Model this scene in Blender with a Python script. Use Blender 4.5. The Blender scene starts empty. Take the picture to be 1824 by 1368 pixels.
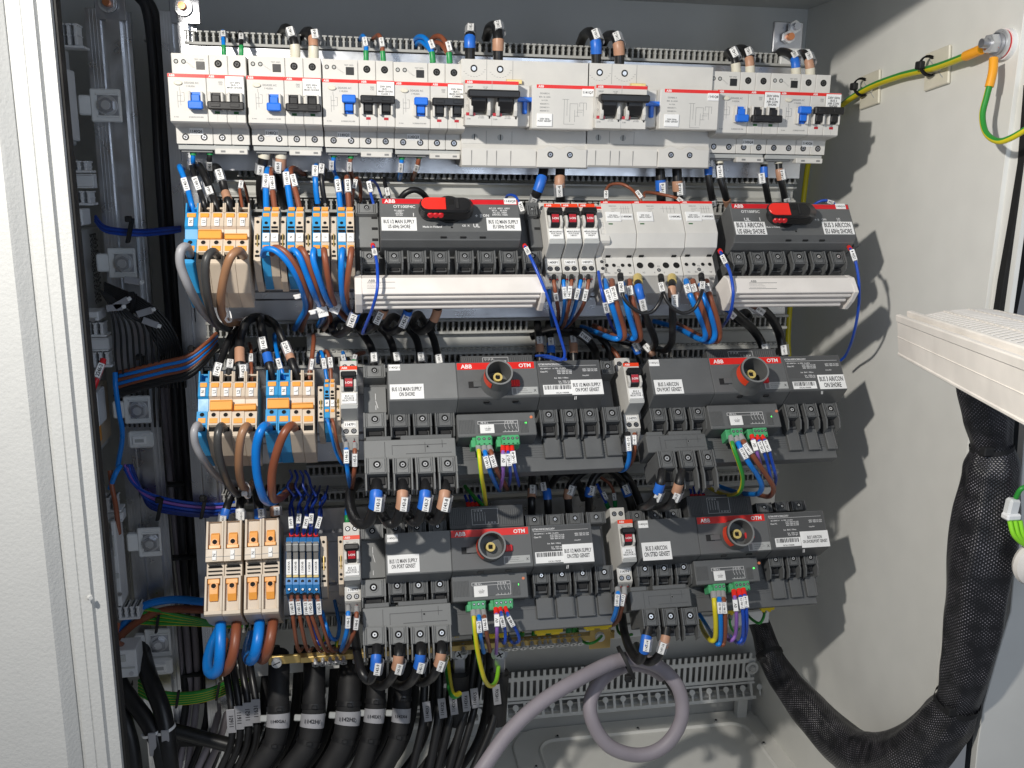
import bpy, bmesh, math, random
import numpy as np
from mathutils import Vector as V, Matrix
random.seed(7)
S=bpy.context.scene
# ---------------------------------------------------------------- camera, light, exposure (millimetres, scaled by MM)
MM=0.001
RC=Matrix(((0.9849930402326121,-0.17204992846533784,0.01369426187816485),
           (-0.025368185048540274,-0.2228016334444011,-0.974533676853627),
           (0.17071955330499972,0.9595614906036918,-0.2238226527180895)))   # world -> image axes (x right, y down, z forward)
CAM=V((164.704573,-964.992521,-111.263005)); FPX=1612.38748
cd=bpy.data.cameras.new('camera'); cam=bpy.data.objects.new('camera',cd); S.collection.objects.link(cam)
rx,ry,rz=V(RC[0]),-V(RC[1]),-V(RC[2])
mw=Matrix((rx,ry,rz)).transposed().to_4x4(); mw.translation=CAM*MM; cam.matrix_world=mw
cd.sensor_width=36; cd.lens=36*FPX/1824; cd.clip_start=.01; cd.clip_end=50; S.camera=cam
wd=bpy.data.worlds.new('World'); S.world=wd; wd.use_nodes=True
bg=wd.node_tree.nodes['Background']; bg.inputs[0].default_value=(.84,.90,1,1); bg.inputs[1].default_value=.18
def lamp(name,loc,target,size,power,col):
    l=bpy.data.lights.new(name,'AREA'); l.shape='DISK'; l.size=size; l.energy=power; l.color=col
    o=bpy.data.objects.new(name,l); S.collection.objects.link(o); o.location=V(loc)*MM
    o.rotation_euler=(V(target)-V(loc)).to_track_quat('-Z','Y').to_euler(); return o
lamp('work_light',(-188,-775,238),(400,0,-330),.045,10.6,(1,.955,.88))
lamp('fill_light',(560,-930,-60),(-80,40,-350),.6,2.1,(.72,.83,1))  # cool fill added to brighten the dim left side
S.view_settings.view_transform='Standard'; S.view_settings.look='None'; S.view_settings.exposure=0; S.view_settings.gamma=1
# ---------------------------------------------------------------- pixel helpers (photo pixels -> a point at a real depth)
def ray(px,py):
    a=V(((px-912)/FPX,(py-684)/FPX,1.)); return RC.transposed()@a
def hit(px,py,P0,n):
    d=ray(px,py); return CAM+d*((P0-CAM).dot(n)/d.dot(n))
def UY(px,py,Y): return hit(px,py,V((0,Y,0)),V((0,1,0)))
def UX(px,py,X): return hit(px,py,V((X,0,0)),V((1,0,0)))
def UZ(px,py,Z): return hit(px,py,V((0,0,Z)),V((0,0,1)))
def proj(p):
    q=RC@(p-CAM); return 912+FPX*q.x/q.z,684+FPX*q.y/q.z
# ---------------------------------------------------------------- materials
MAT={}
def mat(name,col,rough=.45,metal=0,bump=.05,scale=900,var=.06,spec=.5,emit=None,dirt=0):
    m=bpy.data.materials.new(name); m.use_nodes=True; nt=m.node_tree; b=nt.nodes['Principled BSDF']
    b.inputs['Roughness'].default_value=rough; b.inputs['Metallic'].default_value=metal
    b.inputs['Specular IOR Level'].default_value=spec
    tc=nt.nodes.new('ShaderNodeTexCoord'); n=nt.nodes.new('ShaderNodeTexNoise'); n.inputs['Scale'].default_value=scale; n.inputs['Detail'].default_value=3
    nt.links.new(tc.outputs['Object'],n.inputs['Vector'])
    n2=nt.nodes.new('ShaderNodeTexNoise'); n2.inputs['Scale'].default_value=35; n2.inputs['Detail'].default_value=5
    nt.links.new(tc.outputs['Object'],n2.inputs['Vector'])
    r=nt.nodes.new('ShaderNodeMapRange'); r.inputs[1].default_value=.3; r.inputs[2].default_value=.7; r.inputs[3].default_value=1-var; r.inputs[4].default_value=1+var
    nt.links.new(n2.outputs[0],r.inputs[0])
    mx=nt.nodes.new('ShaderNodeMix'); mx.data_type='RGBA'; mx.blend_type='MULTIPLY'; mx.inputs[0].default_value=1
    mx.inputs[6].default_value=(*col,1); nt.links.new(r.outputs[0],mx.inputs[7]); nt.links.new(mx.outputs[2],b.inputs['Base Color'])
    rr=nt.nodes.new('ShaderNodeMapRange'); rr.inputs[1].default_value=.3; rr.inputs[2].default_value=.7; rr.inputs[3].default_value=max(.05,rough-.1); rr.inputs[4].default_value=min(1,rough+.12)
    nt.links.new(n2.outputs[0],rr.inputs[0]); nt.links.new(rr.outputs[0],b.inputs['Roughness'])
    if bump:
        bp=nt.nodes.new('ShaderNodeBump'); bp.inputs['Strength'].default_value=bump; bp.inputs['Distance'].default_value=.0004
        nt.links.new(n.outputs[0],bp.inputs['Height']); nt.links.new(bp.outputs[0],b.inputs['Normal'])
    if emit: b.inputs['Emission Color'].default_value=(*emit[0],1); b.inputs['Emission Strength'].default_value=emit[1]
    MAT[name]=m; return m
mat('white',(.64,.625,.59),.5,bump=.12); mat('white2',(.58,.57,.54),.5,bump=.1); mat('paper',(.86,.86,.85),.55,bump=.04)
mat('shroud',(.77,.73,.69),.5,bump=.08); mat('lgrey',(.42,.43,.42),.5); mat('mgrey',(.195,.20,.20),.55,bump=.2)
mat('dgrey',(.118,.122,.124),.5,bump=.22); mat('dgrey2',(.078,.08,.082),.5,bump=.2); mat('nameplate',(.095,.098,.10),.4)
mat('black',(.012,.012,.013),.38); mat('blackmat',(.010,.010,.011),.7,bump=.1); mat('hole',(.004,.004,.004),.9)
mat('red',(.62,.012,.02),.4); mat('redlite',(.85,.03,.02),.35); mat('redstrip',(.75,.02,.015),.4); mat('orangered',(.85,.06,.015),.4)
mat('blue',(.012,.16,.72),.35); mat('wblue',(.004,.20,.68),.35,bump=.03); mat('navy',(.008,.035,.26),.35,bump=.03); mat('sigblue',(.012,.075,.48),.35,bump=.03)
mat('tblue',(.03,.30,.62),.45); mat('rblue',(.03,.20,.50),.4); mat('brown',(.25,.075,.035),.4,bump=.03); mat('tan',(.33,.17,.09),.4,bump=.03); mat('tanband',(.50,.27,.17),.45)
mat('bband',(.02,.15,.62),.4); mat('beige',(.62,.52,.41),.5,bump=.08); mat('orange',(.86,.36,.06),.42); mat('lugorange',(.95,.40,.02),.4)
mat('cgrey',(.34,.34,.36),.4,bump=.05); mat('cdark',(.055,.055,.055),.38,bump=.04); mat('mauve',(.30,.27,.30),.5,bump=.08); mat('violet',(.30,.13,.50),.4)
mat('yellow',(.72,.60,.02),.4); mat('green',(.03,.30,.04),.4); mat('lime',(.30,.75,.03),.4); mat('gferrule',(.02,.28,.08),.4); mat('connector',(.08,.40,.17),.45)
mat('ivory',(.72,.68,.56),.45); mat('ferrule',(.34,.34,.34),.4); mat('comb',(.40,.40,.38),.55,bump=.08); mat('ink',(.02,.02,.025),.6); mat('greyink',(.22,.22,.22),.6)
mat('whiteink',(.72,.72,.72),.6); mat('brass',(.80,.58,.22),.32,metal=.65,bump=.15,scale=300); mat('steel',(.68,.69,.70),.28,metal=.6,bump=.1,scale=300)
mat('zinc',(.50,.51,.54),.38,metal=1,bump=.15); mat('copper',(.75,.30,.14),.35,metal=1); mat('ylwclip',(.85,.62,.02),.4); mat('brassplastic',(.62,.48,.16),.4)
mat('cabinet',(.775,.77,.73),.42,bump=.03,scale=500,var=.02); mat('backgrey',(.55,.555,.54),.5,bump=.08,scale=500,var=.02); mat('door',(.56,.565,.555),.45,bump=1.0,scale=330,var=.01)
mat('vent',(.80,.76,.71),.5,bump=.04); mat('gasket',(.008,.008,.008),.8); mat('perf',(.74,.75,.74),.5,bump=.05); mat('led',(.02,.5,.03),.4,emit=((.1,1,.15),1.6)); mat('ledoff',(.72,.22,.10),.4)
mat('grnind',(.02,.12,.03),.5); mat('redind',(.45,.01,.02),.4); mat('modgrey',(.60,.61,.62),.5,bump=.1); mat('yellowink',(.8,.7,.1),.5); mat('duct',(.50,.50,.47),.5,bump=.05)
mat('duct2',(.05,.06,.075),.5)
def alu():
    m=mat('alu',(.62,.63,.65),.33,metal=1,bump=.0); nt=m.node_tree; b=nt.nodes['Principled BSDF']
    tc=nt.nodes.new('ShaderNodeTexCoord'); mp=nt.nodes.new('ShaderNodeMapping'); mp.inputs['Scale'].default_value=(6,400,900)
    n=nt.nodes.new('ShaderNodeTexNoise'); n.inputs['Scale'].default_value=2; n.inputs['Detail'].default_value=4
    nt.links.new(tc.outputs['Object'],mp.inputs[0]); nt.links.new(mp.outputs[0],n.inputs['Vector'])
    bp=nt.nodes.new('ShaderNodeBump'); bp.inputs['Strength'].default_value=.25; bp.inputs['Distance'].default_value=.0003
    nt.links.new(n.outputs[0],bp.inputs['Height']); nt.links.new(bp.outputs[0],b.inputs['Normal'])
alu()
def clear():
    m=bpy.data.materials.new('clear'); m.use_nodes=True; nt=m.node_tree; nt.nodes.clear()
    o=nt.nodes.new('ShaderNodeOutputMaterial'); t=nt.nodes.new('ShaderNodeBsdfTransparent'); t.inputs[0].default_value=(.93,.93,.95,1)
    g=nt.nodes.new('ShaderNodeBsdfPrincipled'); g.inputs['Base Color'].default_value=(.75,.77,.8,1); g.inputs['Roughness'].default_value=.18
    lw=nt.nodes.new('ShaderNodeLayerWeight'); lw.inputs[0].default_value=.35
    r=nt.nodes.new('ShaderNodeMapRange'); r.inputs[3].default_value=.14; r.inputs[4].default_value=.7; nt.links.new(lw.outputs['Facing'],r.inputs[0])
    mx=nt.nodes.new('ShaderNodeMixShader'); nt.links.new(r.outputs[0],mx.inputs[0]); nt.links.new(t.outputs[0],mx.inputs[1]); nt.links.new(g.outputs[0],mx.inputs[2]); nt.links.new(mx.outputs[0],o.inputs[0]); MAT['clear']=m
clear()
def braid(name,c1,c2,sx,sy,lo,hi):
    m=bpy.data.materials.new(name); m.use_nodes=True; nt=m.node_tree; b=nt.nodes['Principled BSDF']; b.inputs['Roughness'].default_value=.35
    uv=nt.nodes.new('ShaderNodeUVMap'); mp=nt.nodes.new('ShaderNodeMapping'); mp.inputs['Scale'].default_value=(sx,sy,1); mp.inputs['Rotation'].default_value=(0,0,math.radians(45))
    nt.links.new(uv.outputs[0],mp.inputs[0]); w=nt.nodes.new('ShaderNodeTexVoronoi'); w.inputs['Scale'].default_value=1; w.inputs['Randomness'].default_value=.12
    nt.links.new(mp.outputs[0],w.inputs['Vector'])
    r=nt.nodes.new('ShaderNodeMapRange'); r.inputs[1].default_value=lo; r.inputs[2].default_value=hi; r.inputs[3].default_value=1; r.inputs[4].default_value=0; nt.links.new(w.outputs['Distance'],r.inputs[0])
    n=nt.nodes.new('ShaderNodeTexNoise'); n.inputs['Scale'].default_value=.13; n.inputs['Detail'].default_value=2
    nt.links.new(uv.outputs[0],n.inputs['Vector']); n.inputs['Scale'].default_value=.06*1
    r2=nt.nodes.new('ShaderNodeMapRange'); r2.inputs[1].default_value=.38; r2.inputs[2].default_value=.70; nt.links.new(n.outputs[0],r2.inputs[0])
    mu=nt.nodes.new('ShaderNodeMath'); mu.operation='MULTIPLY'; nt.links.new(r.outputs[0],mu.inputs[0]); nt.links.new(r2.outputs[0],mu.inputs[1])
    mx=nt.nodes.new('ShaderNodeMix'); mx.data_type='RGBA'; nt.links.new(mu.outputs[0],mx.inputs[0]); mx.inputs[6].default_value=(*c1,1); mx.inputs[7].default_value=(*c2,1)  # c2 dots put the glints of the mesh into the colour
    nt.links.new(mx.outputs[2],b.inputs['Base Color'])
    bp=nt.nodes.new('ShaderNodeBump'); bp.inputs['Strength'].default_value=.8; bp.inputs['Distance'].default_value=.001
    nt.links.new(w.outputs['Distance'],bp.inputs['Height']); bp.invert=True; nt.links.new(bp.outputs[0],b.inputs['Normal']); MAT[name]=m
braid('braid',(.010,.010,.012),(.62,.58,.64),.40,.40,.06,.24); braid('hose',(.008,.008,.01),(.05,.05,.06),.8,.35,.1,.4)
# ---------------------------------------------------------------- text
TC={}
def textgeo(s):
    if s in TC: return TC[s]
    c=bpy.data.curves.new('t','FONT'); c.body=s; c.size=1; c.resolution_u=2; c.offset=.022; c.space_line=.95
    if '\n' in s: c.align_x='CENTER'
    o=bpy.data.objects.new('t',c); S.collection.objects.link(o); bpy.context.view_layer.update()
    me=bpy.data.meshes.new_from_object(o); vs=[(v.co.x,v.co.y) for v in me.vertices]; fs=[tuple(p.vertices) for p in me.polygons]
    bpy.data.objects.remove(o); bpy.data.curves.remove(c); bpy.data.meshes.remove(me)
    xs=[v[0] for v in vs] or [0]; ys=[v[1] for v in vs] or [0]
    TC[s]=(vs,fs,min(xs),max(xs),min(ys),max(ys)); return TC[s]
# ---------------------------------------------------------------- mesh collector (world mm)
class M:
    def __init__(s): s.v=[];s.f=[];s.m=[];s.sm=[];s.uv={};s.ms=[]
    def mi(s,name):
        if name not in s.ms: s.ms.append(name)
        return s.ms.index(name)
    def add(s,vs,fs,mt,smooth=False,uvs=None):
        b=len(s.v); s.v+= [tuple(v) for v in vs]; k=s.mi(mt) if isinstance(mt,str) else None
        for i,f in enumerate(fs):
            if uvs: s.uv[len(s.f)]=uvs[i]
            s.f.append(tuple(b+j for j in f)); s.m.append(k if k is not None else s.mi(mt[i])); s.sm.append(smooth)
    def box(s,O,r,d,n,u0,u1,v0,v1,h0,h1,mt,ch=.4):
        if u1<u0:u0,u1=u1,u0
        if v1<v0:v0,v1=v1,v0
        if h1<h0:h0,h1=h1,h0
        ch=min(ch,(u1-u0)*.3,(v1-v0)*.3,(h1-h0)*.3)
        vs=[];ix={}
        A=((u0,u1),(v0,v1),(h0,h1))
        for a in range(2):
            for b in range(2):
                for c in range(2):
                    for k in range(3):
                        q=[A[0][a],A[1][b],A[2][c]]; sg=(a,b,c)
                        for j in range(3):
                            if j!=k: q[j]+= ch if sg[j]==0 else -ch
                        ix[(a,b,c,k)]=len(vs); vs.append(O+r*q[0]+d*q[1]+n*q[2])
        fs=[]
        for k in range(3):
            i,j=[t for t in range(3) if t!=k]
            for e in range(2):
                cy=[]
                for (p,q) in ((0,0),(1,0),(1,1),(0,1)):
                    c=[0,0,0];c[k]=e;c[i]=p;c[j]=q; cy.append(ix[(*c,k)])
                fs.append(cy)
            for p in range(2):
                for q in range(2):
                    c0=[0,0,0];c0[i]=p;c0[j]=q;c1=list(c0);c1[k]=1
                    fs.append([ix[(*c0,i)],ix[(*c1,i)],ix[(*c1,j)],ix[(*c0,j)]])
        for a in range(2):
            for b in range(2):
                for c in range(2): fs.append([ix[(a,b,c,k)] for k in range(3)])
        s.add(vs,fs,mt)
    def extr(s,poly,vec,mt,ch=.4):
        # poly: list of Vectors (planar), extruded by vec with small chamfer on both ends
        n=len(poly); L=vec.length; e=vec/L; ch=min(ch,L*.3); ins=[]
        for i in range(n):
            a=(poly[i]-poly[i-1]).normalized(); b=(poly[(i+1)%n]-poly[i]).normalized()
            na=e.cross(a); nb=e.cross(b); t=na+nb; t=t/max(t.dot(na),.35) if t.length>1e-6 else na; ins.append(t)
        ar=sum(((poly[i]-poly[0]).cross(poly[(i+1)%n]-poly[0]).dot(e) for i in range(n)))
        sg=1 if ar>0 else -1
        R=[[p+q*sg*ch for p,q in zip(poly,ins)],[p+e*ch for p in poly],[p+e*(L-ch) for p in poly],[p+e*L+q*sg*ch for p,q in zip(poly,ins)]]
        vs=[v for r in R for v in r]; fs=[list(range(n))[::-1],[3*n+i for i in range(n)]]
        for k in range(3):
            for i in range(n): j=(i+1)%n; fs.append([k*n+i,k*n+j,(k+1)*n+j,(k+1)*n+i])
        s.add(vs,fs,mt)
    def cyl(s,c,ax,r0,r1,L,mt,n=16,cap0=True,cap1=True,sm=True):
        ax=ax.normalized(); t=V((1,0,0)) if abs(ax.x)<.8 else V((0,0,1)); a=ax.cross(t).normalized(); b=ax.cross(a)
        vs=[c+a*math.cos(2*math.pi*i/n)*r0+b*math.sin(2*math.pi*i/n)*r0 for i in range(n)]+[c+ax*L+a*math.cos(2*math.pi*i/n)*r1+b*math.sin(2*math.pi*i/n)*r1 for i in range(n)]
        s.add(vs,[(i,(i+1)%n,n+(i+1)%n,n+i) for i in range(n)],mt,sm)
        if cap0: s.add(vs[:n],[tuple(range(n))[::-1]],mt)
        if cap1: s.add(vs[n:],[tuple(range(n))],mt)
    def ring(s,c,ax,ro,ri,h,mt,n=20):
        ax=ax.normalized(); t=V((1,0,0)) if abs(ax.x)<.8 else V((0,0,1)); a=ax.cross(t).normalized(); b=ax.cross(a); R=[]
        for r,z in ((ro,0),(ro,h),(ri,h),(ri,0)): R.append([c+ax*z+a*math.cos(2*math.pi*i/n)*r+b*math.sin(2*math.pi*i/n)*r for i in range(n)])
        for k in range(3): s.add(R[k]+R[k+1],[(i,(i+1)%n,n+(i+1)%n,n+i) for i in range(n)],mt,k!=1)
    def tube(s,pts,rad,mt,n=10,caps=True,stripe=None,uvw=False,lump=0):
        if not callable(rad): r_=rad; rad=lambda t:r_
        N=len(pts); T=[(pts[min(i+1,N-1)]-pts[max(i-1,0)]).normalized() for i in range(N)]
        a=T[0].cross(V((0,1,0))); 
        if a.length<.1: a=T[0].cross(V((0,0,1)))
        a.normalize(); vs=[];L=0;Ls=[]
        for i in range(N):
            a=(a-T[i]*a.dot(T[i])).normalized(); b=T[i].cross(a); r=rad(i/(N-1)); ra,rb=r if isinstance(r,tuple) else (r,r)
            if i: L+=(pts[i]-pts[i-1]).length
            Ls.append(L)
            for k in range(n): th=2*math.pi*k/n; q=1+lump*(math.cos(5*th+i*.05)+.6*math.cos(9*th-i*.08)+.5*math.sin(i*.21+th*2)); vs.append(pts[i]+a*math.cos(th)*ra*q+b*math.sin(th)*rb*q)
        fs=[];ms=[];uvs=[]
        R0=rad(.5); R0=R0[0] if isinstance(R0,tuple) else R0
        for i in range(N-1):
            for k in range(n):
                fs.append((i*n+k,i*n+(k+1)%n,(i+1)*n+(k+1)%n,(i+1)*n+k))
                kk=(k+ (i*stripe[2]//max(1,N) if stripe and len(stripe)>2 else 0))%n
                ms.append(stripe[0] if stripe and kk in stripe[1] else mt)
                c=2*math.pi*R0/n; uvs.append([(k*c,Ls[i]),((k+1)*c,Ls[i]),((k+1)*c,Ls[i+1]),(k*c,Ls[i+1])])
        s.add(vs,fs,ms,True,uvs if uvw else None)
        if caps: s.add(vs[:n],[tuple(range(n))[::-1]],mt); s.add(vs[-n:],[tuple(range(n))],mt)
    def text(s,t,c,r,up,w,h,mt,lift=.12,stretch=False):
        vs,fs,x0,x1,y0,y1=textgeo(t)
        if not fs: return
        sx=w/max(x1-x0,.01); sy=h/max(y1-y0,.01)
        if not stretch: sx=sy=min(sx,sy)
        elif h>w*.3: sy=min(sy,sx*1.9)
        n=r.cross(up); cx,cy=(x0+x1)/2,(y0+y1)/2
        s.add([c+r*(x-cx)*sx+up*(y-cy)*sy+n*lift for x,y in vs],fs,mt)
    def build(s,name,org=None,parent=None):
        me=bpy.data.meshes.new(name); org=org or V((0,0,0))
        me.from_pydata([((x-org.x)*MM,(y-org.y)*MM,(z-org.z)*MM) for x,y,z in s.v],[],s.f)
        me.polygons.foreach_set('material_index',s.m); me.polygons.foreach_set('use_smooth',s.sm)
        for k in s.ms: me.materials.append(MAT[k])
        if s.uv:
            ul=me.uv_layers.new(name='UVMap')
            for fi,u in s.uv.items():
                p=me.polygons[fi]
                for k,li in enumerate(p.loop_indices): ul.data[li].uv=u[k]
        bm=bmesh.new(); bm.from_mesh(me); bmesh.ops.recalc_face_normals(bm,faces=bm.faces); bm.to_mesh(me); bm.free(); me.update()
        o=bpy.data.objects.new(name,me); S.collection.objects.link(o)
        if parent: o.parent=parent
        else: o.location=org*MM
        return o
class Thing:
    def __init__(s,name,label,cat,group=None,org=None):
        s.o=bpy.data.objects.new(name,None); S.collection.objects.link(s.o); s.org=org or V((0,0,0)); s.o.location=s.org*MM; s.o.empty_display_size=.01
        s.o['label']=label; s.o['category']=cat
        if group: s.o['group']=group
    def part(s,name,m,parent=None,label=None):
        if not m.f: return None
        o=m.build(name,s.org,parent or s.o)
        if label: o['label']=label
        return o
def single(name,m,label,cat,group=None,kind=None,org=None):
    o=m.build(name,org)
    if kind: o['kind']=kind
    else:
        o['label']=label; o['category']=cat
        if group: o['group']=group
    return o
X_,Y_,Z_=V((1,0,0)),V((0,1,0)),V((0,0,1))
class Face:
    def __init__(s,P0,r,d): s.P0=P0; s.r=r.normalized(); s.d=d.normalized(); s.n=s.d.cross(s.r).normalized()
    def at(s,h): return Face(s.P0+s.n*h,s.r,s.d)
    def uv(s,px,py): q=hit(px,py,s.P0,s.n)-s.P0; return q.dot(s.r),q.dot(s.d)
    def pt(s,u,v,h=0): return s.P0+s.r*u+s.d*v+s.n*h
    def P(s,px,py,h=0): u,v=s.uv(px,py); return s.pt(u,v,h)
    def rect(s,a,b,c,e): u0,v0=s.uv(a,b); u1,v1=s.uv(c,e); return u0,v0,u1,v1
    def box(s,m,a,b,c,e,h0,h1,mt,ch=.4): u0,v0,u1,v1=s.rect(a,b,c,e); m.box(s.P0,s.r,s.d,s.n,u0,u1,v0,v1,h0,h1,mt,ch)
    def ub(s,m,u0,v0,u1,v1,h0,h1,mt,ch=.4): m.box(s.P0,s.r,s.d,s.n,u0,u1,v0,v1,h0,h1,mt,ch)
    def text(s,m,t,a,b,c,e,mt,lift=.15,stretch=False,up=False,fit=.9):
        u0,v0,u1,v1=s.rect(a,b,c,e); ce=s.pt((u0+u1)/2,(v0+v1)/2); w,h=abs(u1-u0)*fit,abs(v1-v0)*fit
        if up: m.text(t,ce,-s.d,-s.r,h,w,mt,lift,stretch)
        else: m.text(t,ce,s.r,-s.d,w,h,mt,lift,stretch)
    def label(s,m,t,a,b,c,e,h=.5,ink='ink',paper='paper',up=False,fit=.88,lines=None):
        s.box(m,a,b,c,e,-.3,h,paper,.15)
        s.at(h).text(m,t,a,b,c,e,ink,.06,up=up,fit=fit,stretch='\n' in t)
    def screw(s,m,px,py,r,h=0,hd='steel',ring='hole',cross=True,pt=None):
        c=pt if pt else s.P(px,py); c=c+s.n*h
        m.cyl(c-s.n*.4,s.n,r,r,.55,ring,14); m.cyl(c,s.n,r*.66,r*.6,.45,hd,12)
        if cross:
            a=random.random()*3; e1=s.r*math.cos(a)+s.d*math.sin(a); e2=s.d*math.cos(a)-s.r*math.sin(a)
            for p,q in ((e1,e2),(e2,e1)): m.box(c+s.n*.46,p,q,s.n,-r*.48,r*.48,-r*.09,r*.09,-.1,.08,'hole',.01)
def lines(m,F,a,b,c,e,n,mt='greyink',fill=.85,th=.32):
    "small print: short dashes standing for words too small to read"
    u0,v0,u1,v1=F.rect(a,b,c,e)
    for i in range(n):
        v=v0+(v1-v0)*(i+.5)/n; u=u0; end=u0+(u1-u0)*random.uniform(fill*.7,1)
        while u<end:
            w=random.uniform(.5,2.0); w=min(w,end-u)
            F.ub(m,u,v-th/2,u+w,v+th/2,0,.1,mt,.01); u+=w+.35
def spline(pts,step=2.5):
    n=len(pts); out=[]
    P=[pts[0]*2-pts[1]]+pts+[pts[-1]*2-pts[-2]]
    for i in range(1,n):
        a,b,c,d=P[i-1],P[i],P[i+1],P[i+2]; k=max(2,int((c-b).length/step))
        for j in range(k):
            t=j/k; out.append(.5*((2*b)+(c-a)*t+(2*a-5*b+4*c-d)*t*t+(3*b-a-3*c+d)*t*t*t))
    out.append(pts[-1]); return out
def mkpts(pts):
    o=[]; lastY=0
    for p in pts:
        if p[0]=='x': o.append(UX(p[1],p[2],p[3])); continue
        if p[0]=='z': o.append(UZ(p[1],p[2],p[3])); continue
        if len(p)>2: lastY=p[2]
        o.append(UY(p[0],p[1],lastY))
    return o
NW=0
def W(label,color,w,pts,mk=(),ends=(),bands=(),cat='wire',group=None,name=None,stripe=None,n=10,ys=40,sleeve=True):
    """one wire or cable through real points; w = apparent width in photo px"""
    global NW; NW+=1
    pts=[p if len(p)<3 or p[0] in ('x','z') or p[2]>-10 else (p[0],p[1],p[2]-ys*min(1,(-p[2]-10)/30)) for p in pts]
    P=spline(mkpts(pts)); mid=P[len(P)//2]; r=w/2*(RC@(mid-CAM)).z/FPX
    if w<=6: r*=.92
    nm=name or ('cable' if w>=12 else 'wire'); org=P[0]
    T=Thing(nm,label,cat,group,org); m=M(); m.tube(P,r,color,n,stripe=stripe); T.part('insulation',m)
    pr=[proj(p) for p in P]
    def near(px,py): return min(range(len(P)),key=lambda i:(pr[i][0]-px)**2+(pr[i][1]-py)**2)
    def sub(i,L):
        a=i; d=0
        while a>0 and d<L/2: d+=(P[a]-P[a-1]).length; a-=1
        b=i; d=0
        while b<len(P)-1 and d<L/2: d+=(P[b+1]-P[b]).length; b+=1
        return P[a:b+1]
    for e in ends:   # (end index 0/-1, material, length[,scale])
        seg=[];L=0; idx=range(len(P)) if e[0]==0 else range(len(P)-1,-1,-1); last=None
        for i in idx:
            if last is not None: L+=(P[i]-last).length
            last=P[i]; seg.append(P[i])
            if L>=e[2]: break
        if len(seg)>1: m=M(); m.tube(seg,r*(e[3] if len(e)>3 else 1.2),e[1],n); T.part('ferrule',m)
    for b in bands:  # (px,py,length,material)
        seg=sub(near(b[0],b[1]),b[2]); m=M(); m.tube(seg,r*1.10+.15,b[3],n); T.part('colour_band',m)
    for k in mk:     # (px,py,text[,length[,width]])
        i=near(k[0],k[1]); L=k[3] if len(k)>3 else 12.5; pw=k[4] if len(k)>4 else max(4.2,min(2*r*.95,6.5))
        t=(P[min(i+1,len(P)-1)]-P[max(i-1,0)]).normalized()
        off=UY(k[0],k[1],P[i].y)-P[i]; off=off-t*off.dot(t)
        if off.length>3.5: off=off*(3.5/off.length)
        c=P[i]+off*.8; vd=(CAM-c).normalized(); nn=(vd-t*vd.dot(t)).normalized(); sd=t.cross(nn)
        if sleeve:
            m=M(); seg=[c-t*(L/2+.8),c-t*L/4,c+t*L/4,c+t*(L/2+.8)]; m.tube(seg,max(r+.9,pw*.55),'clear',10,caps=False); sl=T.part('clear_sleeve',m)
        m=M(); h=max(r+1.0,pw*.55+.1); m.box(c+nn*h,t,sd,nn,-L/2,L/2,-pw/2,pw/2,-.25,.25,'paper',.1)
        tt=t if t.z>0 else -t; up=nn.cross(tt); m.text(k[2],c+nn*(h+.25),tt,up,L*.86,pw*.62,'ink',.08); T.part('wire_marker',m)
    return T
def plane(name,co,mt,kind='structure'):
    m=M(); m.add(co,[tuple(range(len(co)))],mt); return single(name,m,None,None,kind=kind)
# ---------------------------------------------------------------- cabinet shell
XW,YB,ZC,ZF,XL,YF=765,222,108,-925,-215,-190
def slab(name,x0,x1,y0,y1,z0,z1,mt,label=None,cat=None,kind='structure',ch=.5):
    m=M(); m.box(V((0,0,0)),X_,Y_,Z_,x0,x1,y0,y1,z0,z1,mt,ch); return single(name,m,label,cat,kind=kind if not label else None)
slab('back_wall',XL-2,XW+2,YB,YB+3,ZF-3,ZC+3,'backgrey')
slab('side_wall',XW,XW+2,YF,YB-.5,ZF-3,ZC+3,'cabinet')
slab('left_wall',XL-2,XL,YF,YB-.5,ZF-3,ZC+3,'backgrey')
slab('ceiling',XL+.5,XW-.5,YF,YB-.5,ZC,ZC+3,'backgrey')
m=M(); m.box(V((0,0,0)),X_,Y_,Z_,XL+.5,XW-.5,YF-10,YB-.5,ZF-2,ZF,'cabinet',.5)
single('floor',m,None,None,kind='structure')
# gland plate with pressed rounded border and bolts
def rrect(x0,x1,y0,y1,z,r,n=6):
    o=[]
    for cx,cy,a in ((x1-r,y0+r,-90),(x1-r,y1-r,0),(x0+r,y1-r,90),(x0+r,y0+r,180)):
        for i in range(n+1): t=math.radians(a+90*i/n); o.append(V((cx+r*math.cos(t),cy+r*math.sin(t),z)))
    return o
T=Thing('gland_plate','pale grey bolted gland plate with a pressed rounded border on the cabinet floor','plate')
q=UZ(952,1326,ZF); b=UZ(1327,1290,ZF); ix0,ix1,iy1=q.x,b.x,b.y; gx0,gx1,gy1,gy0=ix0-34,ix1+34,iy1+32,-170
m=M(); m.extr(rrect(gx0,gx1,gy0,gy1,ZF+.2,48,10),V((0,0,4.5)),'cabinet',2.2)
A=rrect(ix0,ix1,gy0+30,iy1,ZF+4.6,30,10); B=rrect(ix0+3,ix1-3,gy0+33,iy1-3,ZF+8.5,27,10); C_=rrect(ix0+6,ix1-6,gy0+36,iy1-6,ZF+5.4,24,10); k=len(A)
m.add(A+B+C_,[(j*k+i,j*k+(i+1)%k,(j+1)*k+(i+1)%k,(j+1)*k+i) for j in (0,1) for i in range(k)]+[tuple(range(2*k,3*k))],'cabinet'); T.part('plate',m)
for px,py in ((993,1313),(1136,1299),(1275,1285),(1360,1325),(955,1367)):
    p=UZ(px,py,ZF+4.7); m=M(); m.cyl(p,Z_,3.2,3.0,2.2,'steel',8); m.cyl(p+Z_*2.2,Z_,1.6,1.6,1,'blackmat',6); T.part('bolt',m)
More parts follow.
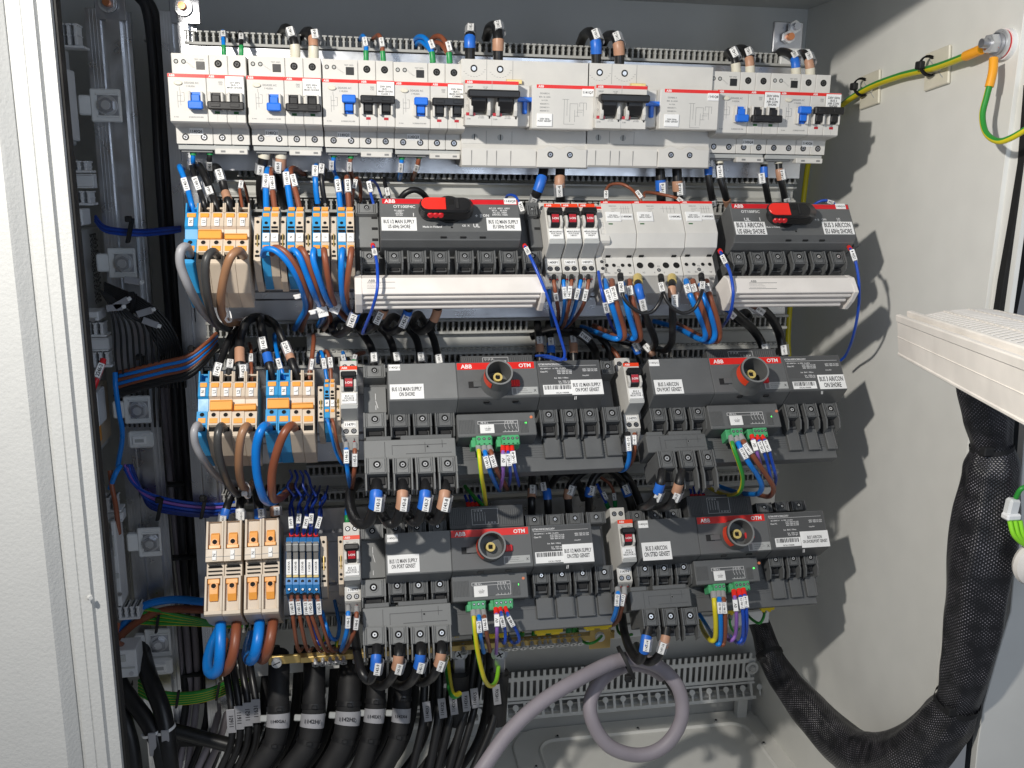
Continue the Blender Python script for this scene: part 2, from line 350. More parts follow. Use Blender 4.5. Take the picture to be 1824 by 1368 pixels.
# front frame lip on the right, gasket and door
m=M(); prof=[(XW,YF),(XW,YF-.1),(XW+4,YF-1),(XW+5,YF-26),(XW+9,YF-27),(XW+9,YF)]
m.extr([V((x,y,ZF-3)) for x,y in prof],V((0,0,ZC-ZF+30)),'cabinet',.3); single('frame_lip',m,None,None,kind='structure')
def pxpoly(pts,Y): return [UY(x,y,Y) for x,y in pts]
m=M(); m.extr(pxpoly([(1835,150),(1824,290),(1806,400),(1788,500),(1776,580),(1800,700),(1812,560),(1830,470),(1860,150)],YF-20),V((0,9,0)),'gasket',.6); single('door_gasket',m,'black rubber seal strip at the upper right edge of the opening','seal')
m=M(); m.extr(pxpoly([(1796,600),(1766,900),(1724,1372),(1722,1440),(1760,1440),(1860,1000),(1860,600)],YF-24),V((0,6,0)),'duct2',.6); single('door_frame_strip',m,'dark blue-grey frame strip behind the braided hose at the right edge','frame strip')
m=M(); m.extr(pxpoly([(1860,640),(1826,760),(1812,950),(1800,1090),(1776,1170),(1752,1257),(1741,1330),(1737,1372),(1730,1450),(1960,1450),(1960,640)],YF-60),V((3,12,0)),'cabinet',.8)
single('right_door',m,'white inner skin of the open door at the lower right picture edge','door')
# left front pillar and door edge, orange-peel paint
P7=[(-90,-4),(63,-4),(79,3),(84,9),(90,4),(128,2),(131,5),(153,6),(155,9),(155,22),(-90,22)]
z0=UY(100,1368,YF).z-60; z1=UY(100,0,YF).z+420
def lean(px,z):
    p=UY(px,700,YF); return p.x
T=Thing('cabinet_door','thick white textured door edge and frame in the left foreground','door',org=V((-60,YF,-450)))
def vprism(pts,mt,ch=.6):
    m=M(); poly=[V((lean(px,0),YF+dy,z0)) for px,dy in pts]; m.extr(poly,V((0,0,z1-z0)),mt,ch); return m
T.part('door_leaf',vprism([(-900,-14),(60,-14),(64,-12),(80,-3),(80,0),(-900,0)],'door'))
T.part('frame_edge',vprism([(79.5,2),(81,-1),(88,-3),(106,-2.4),(107,-1.4),(109,-2.4),(128,-2),(131,3),(152,4),(153,8),(153,20),(82,20)],'door'))
T.part('rubber_seal',vprism([(153.5,9),(158,9),(159,20),(153.5,20)],'gasket'))
m=M(); p=UY(160,1064,YF-6); m.cyl(p,V((.6,-1,.1)),2.6,1.8,2.4,'door',12); T.part('snap_plug',m)
# ---------------------------------------------------------------- aluminium frame profiles
def upright(name,px0,px1,py,Y,ztop,zbot,label,boltpx=None):
    x0=UY(px0,py,Y).x; x1=UY(px1,py,Y).x; w=x1-x0
    prof=[(0,0),(.34,0),(.36,4),(.46,4),(.48,0),(.80,0),(.82,9),(.9,9),(.9,12),(1,12),(1,20),(0,20)]
    T=Thing(name,label,'profile','upright aluminium frame profiles',org=V((x0,Y,zbot)))
    m=M(); m.extr([V((x0+w*a,Y+b,zbot)) for a,b in prof],V((0,0,ztop-zbot)),'alu',.4)
    for k in range(3): m.box(V((x0+w*(.1+.08*k),Y,zbot)),X_,Y_,Z_,-.3,.3,-.4,.3,1,ztop-zbot-1,'alu',.1)
    T.part('rail',m)
    if boltpx:
        c=UY(*boltpx,Y-2); m=M(); m.box(c,X_,Y_,Z_,-14,16,2,6,-16,12,'zinc',1); m.ring(c,-Y_,9,5,2,'steel'); T.part('bracket',m)
        m=M(); m.cyl(c+Y_*2,-Y_,7.2,7.0,6,'zinc',6,sm=False); m.cyl(c-Y_*4,-Y_,4,3.6,5,'copper',12); T.part('bolt',m)
    return T
zt=UY(320,20,62).z
upright('upright_profile',303,362,300,62,zt,ZF+60,'aluminium frame upright behind the left ends of the device rows',(326,12))
upright('upright_profile',155,231,80,70,UY(190,15,70).z,ZF+40,'left aluminium frame upright in shadow, carrying the bracket plates',(192,6))
c=UY(1410,62,70); T=Thing('frame_bracket','zinc corner bracket with copper-coloured bolt at the top right of the frame','bracket',org=c)
m=M(); m.box(c,X_,Y_,Z_,-22,14,0,5,-20,14,'zinc',1); m.box(c,X_,Y_,Z_,-16,20,-10,0,-34,-16,'perf',1); T.part('plate',m)
for px,py,mt in ((1405,66,'copper'),(1416,48,'zinc')):
    p=UY(px,py,62); m=M(); m.cyl(p+Y_*4,-Y_,7.5,7.3,6,'steel',6,sm=False); m.cyl(p-Y_*2,-Y_,4.2,4,5,mt,12); T.part('bolt',m)
# ---------------------------------------------------------------- mounting rails (aluminium strips with a DIN rail)
def mrail(px0,py0,px1,py1,Y,label):
    a=UY(px0,py0,Y); b=UY(px1,py1,Y); z1=a.z; z0=b.z; h=z1-z0
    T=Thing('mounting_rail',label,'rail','horizontal aluminium mounting rails',org=V((a.x,Y,z0)))
    m=M(); prof=[(0,0),(0,-h*.2),(-3,-h*.22),(-3,-h*.3),(0,-h*.32),(0,-h*.7),(-3,-h*.72),(-3,-h*.78),(0,-h*.8),(0,-h),(9,-h),(9,0)]
    m.extr([V((a.x,Y+y,z1+z)) for y,z in prof],V((b.x-a.x,0,0)),'alu',.5); T.part('strip',m)
mrail(322,81,1424,318,48,'long aluminium mounting rail carrying the top row of breakers')
mrail(334,384,1398,560,66,'aluminium mounting rail behind the second row of devices')
mrail(360,654,1386,790,62,'aluminium mounting rail behind the third row of devices')
mrail(384,915,1368,1040,60,'lowest aluminium mounting rail, above the brass earth bar')
# ---------------------------------------------------------------- wiring ducts
def comb(F,u0,u1,v0,v1,org,T,up,gaps=()):
    m=M(); p=6.6; u=u0; bw=3
    F.ub(m,u0,(v1-bw) if up else v0,u1,v1 if up else v0+bw,-26,1,'comb',.3)
    while u<u1-2:
        if not any(g0<u<g1 for g0,g1 in gaps):
            a,b=(v0,v1-bw) if up else (v0+bw,v1)
            F.ub(m,u+1.0,a,u+3.1,b,-26,0,'comb',.25)
            t=a if up else b-1.8
            F.ub(m,u-.4,t,u+4.4,t+1.6,-26,.6,'comb',.25)
            F.ub(m,u+.4,(a+b)/2-.5,u+3.7,(a+b)/2+.5,-26,.2,'comb',.2)
        u+=p
    T.part('upper_comb' if up else 'lower_comb',m)
def duct(label,Y,top=None,cover=None,low=None,gt=(),gl=()):
    a=(top or cover or low); F=Face(UY(a[0],a[1],Y),X_,-Z_); T=Thing('wiring_duct',label,'wiring duct','slotted wiring ducts between the rows',org=F.P0)
    if top: r=F.rect(*top); comb(F,r[0],r[2],r[1],r[3],None,T,False,[(F.uv(g0,top[1])[0],F.uv(g1,top[1])[0]) for g0,g1 in gt])
    if low: r=F.rect(*low); comb(F,r[0],r[2],r[1],r[3],None,T,True,[(F.uv(g0,low[1])[0],F.uv(g1,low[1])[0]) for g0,g1 in gl])
    if cover:
        u0,v0,u1,v1=F.rect(*cover); h=v1-v0
        prof=[(v0,2),(v0+h*.1,2),(v0+h*.14,-1),(v0+h*.22,-6),(v0+h*.3,-7),(v0+h*.74,-7),(v0+h*.78,-3),(v0+h*.84,-1),(v0+h*.9,2),(v1,2),(v1,-30),(v0,-30)]
        m=M(); m.extr([F.pt(u0,v,hh) for v,hh in prof],F.r*(u1-u0),'duct',.4); T.part('cover',m)
duct('slotted comb strip along the very top, above the row of breakers',62,low=(328,53,1420,119))
duct('wiring duct with slotted edges under the top row of breakers',58,top=(330,297,1420,328),cover=(372,320,1416,360),low=(372,353,1410,384),gt=[(395,415)],gl=[])
duct('wiring duct with slotted edges between the second and third row',60,top=(366,574,1402,586),cover=(545,594,1398,619),low=(362,629,1400,637),gt=[(470,505),(944,1040)])
duct('wiring duct with slotted edges between the third and fourth row',60,top=(545,829,1388,812),cover=(545,847,1386,842),low=(395,880,1382,857),gt=[(640,700),(1040,1150)])
duct('slotted comb strip under the lowest row, behind the brass bar',58,top=(400,1106,1340,1064))
# ---------------------------------------------------------------- row frames: rows 2-4 lean, facing up
def rowf(px,py,Y,deg):
    a=math.radians(deg); return Face(UY(px,py,Y),X_,V((0,-math.sin(a),-math.cos(a))))
R1=Face(V((0,0,0)),X_,-Z_); R2=rowf(957,361,-12,36); R3=rowf(1094,641,-18,38); R4=rowf(1086,905,-15,32)
def fprism(F,u0,u1,prof,mt,ch=.4,m=None):
    m=m or M(); m.extr([F.pt(u0,v,h) for v,h in prof],F.r*(u1-u0),mt,ch); return m
def S200(L=84.5,top=18.5,nose=(21,64.5),h=25,lo=69):
    return [(0,-44),(0,0),(top,0),(top+1.6,3),(nose[0],h),(nose[1],h),(nose[1]+1.5,h-2.5),(lo,1),(lo+1,0),(L,0),(L,-10),(L-2,-44)]
# ---------------------------------------------------------------- residual current breakers in the top row
def toggle(F,T,u,v,n,up,mt,pitch=17.5,blue=False):
    "lever with its white collars; u = left of first pole"
    m=M()
    for k in range(n):
        uu=u+k*pitch
        F.ub(m,uu+2.0,v,uu+4.2,v+17,24.5,31,'white',.9); F.ub(m,uu+13.2,v,uu+15.4,v+17,24.5,31,'white',.9)
    T.part('collar',m)
    m=M(); W_=pitch*n
    for k in range(n):
        uu=u+k*pitch; F.ub(m,uu+4.6,v+.5,uu+12.9,v+16.5,24.6,26.2,mt,.3)
        F.ub(m,uu+5.0,v+(1 if up else 3),uu+12.5,v+(14 if up else 15),25,31.5,mt,.6)
    vb=v-1 if up else v+9
    F.ub(m,u+(2 if n==1 else 1.2),vb,u+W_-(2 if n==1 else .4),vb+7.5,29.5,36,mt,1.0)
    if not blue:
        for k in range(n): F.ub(m,u+k*pitch+4.5,vb+2,u+k*pitch+13,vb+5,36,36.8,mt,.3)
    T.part('switch_lever',m)
    if not blue:
        m=M()
        for k in range(n): F.ub(m,u+k*pitch+6.5,v+19 if up else v+17.5,u+k*pitch+11,v+21.5 if up else v+20,25,25.15,'redind' if up else 'grnind',.02)
        T.part('state_window',m)
def rccb(X0,dz,up,tag,lbl,desc,ferr):
    F=Face(V((X0,0,-dz)),X_,-Z_); T=Thing('residual_breaker','white residual-current breaker labelled %s, %s'%(tag,desc),'breaker','residual-current breakers in the top row',org=F.P0)
    m=M()
    fprism(F,.2,34.8,S200(),'white',.5,m); F.ub(m,.05,21.2,34.9,24.4,24.6,25.12,'redstrip',.1)
    F.at(25.12).ub(m,0,0,0,0,0,0,'redstrip') if False else None
    m.text('ABB',F.pt(4,22.8,25.12),X_,Z_,6,2.1,'paper',.05)
    N=F.at(25.05)
    m.text('DDA202 AC',N.pt(21.5,29.2),X_,Z_,13,2,'greyink',.05); m.text('I =0,03A',N.pt(20.5,32.4),X_,Z_,11,2,'greyink',.05)
    for a,b,c,d in ((8,37,8.3,52),(10.5,36,10.8,50),(8,41,12,41.3),(8,46,14,46.3),(12,38,14,38.3),(14,38,14.3,46),(10,33,10.3,36)): N.ub(m,a,b,c,d,-.05,.08,'greyink',.01)
    m.text('2CSB202101R1400',N.pt(24,60.4),X_,Z_,17,1.3,'greyink',.05); m.text('In max',N.pt(6,60.4),X_,Z_,5,1.2,'greyink',.05)
    fprism(F,0.0,34.9,[(64.2,10),(64.2,25.2),(64.5,25.2),(64.5,10)],'lgrey',.05,m)
    m.text('TEST GRID',F.pt(26,5.2,0),X_,Z_,9,1.5,'greyink',.05)
    for k in range(6): F.ub(m,12+k*1.4,7+k*1.1,14+k*1.5,7.25+k*1.1,0,.1,'greyink',.01)
    T.part('residual_block',m)
    for u in (4.5,11.5): m=M(); c=F.pt(u,7.5,0); m.cyl(c-F.n*.3,F.n,2.2,2.2,.4,'hole',14); m.cyl(c,F.n,1.5,1.4,.3,'lgrey',10); T.part('terminal_hole',m)
    m=M(); F.ub(m,23,7,31,14.5,-.2,.5,'black',.3); T.part('test_window',m)
    m=M(); c=F.pt(9.5,29.5,25); k=14; a=[c+X_*3.8*math.cos(t*2*math.pi/k)+Z_*2.1*math.sin(t*2*math.pi/k) for t in range(k)]
    m.extr(a,-Y_*1.8,'ivory',.5); T.part('test_button',m)
    toggle(F,T,16.5,37,1,up,'blue',17.5,True)
    m=M()
    for k in (0,1):
        u=35+17.5*k; fprism(F,u+.15,u+17.35,S200(),'white',.5,m); F.ub(m,u+.1,21.2,u+17.4,24.4,24.6,25.12,'redstrip',.1)
        F.ub(m,u+8.6,55,u+8.9,64,24.9,25.1,'lgrey',.02)
    m.text('ABB',F.pt(40,22.8,25.12),X_,Z_,6,2.1,'paper',.05); m.text('S202\nC32',F.pt(48,28.8,25.05),X_,Z_,5,3.4,'greyink',.05)
    T.part('breaker_block',m)
    toggle(F,T,35,37,2,up,'black')
    for u in (43.7,61.3):
        m=M(); F.screw(m,0,0,3.6,0,'cdark','hole',pt=F.pt(u,8.5,0)); T.part('terminal_screw',m)
    for u in (9,26.5,43.7,61.3):
        m=M(); F.screw(m,0,0,3.3,0,'zinc','blackmat',pt=F.pt(u,78,0)); T.part('terminal_screw',m)
    m=M(); F.ub(m,52.5,22.2,69.6,38.5,25,26.2,'paper',.4); m.text(lbl,F.pt(61,30.3,26.2),X_,Z_,14,11.5,'ink',.08); T.part('label_plate',m)
    m=M(); F.ub(m,13 if tag!='1142Q4' and tag!='1142Q6' else 42,69.5,26 if tag[:3]!='114' or tag not in('1142Q4','1142Q6') else 55,76,0,.5,'paper',.15)
    m.text(tag,F.pt(19.5 if tag not in('1142Q4','1142Q6') else 48.5,72.7,.5),X_,Z_,11,3.4,'ink',.08); T.part('number_plate',m)
    m=M(); F.ub(m,1,85,68.5,90,-30,-3,'lgrey',.5); F.ub(m,3,89,33,92.5,-30,-6,'mgrey',.5); T.part('clip_base',m)
    m=M()
    F.ub(m,36,88.5,67.5,94,-8,1.5,'white',.6)
    for u in (44,62): F.ub(m,u-2.2,90.3,u+2.2,92.2,1.4,1.65,'greyink',.05)
    T.part('rail_clip',m)
RC1=[(-2.5,0,0,'1140Q6','125V 60Hz\nBUS 3\nMAIN SHORE','levers down, at the left end of the top row'),
 (69.5,0,0,'1140Q1','250V 60Hz\nBUS 1/2\nMAIN SHORE','levers down, second from the left'),
 (140.5,.5,1,'1140Q2','230V 50Hz\nBUS 1\nMAIN SHORE\nCLASS 1','levers up, third from the left'),
 (210.5,1,1,'1140Q3','230V 50Hz\nBUS 2\nMAIN SHORE\nCOMMS','levers up, beside the wide breaker'),
 (546.5,-1,0,'1142Q4','250V 60Hz\nBUS 3\nAIR CON\nSHORE','levers down, second from the right end'),
 (616.5,-1,1,'1142Q6','230V 50Hz\nBUS 3\nAIR CON\nSHORE','levers up, at the right end')]
for a in RC1: rccb(a[0],a[1],a[2],a[3],a[4],a[5],None)
def bigbreaker(px,tag,lbl,where):
    # px: base (x0,y0,x1,y1), nose (..), right block (..)
    base,nose,rb=px; F=R1; u0,v0,u1,v1=F.at(4).rect(*base); T=Thing('power_breaker','wide white power breaker %s, black rocker, blue slide, marked %s'%(where,tag),'breaker','wide power breakers in the top row',org=F.pt(u0,v0))
    B=F.at(4); prof=[(v0,-46),(v0,0),(v1-24,0),(v1-19,4),(v1-2,5),(v1,3),(v1,-10),(v1-3,-46)]
    m=M(); fprism(B,u0,u1,prof,'white',.6,m)
    w=27
    for k in (0,1):
        c=B.pt(u0+13+w*k,v0+10); m.ring(c-F.n*.2,F.n,4.1,3.5,.35,'white',18)
        for t in range(10):
            a=math.radians(20+t*14); q=B.pt(u0+13+w*k+12*math.cos(a),v0+6+11*math.sin(a)); B.ub(m,u0+13+w*k+12*math.cos(a)-.9,v0+6+11*math.sin(a)-.15,u0+13+w*k+12*math.cos(a)+.9,v0+6+11*math.sin(a)+.15,0,.08,'greyink',.01)
    for uu in (26,53): B.ub(m,u0+uu,v0+.5,u0+uu+.35,v0+20,-.1,.12,'greyink',.01); B.ub(m,u0+uu,v1-37,u0+uu+.35,v1-24,-.1,.12,'greyink',.01)
    for uu in (10,26,36,51,78): B.ub(m,u0+uu,v1-17,u0+uu+.5,v1-2,4.5,5.1,'greyink',.02)
    B.ub(m,u0+2,v1-24,u0+78,v1-23.6,-.1,.15,'greyink',.01); T.part('base',m)
    for k in (0,1):
        m=M(); F.screw(m,0,0,3.6,0,'steel','hole',False,B.pt(u0+13+w*k,v0+9)); T.part('terminal_screw',m)
        m=M(); c=B.pt(u0+14+w*k,v1-30.5); m.cyl(c-F.n*.3,F.n,3.2,3.2,.45,'lgrey',16); B.ub(m,u0+14+w*k-.4,v1-33.3,u0+14+w*k+.4,v1-27.7,0,.3,'hole',.02); T.part('terminal_screw',m)
    # humped terminal cover at the right
    m=M(); cx=[u0+93,u0+114]; pts=[]
    for k in range(25):
        u=u0+79+k*(u1-2-u0-79)/24; d=min(abs(u-c) for c in cx); pts.append((u,v1-20-max(0,2.8-d*d*.04)))
    poly=[B.pt(u,v,1) for u,v in pts]+[B.pt(u1-2,v1-1,1),B.pt(u0+79,v1-1,1)]
    m.extr(poly,F.n*5.5,'white',.5); T.part('terminal_cover',m)
    for c in cx: m=M(); F.screw(m,0,0,3.2,0,'zinc','hole',True,B.pt(c,v1-14,6.5)); T.part('terminal_screw',m)
    # clips
    for q in ((46,v0+19,62,v0+23),(46,v1-45,62,v1-41)): m=M(); F.at(8).ub(m,u0+q[0],q[1],u0+q[2],q[3],-3,1,'brass',.2); T.part('spring_clip',m)
    # switch block
    N=F.at(44); a0,b0,a1,b1=N.rect(*nose); H=b1-b0; mid=(a0+a1)/2
    m=M(); 
    fprism(N,a0,a1,[(b0,-46),(b0,0),(b0+12,0),(b0+13,-3),(b0+31,-10),(b0+33,0),(b1,0),(b1,-46)],'white',.5,m)
    N.ub(m,a0-.02,b0+.2,a1+.02,b0+3.4,-.4,.12,'redstrip',.1); m.text('ABB',N.pt(a0+4.4,b0+1.9,.12),X_,Z_,6.5,2.3,'paper',.05)
    m.text('S802P',N.pt(a0+5,b0+6.4),X_,Z_,7,1.6,'greyink',.06); m.text('UC 500\nC 80',N.pt(a0+20,b0+7),X_,Z_,7,2.6,'greyink',.06)
    for k in (0,1):
        q=a0+1+k*(mid-a0); N.ub(m,q,b1-12,q+9,b1-9,-.1,.2,'redind',.02); m.text('S180',N.pt(q+2.5,b1-6),X_,Z_,4,1.5,'greyink',.06); m.text('Cu min\nIn=100A',N.pt(q+15,b1-8),X_,Z_,6,3,'greyink',.06); N.ub(m,q+22.4,b1-12,q+24,b1-6.5,0,.15,'hole',.05)
        # curved white horns beside the rocker
        for e in (0,1):
            x=q+3+e*17.5; fprism(N,x,x+3.4,[(b0+15,-8),(b0+17,2),(b0+28,5),(b0+33,3),(b0+35,-6)],'white',.5,m)
    N.ub(m,mid-.2,b0+.1,mid+.2,b1,-.1,.15,'lgrey',.02); m.text('I',N.pt(a0+2,b0+18,-2),X_,Z_,1,2,'greyink',2.3); m.text('O',N.pt(a0+2,b0+24,-2),X_,Z_,2,2,'greyink',2.3)
    T.part('switch_block',m)
    m=M(); N.ub(m,a0+1.5,b0+9.5,a1-.5,b0+17,2,13,'black',1.4)
    for k in (0,1): q=a0+5.5+k*(mid-a0); fprism(N,q,q+14.5,[(b0+15,-6),(b0+14,8),(b0+20,7),(b0+29,1),(b0+30,-6)],'black',.5,m); [N.ub(m,q+.5,b0+18+t*1.8,q+14,b0+18.6+t*1.8,0,7.2-t*1.0,'blackmat',.1) for t in range(6)]
    T.part('rocker_lever',m)
    # right block and blue slide
    Q=F.at(36); c0,d0,c1,d1=Q.rect(*rb)
    m=M(); fprism(Q,c0-3,c1,[(d0,-40),(d0+1,0),(d1-1,0),(d1,-1),(d1,-40)],'white',.8,m); Q.ub(m,c0+1.5,d0+.6,c1+.02,d0+4,-.4,.12,'redstrip',.1)
    m.text('ABB',Q.pt(c0+6,d0+2.3,.12),X_,Z_,6.5,2.3,'paper',.05)
    for i,t in enumerate(('DDA802 A','80A  Ib ≤63A','In= 0,3A','400/690 V~','230/400 V~','400/690 V~','IEC 60947-2')): m.text(t,Q.pt(c0+10,d0+9+i*3.35),X_,Z_,15 if i else 11,1.6,'greyink',.06)
    for a,b,c,d in ((30,14,30.3,38),(33,14,33.3,30),(36,18,36.3,36),(36,18,44,18.3),(44,18,44.3,30),(41,24,41.3,36),(30,38,41,38.3),(44,24,50,24.3),(50,17,50.3,30),(46,17,53,17.3),(46,17,46.3,21),(53,17,53.3,24),(41,30,46,30.3),(28,14,35,14.3),(43,26,49,26.3)): Q.ub(m,c0+a,d0+b,c0+c,d0+d,0,.1,'greyink',.01)
    T.part('residual_block',m)
    m=M(); Q.ub(m,c1-13,d0+3.5,c1-1,d0+11,0,1.0,'paper',.3); m.text(tag,Q.pt(c1-7,d0+7.2,1.0),X_,Z_,10.5,3.6,'ink',.08); T.part('number_plate',m)
    m=M(); Q.ub(m,c0+2,d1-15,c0+18,d1-2.5,0,1.3,'paper',.5); m.text(lbl,Q.pt(c0+10,d1-8.7,1.3),X_,Z_,14,6.6,'ink',.08); T.part('label_plate',m)
    m=M(); Q.ub(m,a1+.5,d0+1,c0-3.4,d1-2,-38,-9,'white',.8); T.part('slide_housing',m)
    m=M(); Q.ub(m,a1+.6,d0+13,c0-1.5,d0+17.5,-9,-1,'blue',.8); Q.ub(m,(a1+c0)/2-2.2,d0+16,(a1+c0)/2+2.2,d0+29,-9,-4,'blue',.8); T.part('blue_slide',m)
bigbreaker(((821.5,104.4,1045,301),(828.6,142,922.8,224.8),(953.5,149,1057,231.8)),'1141Q7','230V 50Hz\nPORT GENSET','left of its twin')
bigbreaker(((1047,112,1260.5,301),(1062.5,150.5,1150,230),(1182,157,1278,232.4)),'1141Q8','230V 50Hz\nSTBD GENSET','right of its twin')
# ---------------------------------------------------------------- terminal blocks
def bigterms(F,cells,yt,ylip,yor,ymk,ylow,ycirc,yo2,yhole,ybot,row,names,cols,jumpers,deepY,wdesc):
    """cells: list of (upper x0,x1, lower x0,x1)"""
    H=F.at(16)
    for i,(a,b,c,d) in enumerate(cells):
        col=cols[i]; org=H.P(a,yt); dk='tblue' if col=='tblue' else 'beige'
        T=Thing('terminal_block','%s terminal block, %s'%('blue' if col=='tblue' else 'beige',wdesc[i]),'terminal','large spring terminals in rows two and three',org=org)
        m=M(); u0,v0=H.uv(a,yt); u1=H.uv(b,yt)[0]; l0,_=H.uv(c,ybot); l1,vb=H.uv(d,ybot); u0=(u0+l0)/2; u1=(u1+l1)/2; g=.12
        V_=lambda y: H.uv((a+b)/2,y)[1]
        vl,vo0,vo1,vm0,vm1=V_(ylip),V_(yor[0]),V_(yor[1]),V_(ymk[0]),V_(ymk[1]); lw0,vc,q0,q1,h0,h1=[H.uv((c+d)/2,y)[1] for y in (ylow,ycirc,yo2[0],yo2[1],yhole[0],yhole[1])]
        # lower body and middle
        vd=F.at(-14).uv((c+d)/2,deepY)[1]
        fprism(H,u0+g,u1-g,[(v0+4,-60),(vl,-14),(vl,-1),(vm1-1,0),(vm1+1,-3),(lw0-.5,-6),(lw0,0),(h0,0),(h0+1,-3),(h1,-4),(h1+.5,0),(vb,0),(vb+1,-1.5),(vd,-30),(vd,-60)],col,.25,m)
        # entry funnel: two side walls and back wall around the wire opening
        for s0,s1 in ((u0+g,u0+1.5),(u1-1.5,u1-g)): H.ub(m,s0,v0,s1,vl+1,-16,0,col,.3)
        H.ub(m,u0+g,v0-1,u1-g,v0+1,-17,-9,col,.3)
        H.ub(m,u0+1.5,v0+1,u1-1.5,vl,-16,-14,'hole' if col!='tblue' else 'tblue',.1)
        H.ub(m,u0+1.4,h0-.2,u1-1.4,h1+.3,-3.6,-3,'hole',.1)
        for s0,s1 in ((u0+g,u0+1.5),(u1-1.5,u1-g)): H.ub(m,s0,h0-.5,s1,h1+.6,-6,0,col,.2)
        T.part('housing',m)
        m=M(); H.ub(m,u0+2,vo0,u1-2,vo1,-1,.7,'orange',.3); H.ub(m,u0+2.6,(vo0+vo1)/2-.3,u1-2.6,(vo0+vo1)/2,.6,.8,'lugorange',.02); T.part('release_lever',m)
        m=M(); H.ub(m,u0+1.8,q0,u1-1.8,q1,-1,.6,'orange',.3); H.ub(m,u0+2.4,(q0+q1)/2-.3,u1-2.4,(q0+q1)/2,.5,.7,'lugorange',.02); T.part('release_lever',m)
        m=M(); cc=H.pt((u0+u1)/2,vc); m.cyl(cc-H.n*.2,H.n,2.3,2.3,.35,'hole',14); m.ring(cc,H.n,2.7,2.2,.3,col,14); T.part('test_hole',m)
        if names[i]:
            m=M(); k=(u0+u1)/2-.6; H.ub(m,k-2.0,vm0-1,k+2.6,vm1-.5,-.2,1.3,'paper',.4); m.text(names[i],H.pt(k+.3,(vm0+vm1)/2-.7,1.3),-H.d,-H.r,(vm1-vm0)*.5,3.0,'ink',.06); T.part('marker_tag',m)
        H_=H.at(-3)
    for k,(a,b,c,d,wh) in enumerate(jumpers):
        m=M(); J=F.at(19); J.box(m,a,b,c,d,-9,0,'orange',.6); r=J.rect(a,b,c,d); J.ub(m,r[0]+.6,r[1]+1.6,r[2]-.6,r[1]+2.0,-.05,.12,'hole',.02)
        single('jumper_bar',m,wh,'jumper bar','orange jumper bars between terminals',org=J.P(a,b))
U2=[331.6,355.3,378,400.7,422.4,446]; L2=[323.7,347.4,371,394.8,418.4,441]
bigterms(R2,[(U2[i],U2[i+1],L2[i],L2[i+1]) for i in range(5)],361,377,(380,387),(390,404),426,432,(438,447),(449,461),469,2,['N','L1','L1','L2','L2'],['tblue']+['beige']*4,
 [(353,408,394,424,'orange bar joining two large second-row terminals, standing taller, left'),(400,415,440,425,'lower orange bar joining two large second-row terminals, right of the taller one')],522,
 ['leftmost in the second row, marked N','second row, between the blue one and its L1 twin','second row, the middle one, marked L1','second row, under the tan-banded black cable','second row, rightmost, under the thin brown wire'])
U3=[354.6,374.4,395.5,417.7,438.8,461]; L3=[347.5,367.4,388.5,409.5,433,456]
bigterms(R3,[(U3[i],U3[i+1],L3[i],L3[i+1]) for i in range(5)],661,679,(682,690),(693,707),733,739,(745,754),(757,768),776,3,['N','L1','L1','L2','L2'],['tblue']+['beige']*4,
 [(374,712,413,729,'orange bar joining the two L1 terminals in the third row, left and taller'),(417,719,456,729,'orange bar joining the two L2 terminals in the third row')],812,
 ['leftmost in the third row, marked N','third row, next to the leftmost blue one','third row, middle of the left five, marked L1','third row, under the tan-banded cable','third row, rightmost of the left five'])
U3=[474.6,496.5,517.8,538.9,560.4]; L3=[471.5,493.7,516,538,560.4]
bigterms(R3,[(U3[i],U3[i+1],L3[i],L3[i+1]) for i in range(4)],659,677,(680,688),(691,705),729,734,(741,751),(754,766),771,3,['N','N','L','L'],['tblue','tblue','beige','beige'],
 [(476,709,515,726,'orange bar across the two blue third-row terminals'),(519.5,717,558,726,'orange bar across the two beige L terminals beside the blue pair')],806,
 ['third row, above the big blue loop of cable','third row, right one of the adjoining blue pair','third row, first beige one right of the blue pair','third row, last one before the white end clamp'])
def smallterm(F,x0,x1,y0,name,col,desc,top=37,s=1.0,plug=True):
    H=F.at(14); a=H.uv(x0,y0); b=H.uv(x1,y0); u0,u1=a[0],b[0]; v=lambda y: H.uv(x0,y0+(y-386.6)*s)[1]; org=H.pt(u0,v(386))
    T=Thing('slim_terminal','%s slim terminal block, %s'%('blue' if col=='tblue' else 'beige',desc),'terminal','slim terminals in rows two and three',org=org)
    m=M(); fprism(H,u0+.1,u1-.1,[(v(352),-46),(v(354),-14),(v(362),-10),(v(376),-6),(v(377),0),(v(410),0),(v(411),-1.5),(v(418),-1.5),(v(456),0),(v(457),-2),(v(470),-24),(v(470),-50)],col,.2,m)
    for y in (403,409): H.ub(m,u0+.9,v(y),u1-.9,v(y+4),-.5,.15,'hole',.05)
    T.part('housing',m)
    for y in (362,380,437): m=M(); H.ub(m,u0+1,v(y),u1-1,v(y+6),-10 if y==362 else -1,(-6.5 if y==362 else .7),'orange',.2); T.part('release_lever',m)
    m=M(); c=H.pt((u0+u1)/2,v(397)); m.cyl(c-H.n*.2,H.n,1.7,1.7,.35,'hole',12); T.part('test_hole',m)
    m=M(); H.ub(m,u0+.9,v(416),u1-.6,v(431),-1,1.4,'paper',.3); m.text(name,H.pt((u0+u1)/2,v(423.5),1.4),-H.d,-H.r,3.4,2.4,'ink',.06); T.part('marker_tag',m)
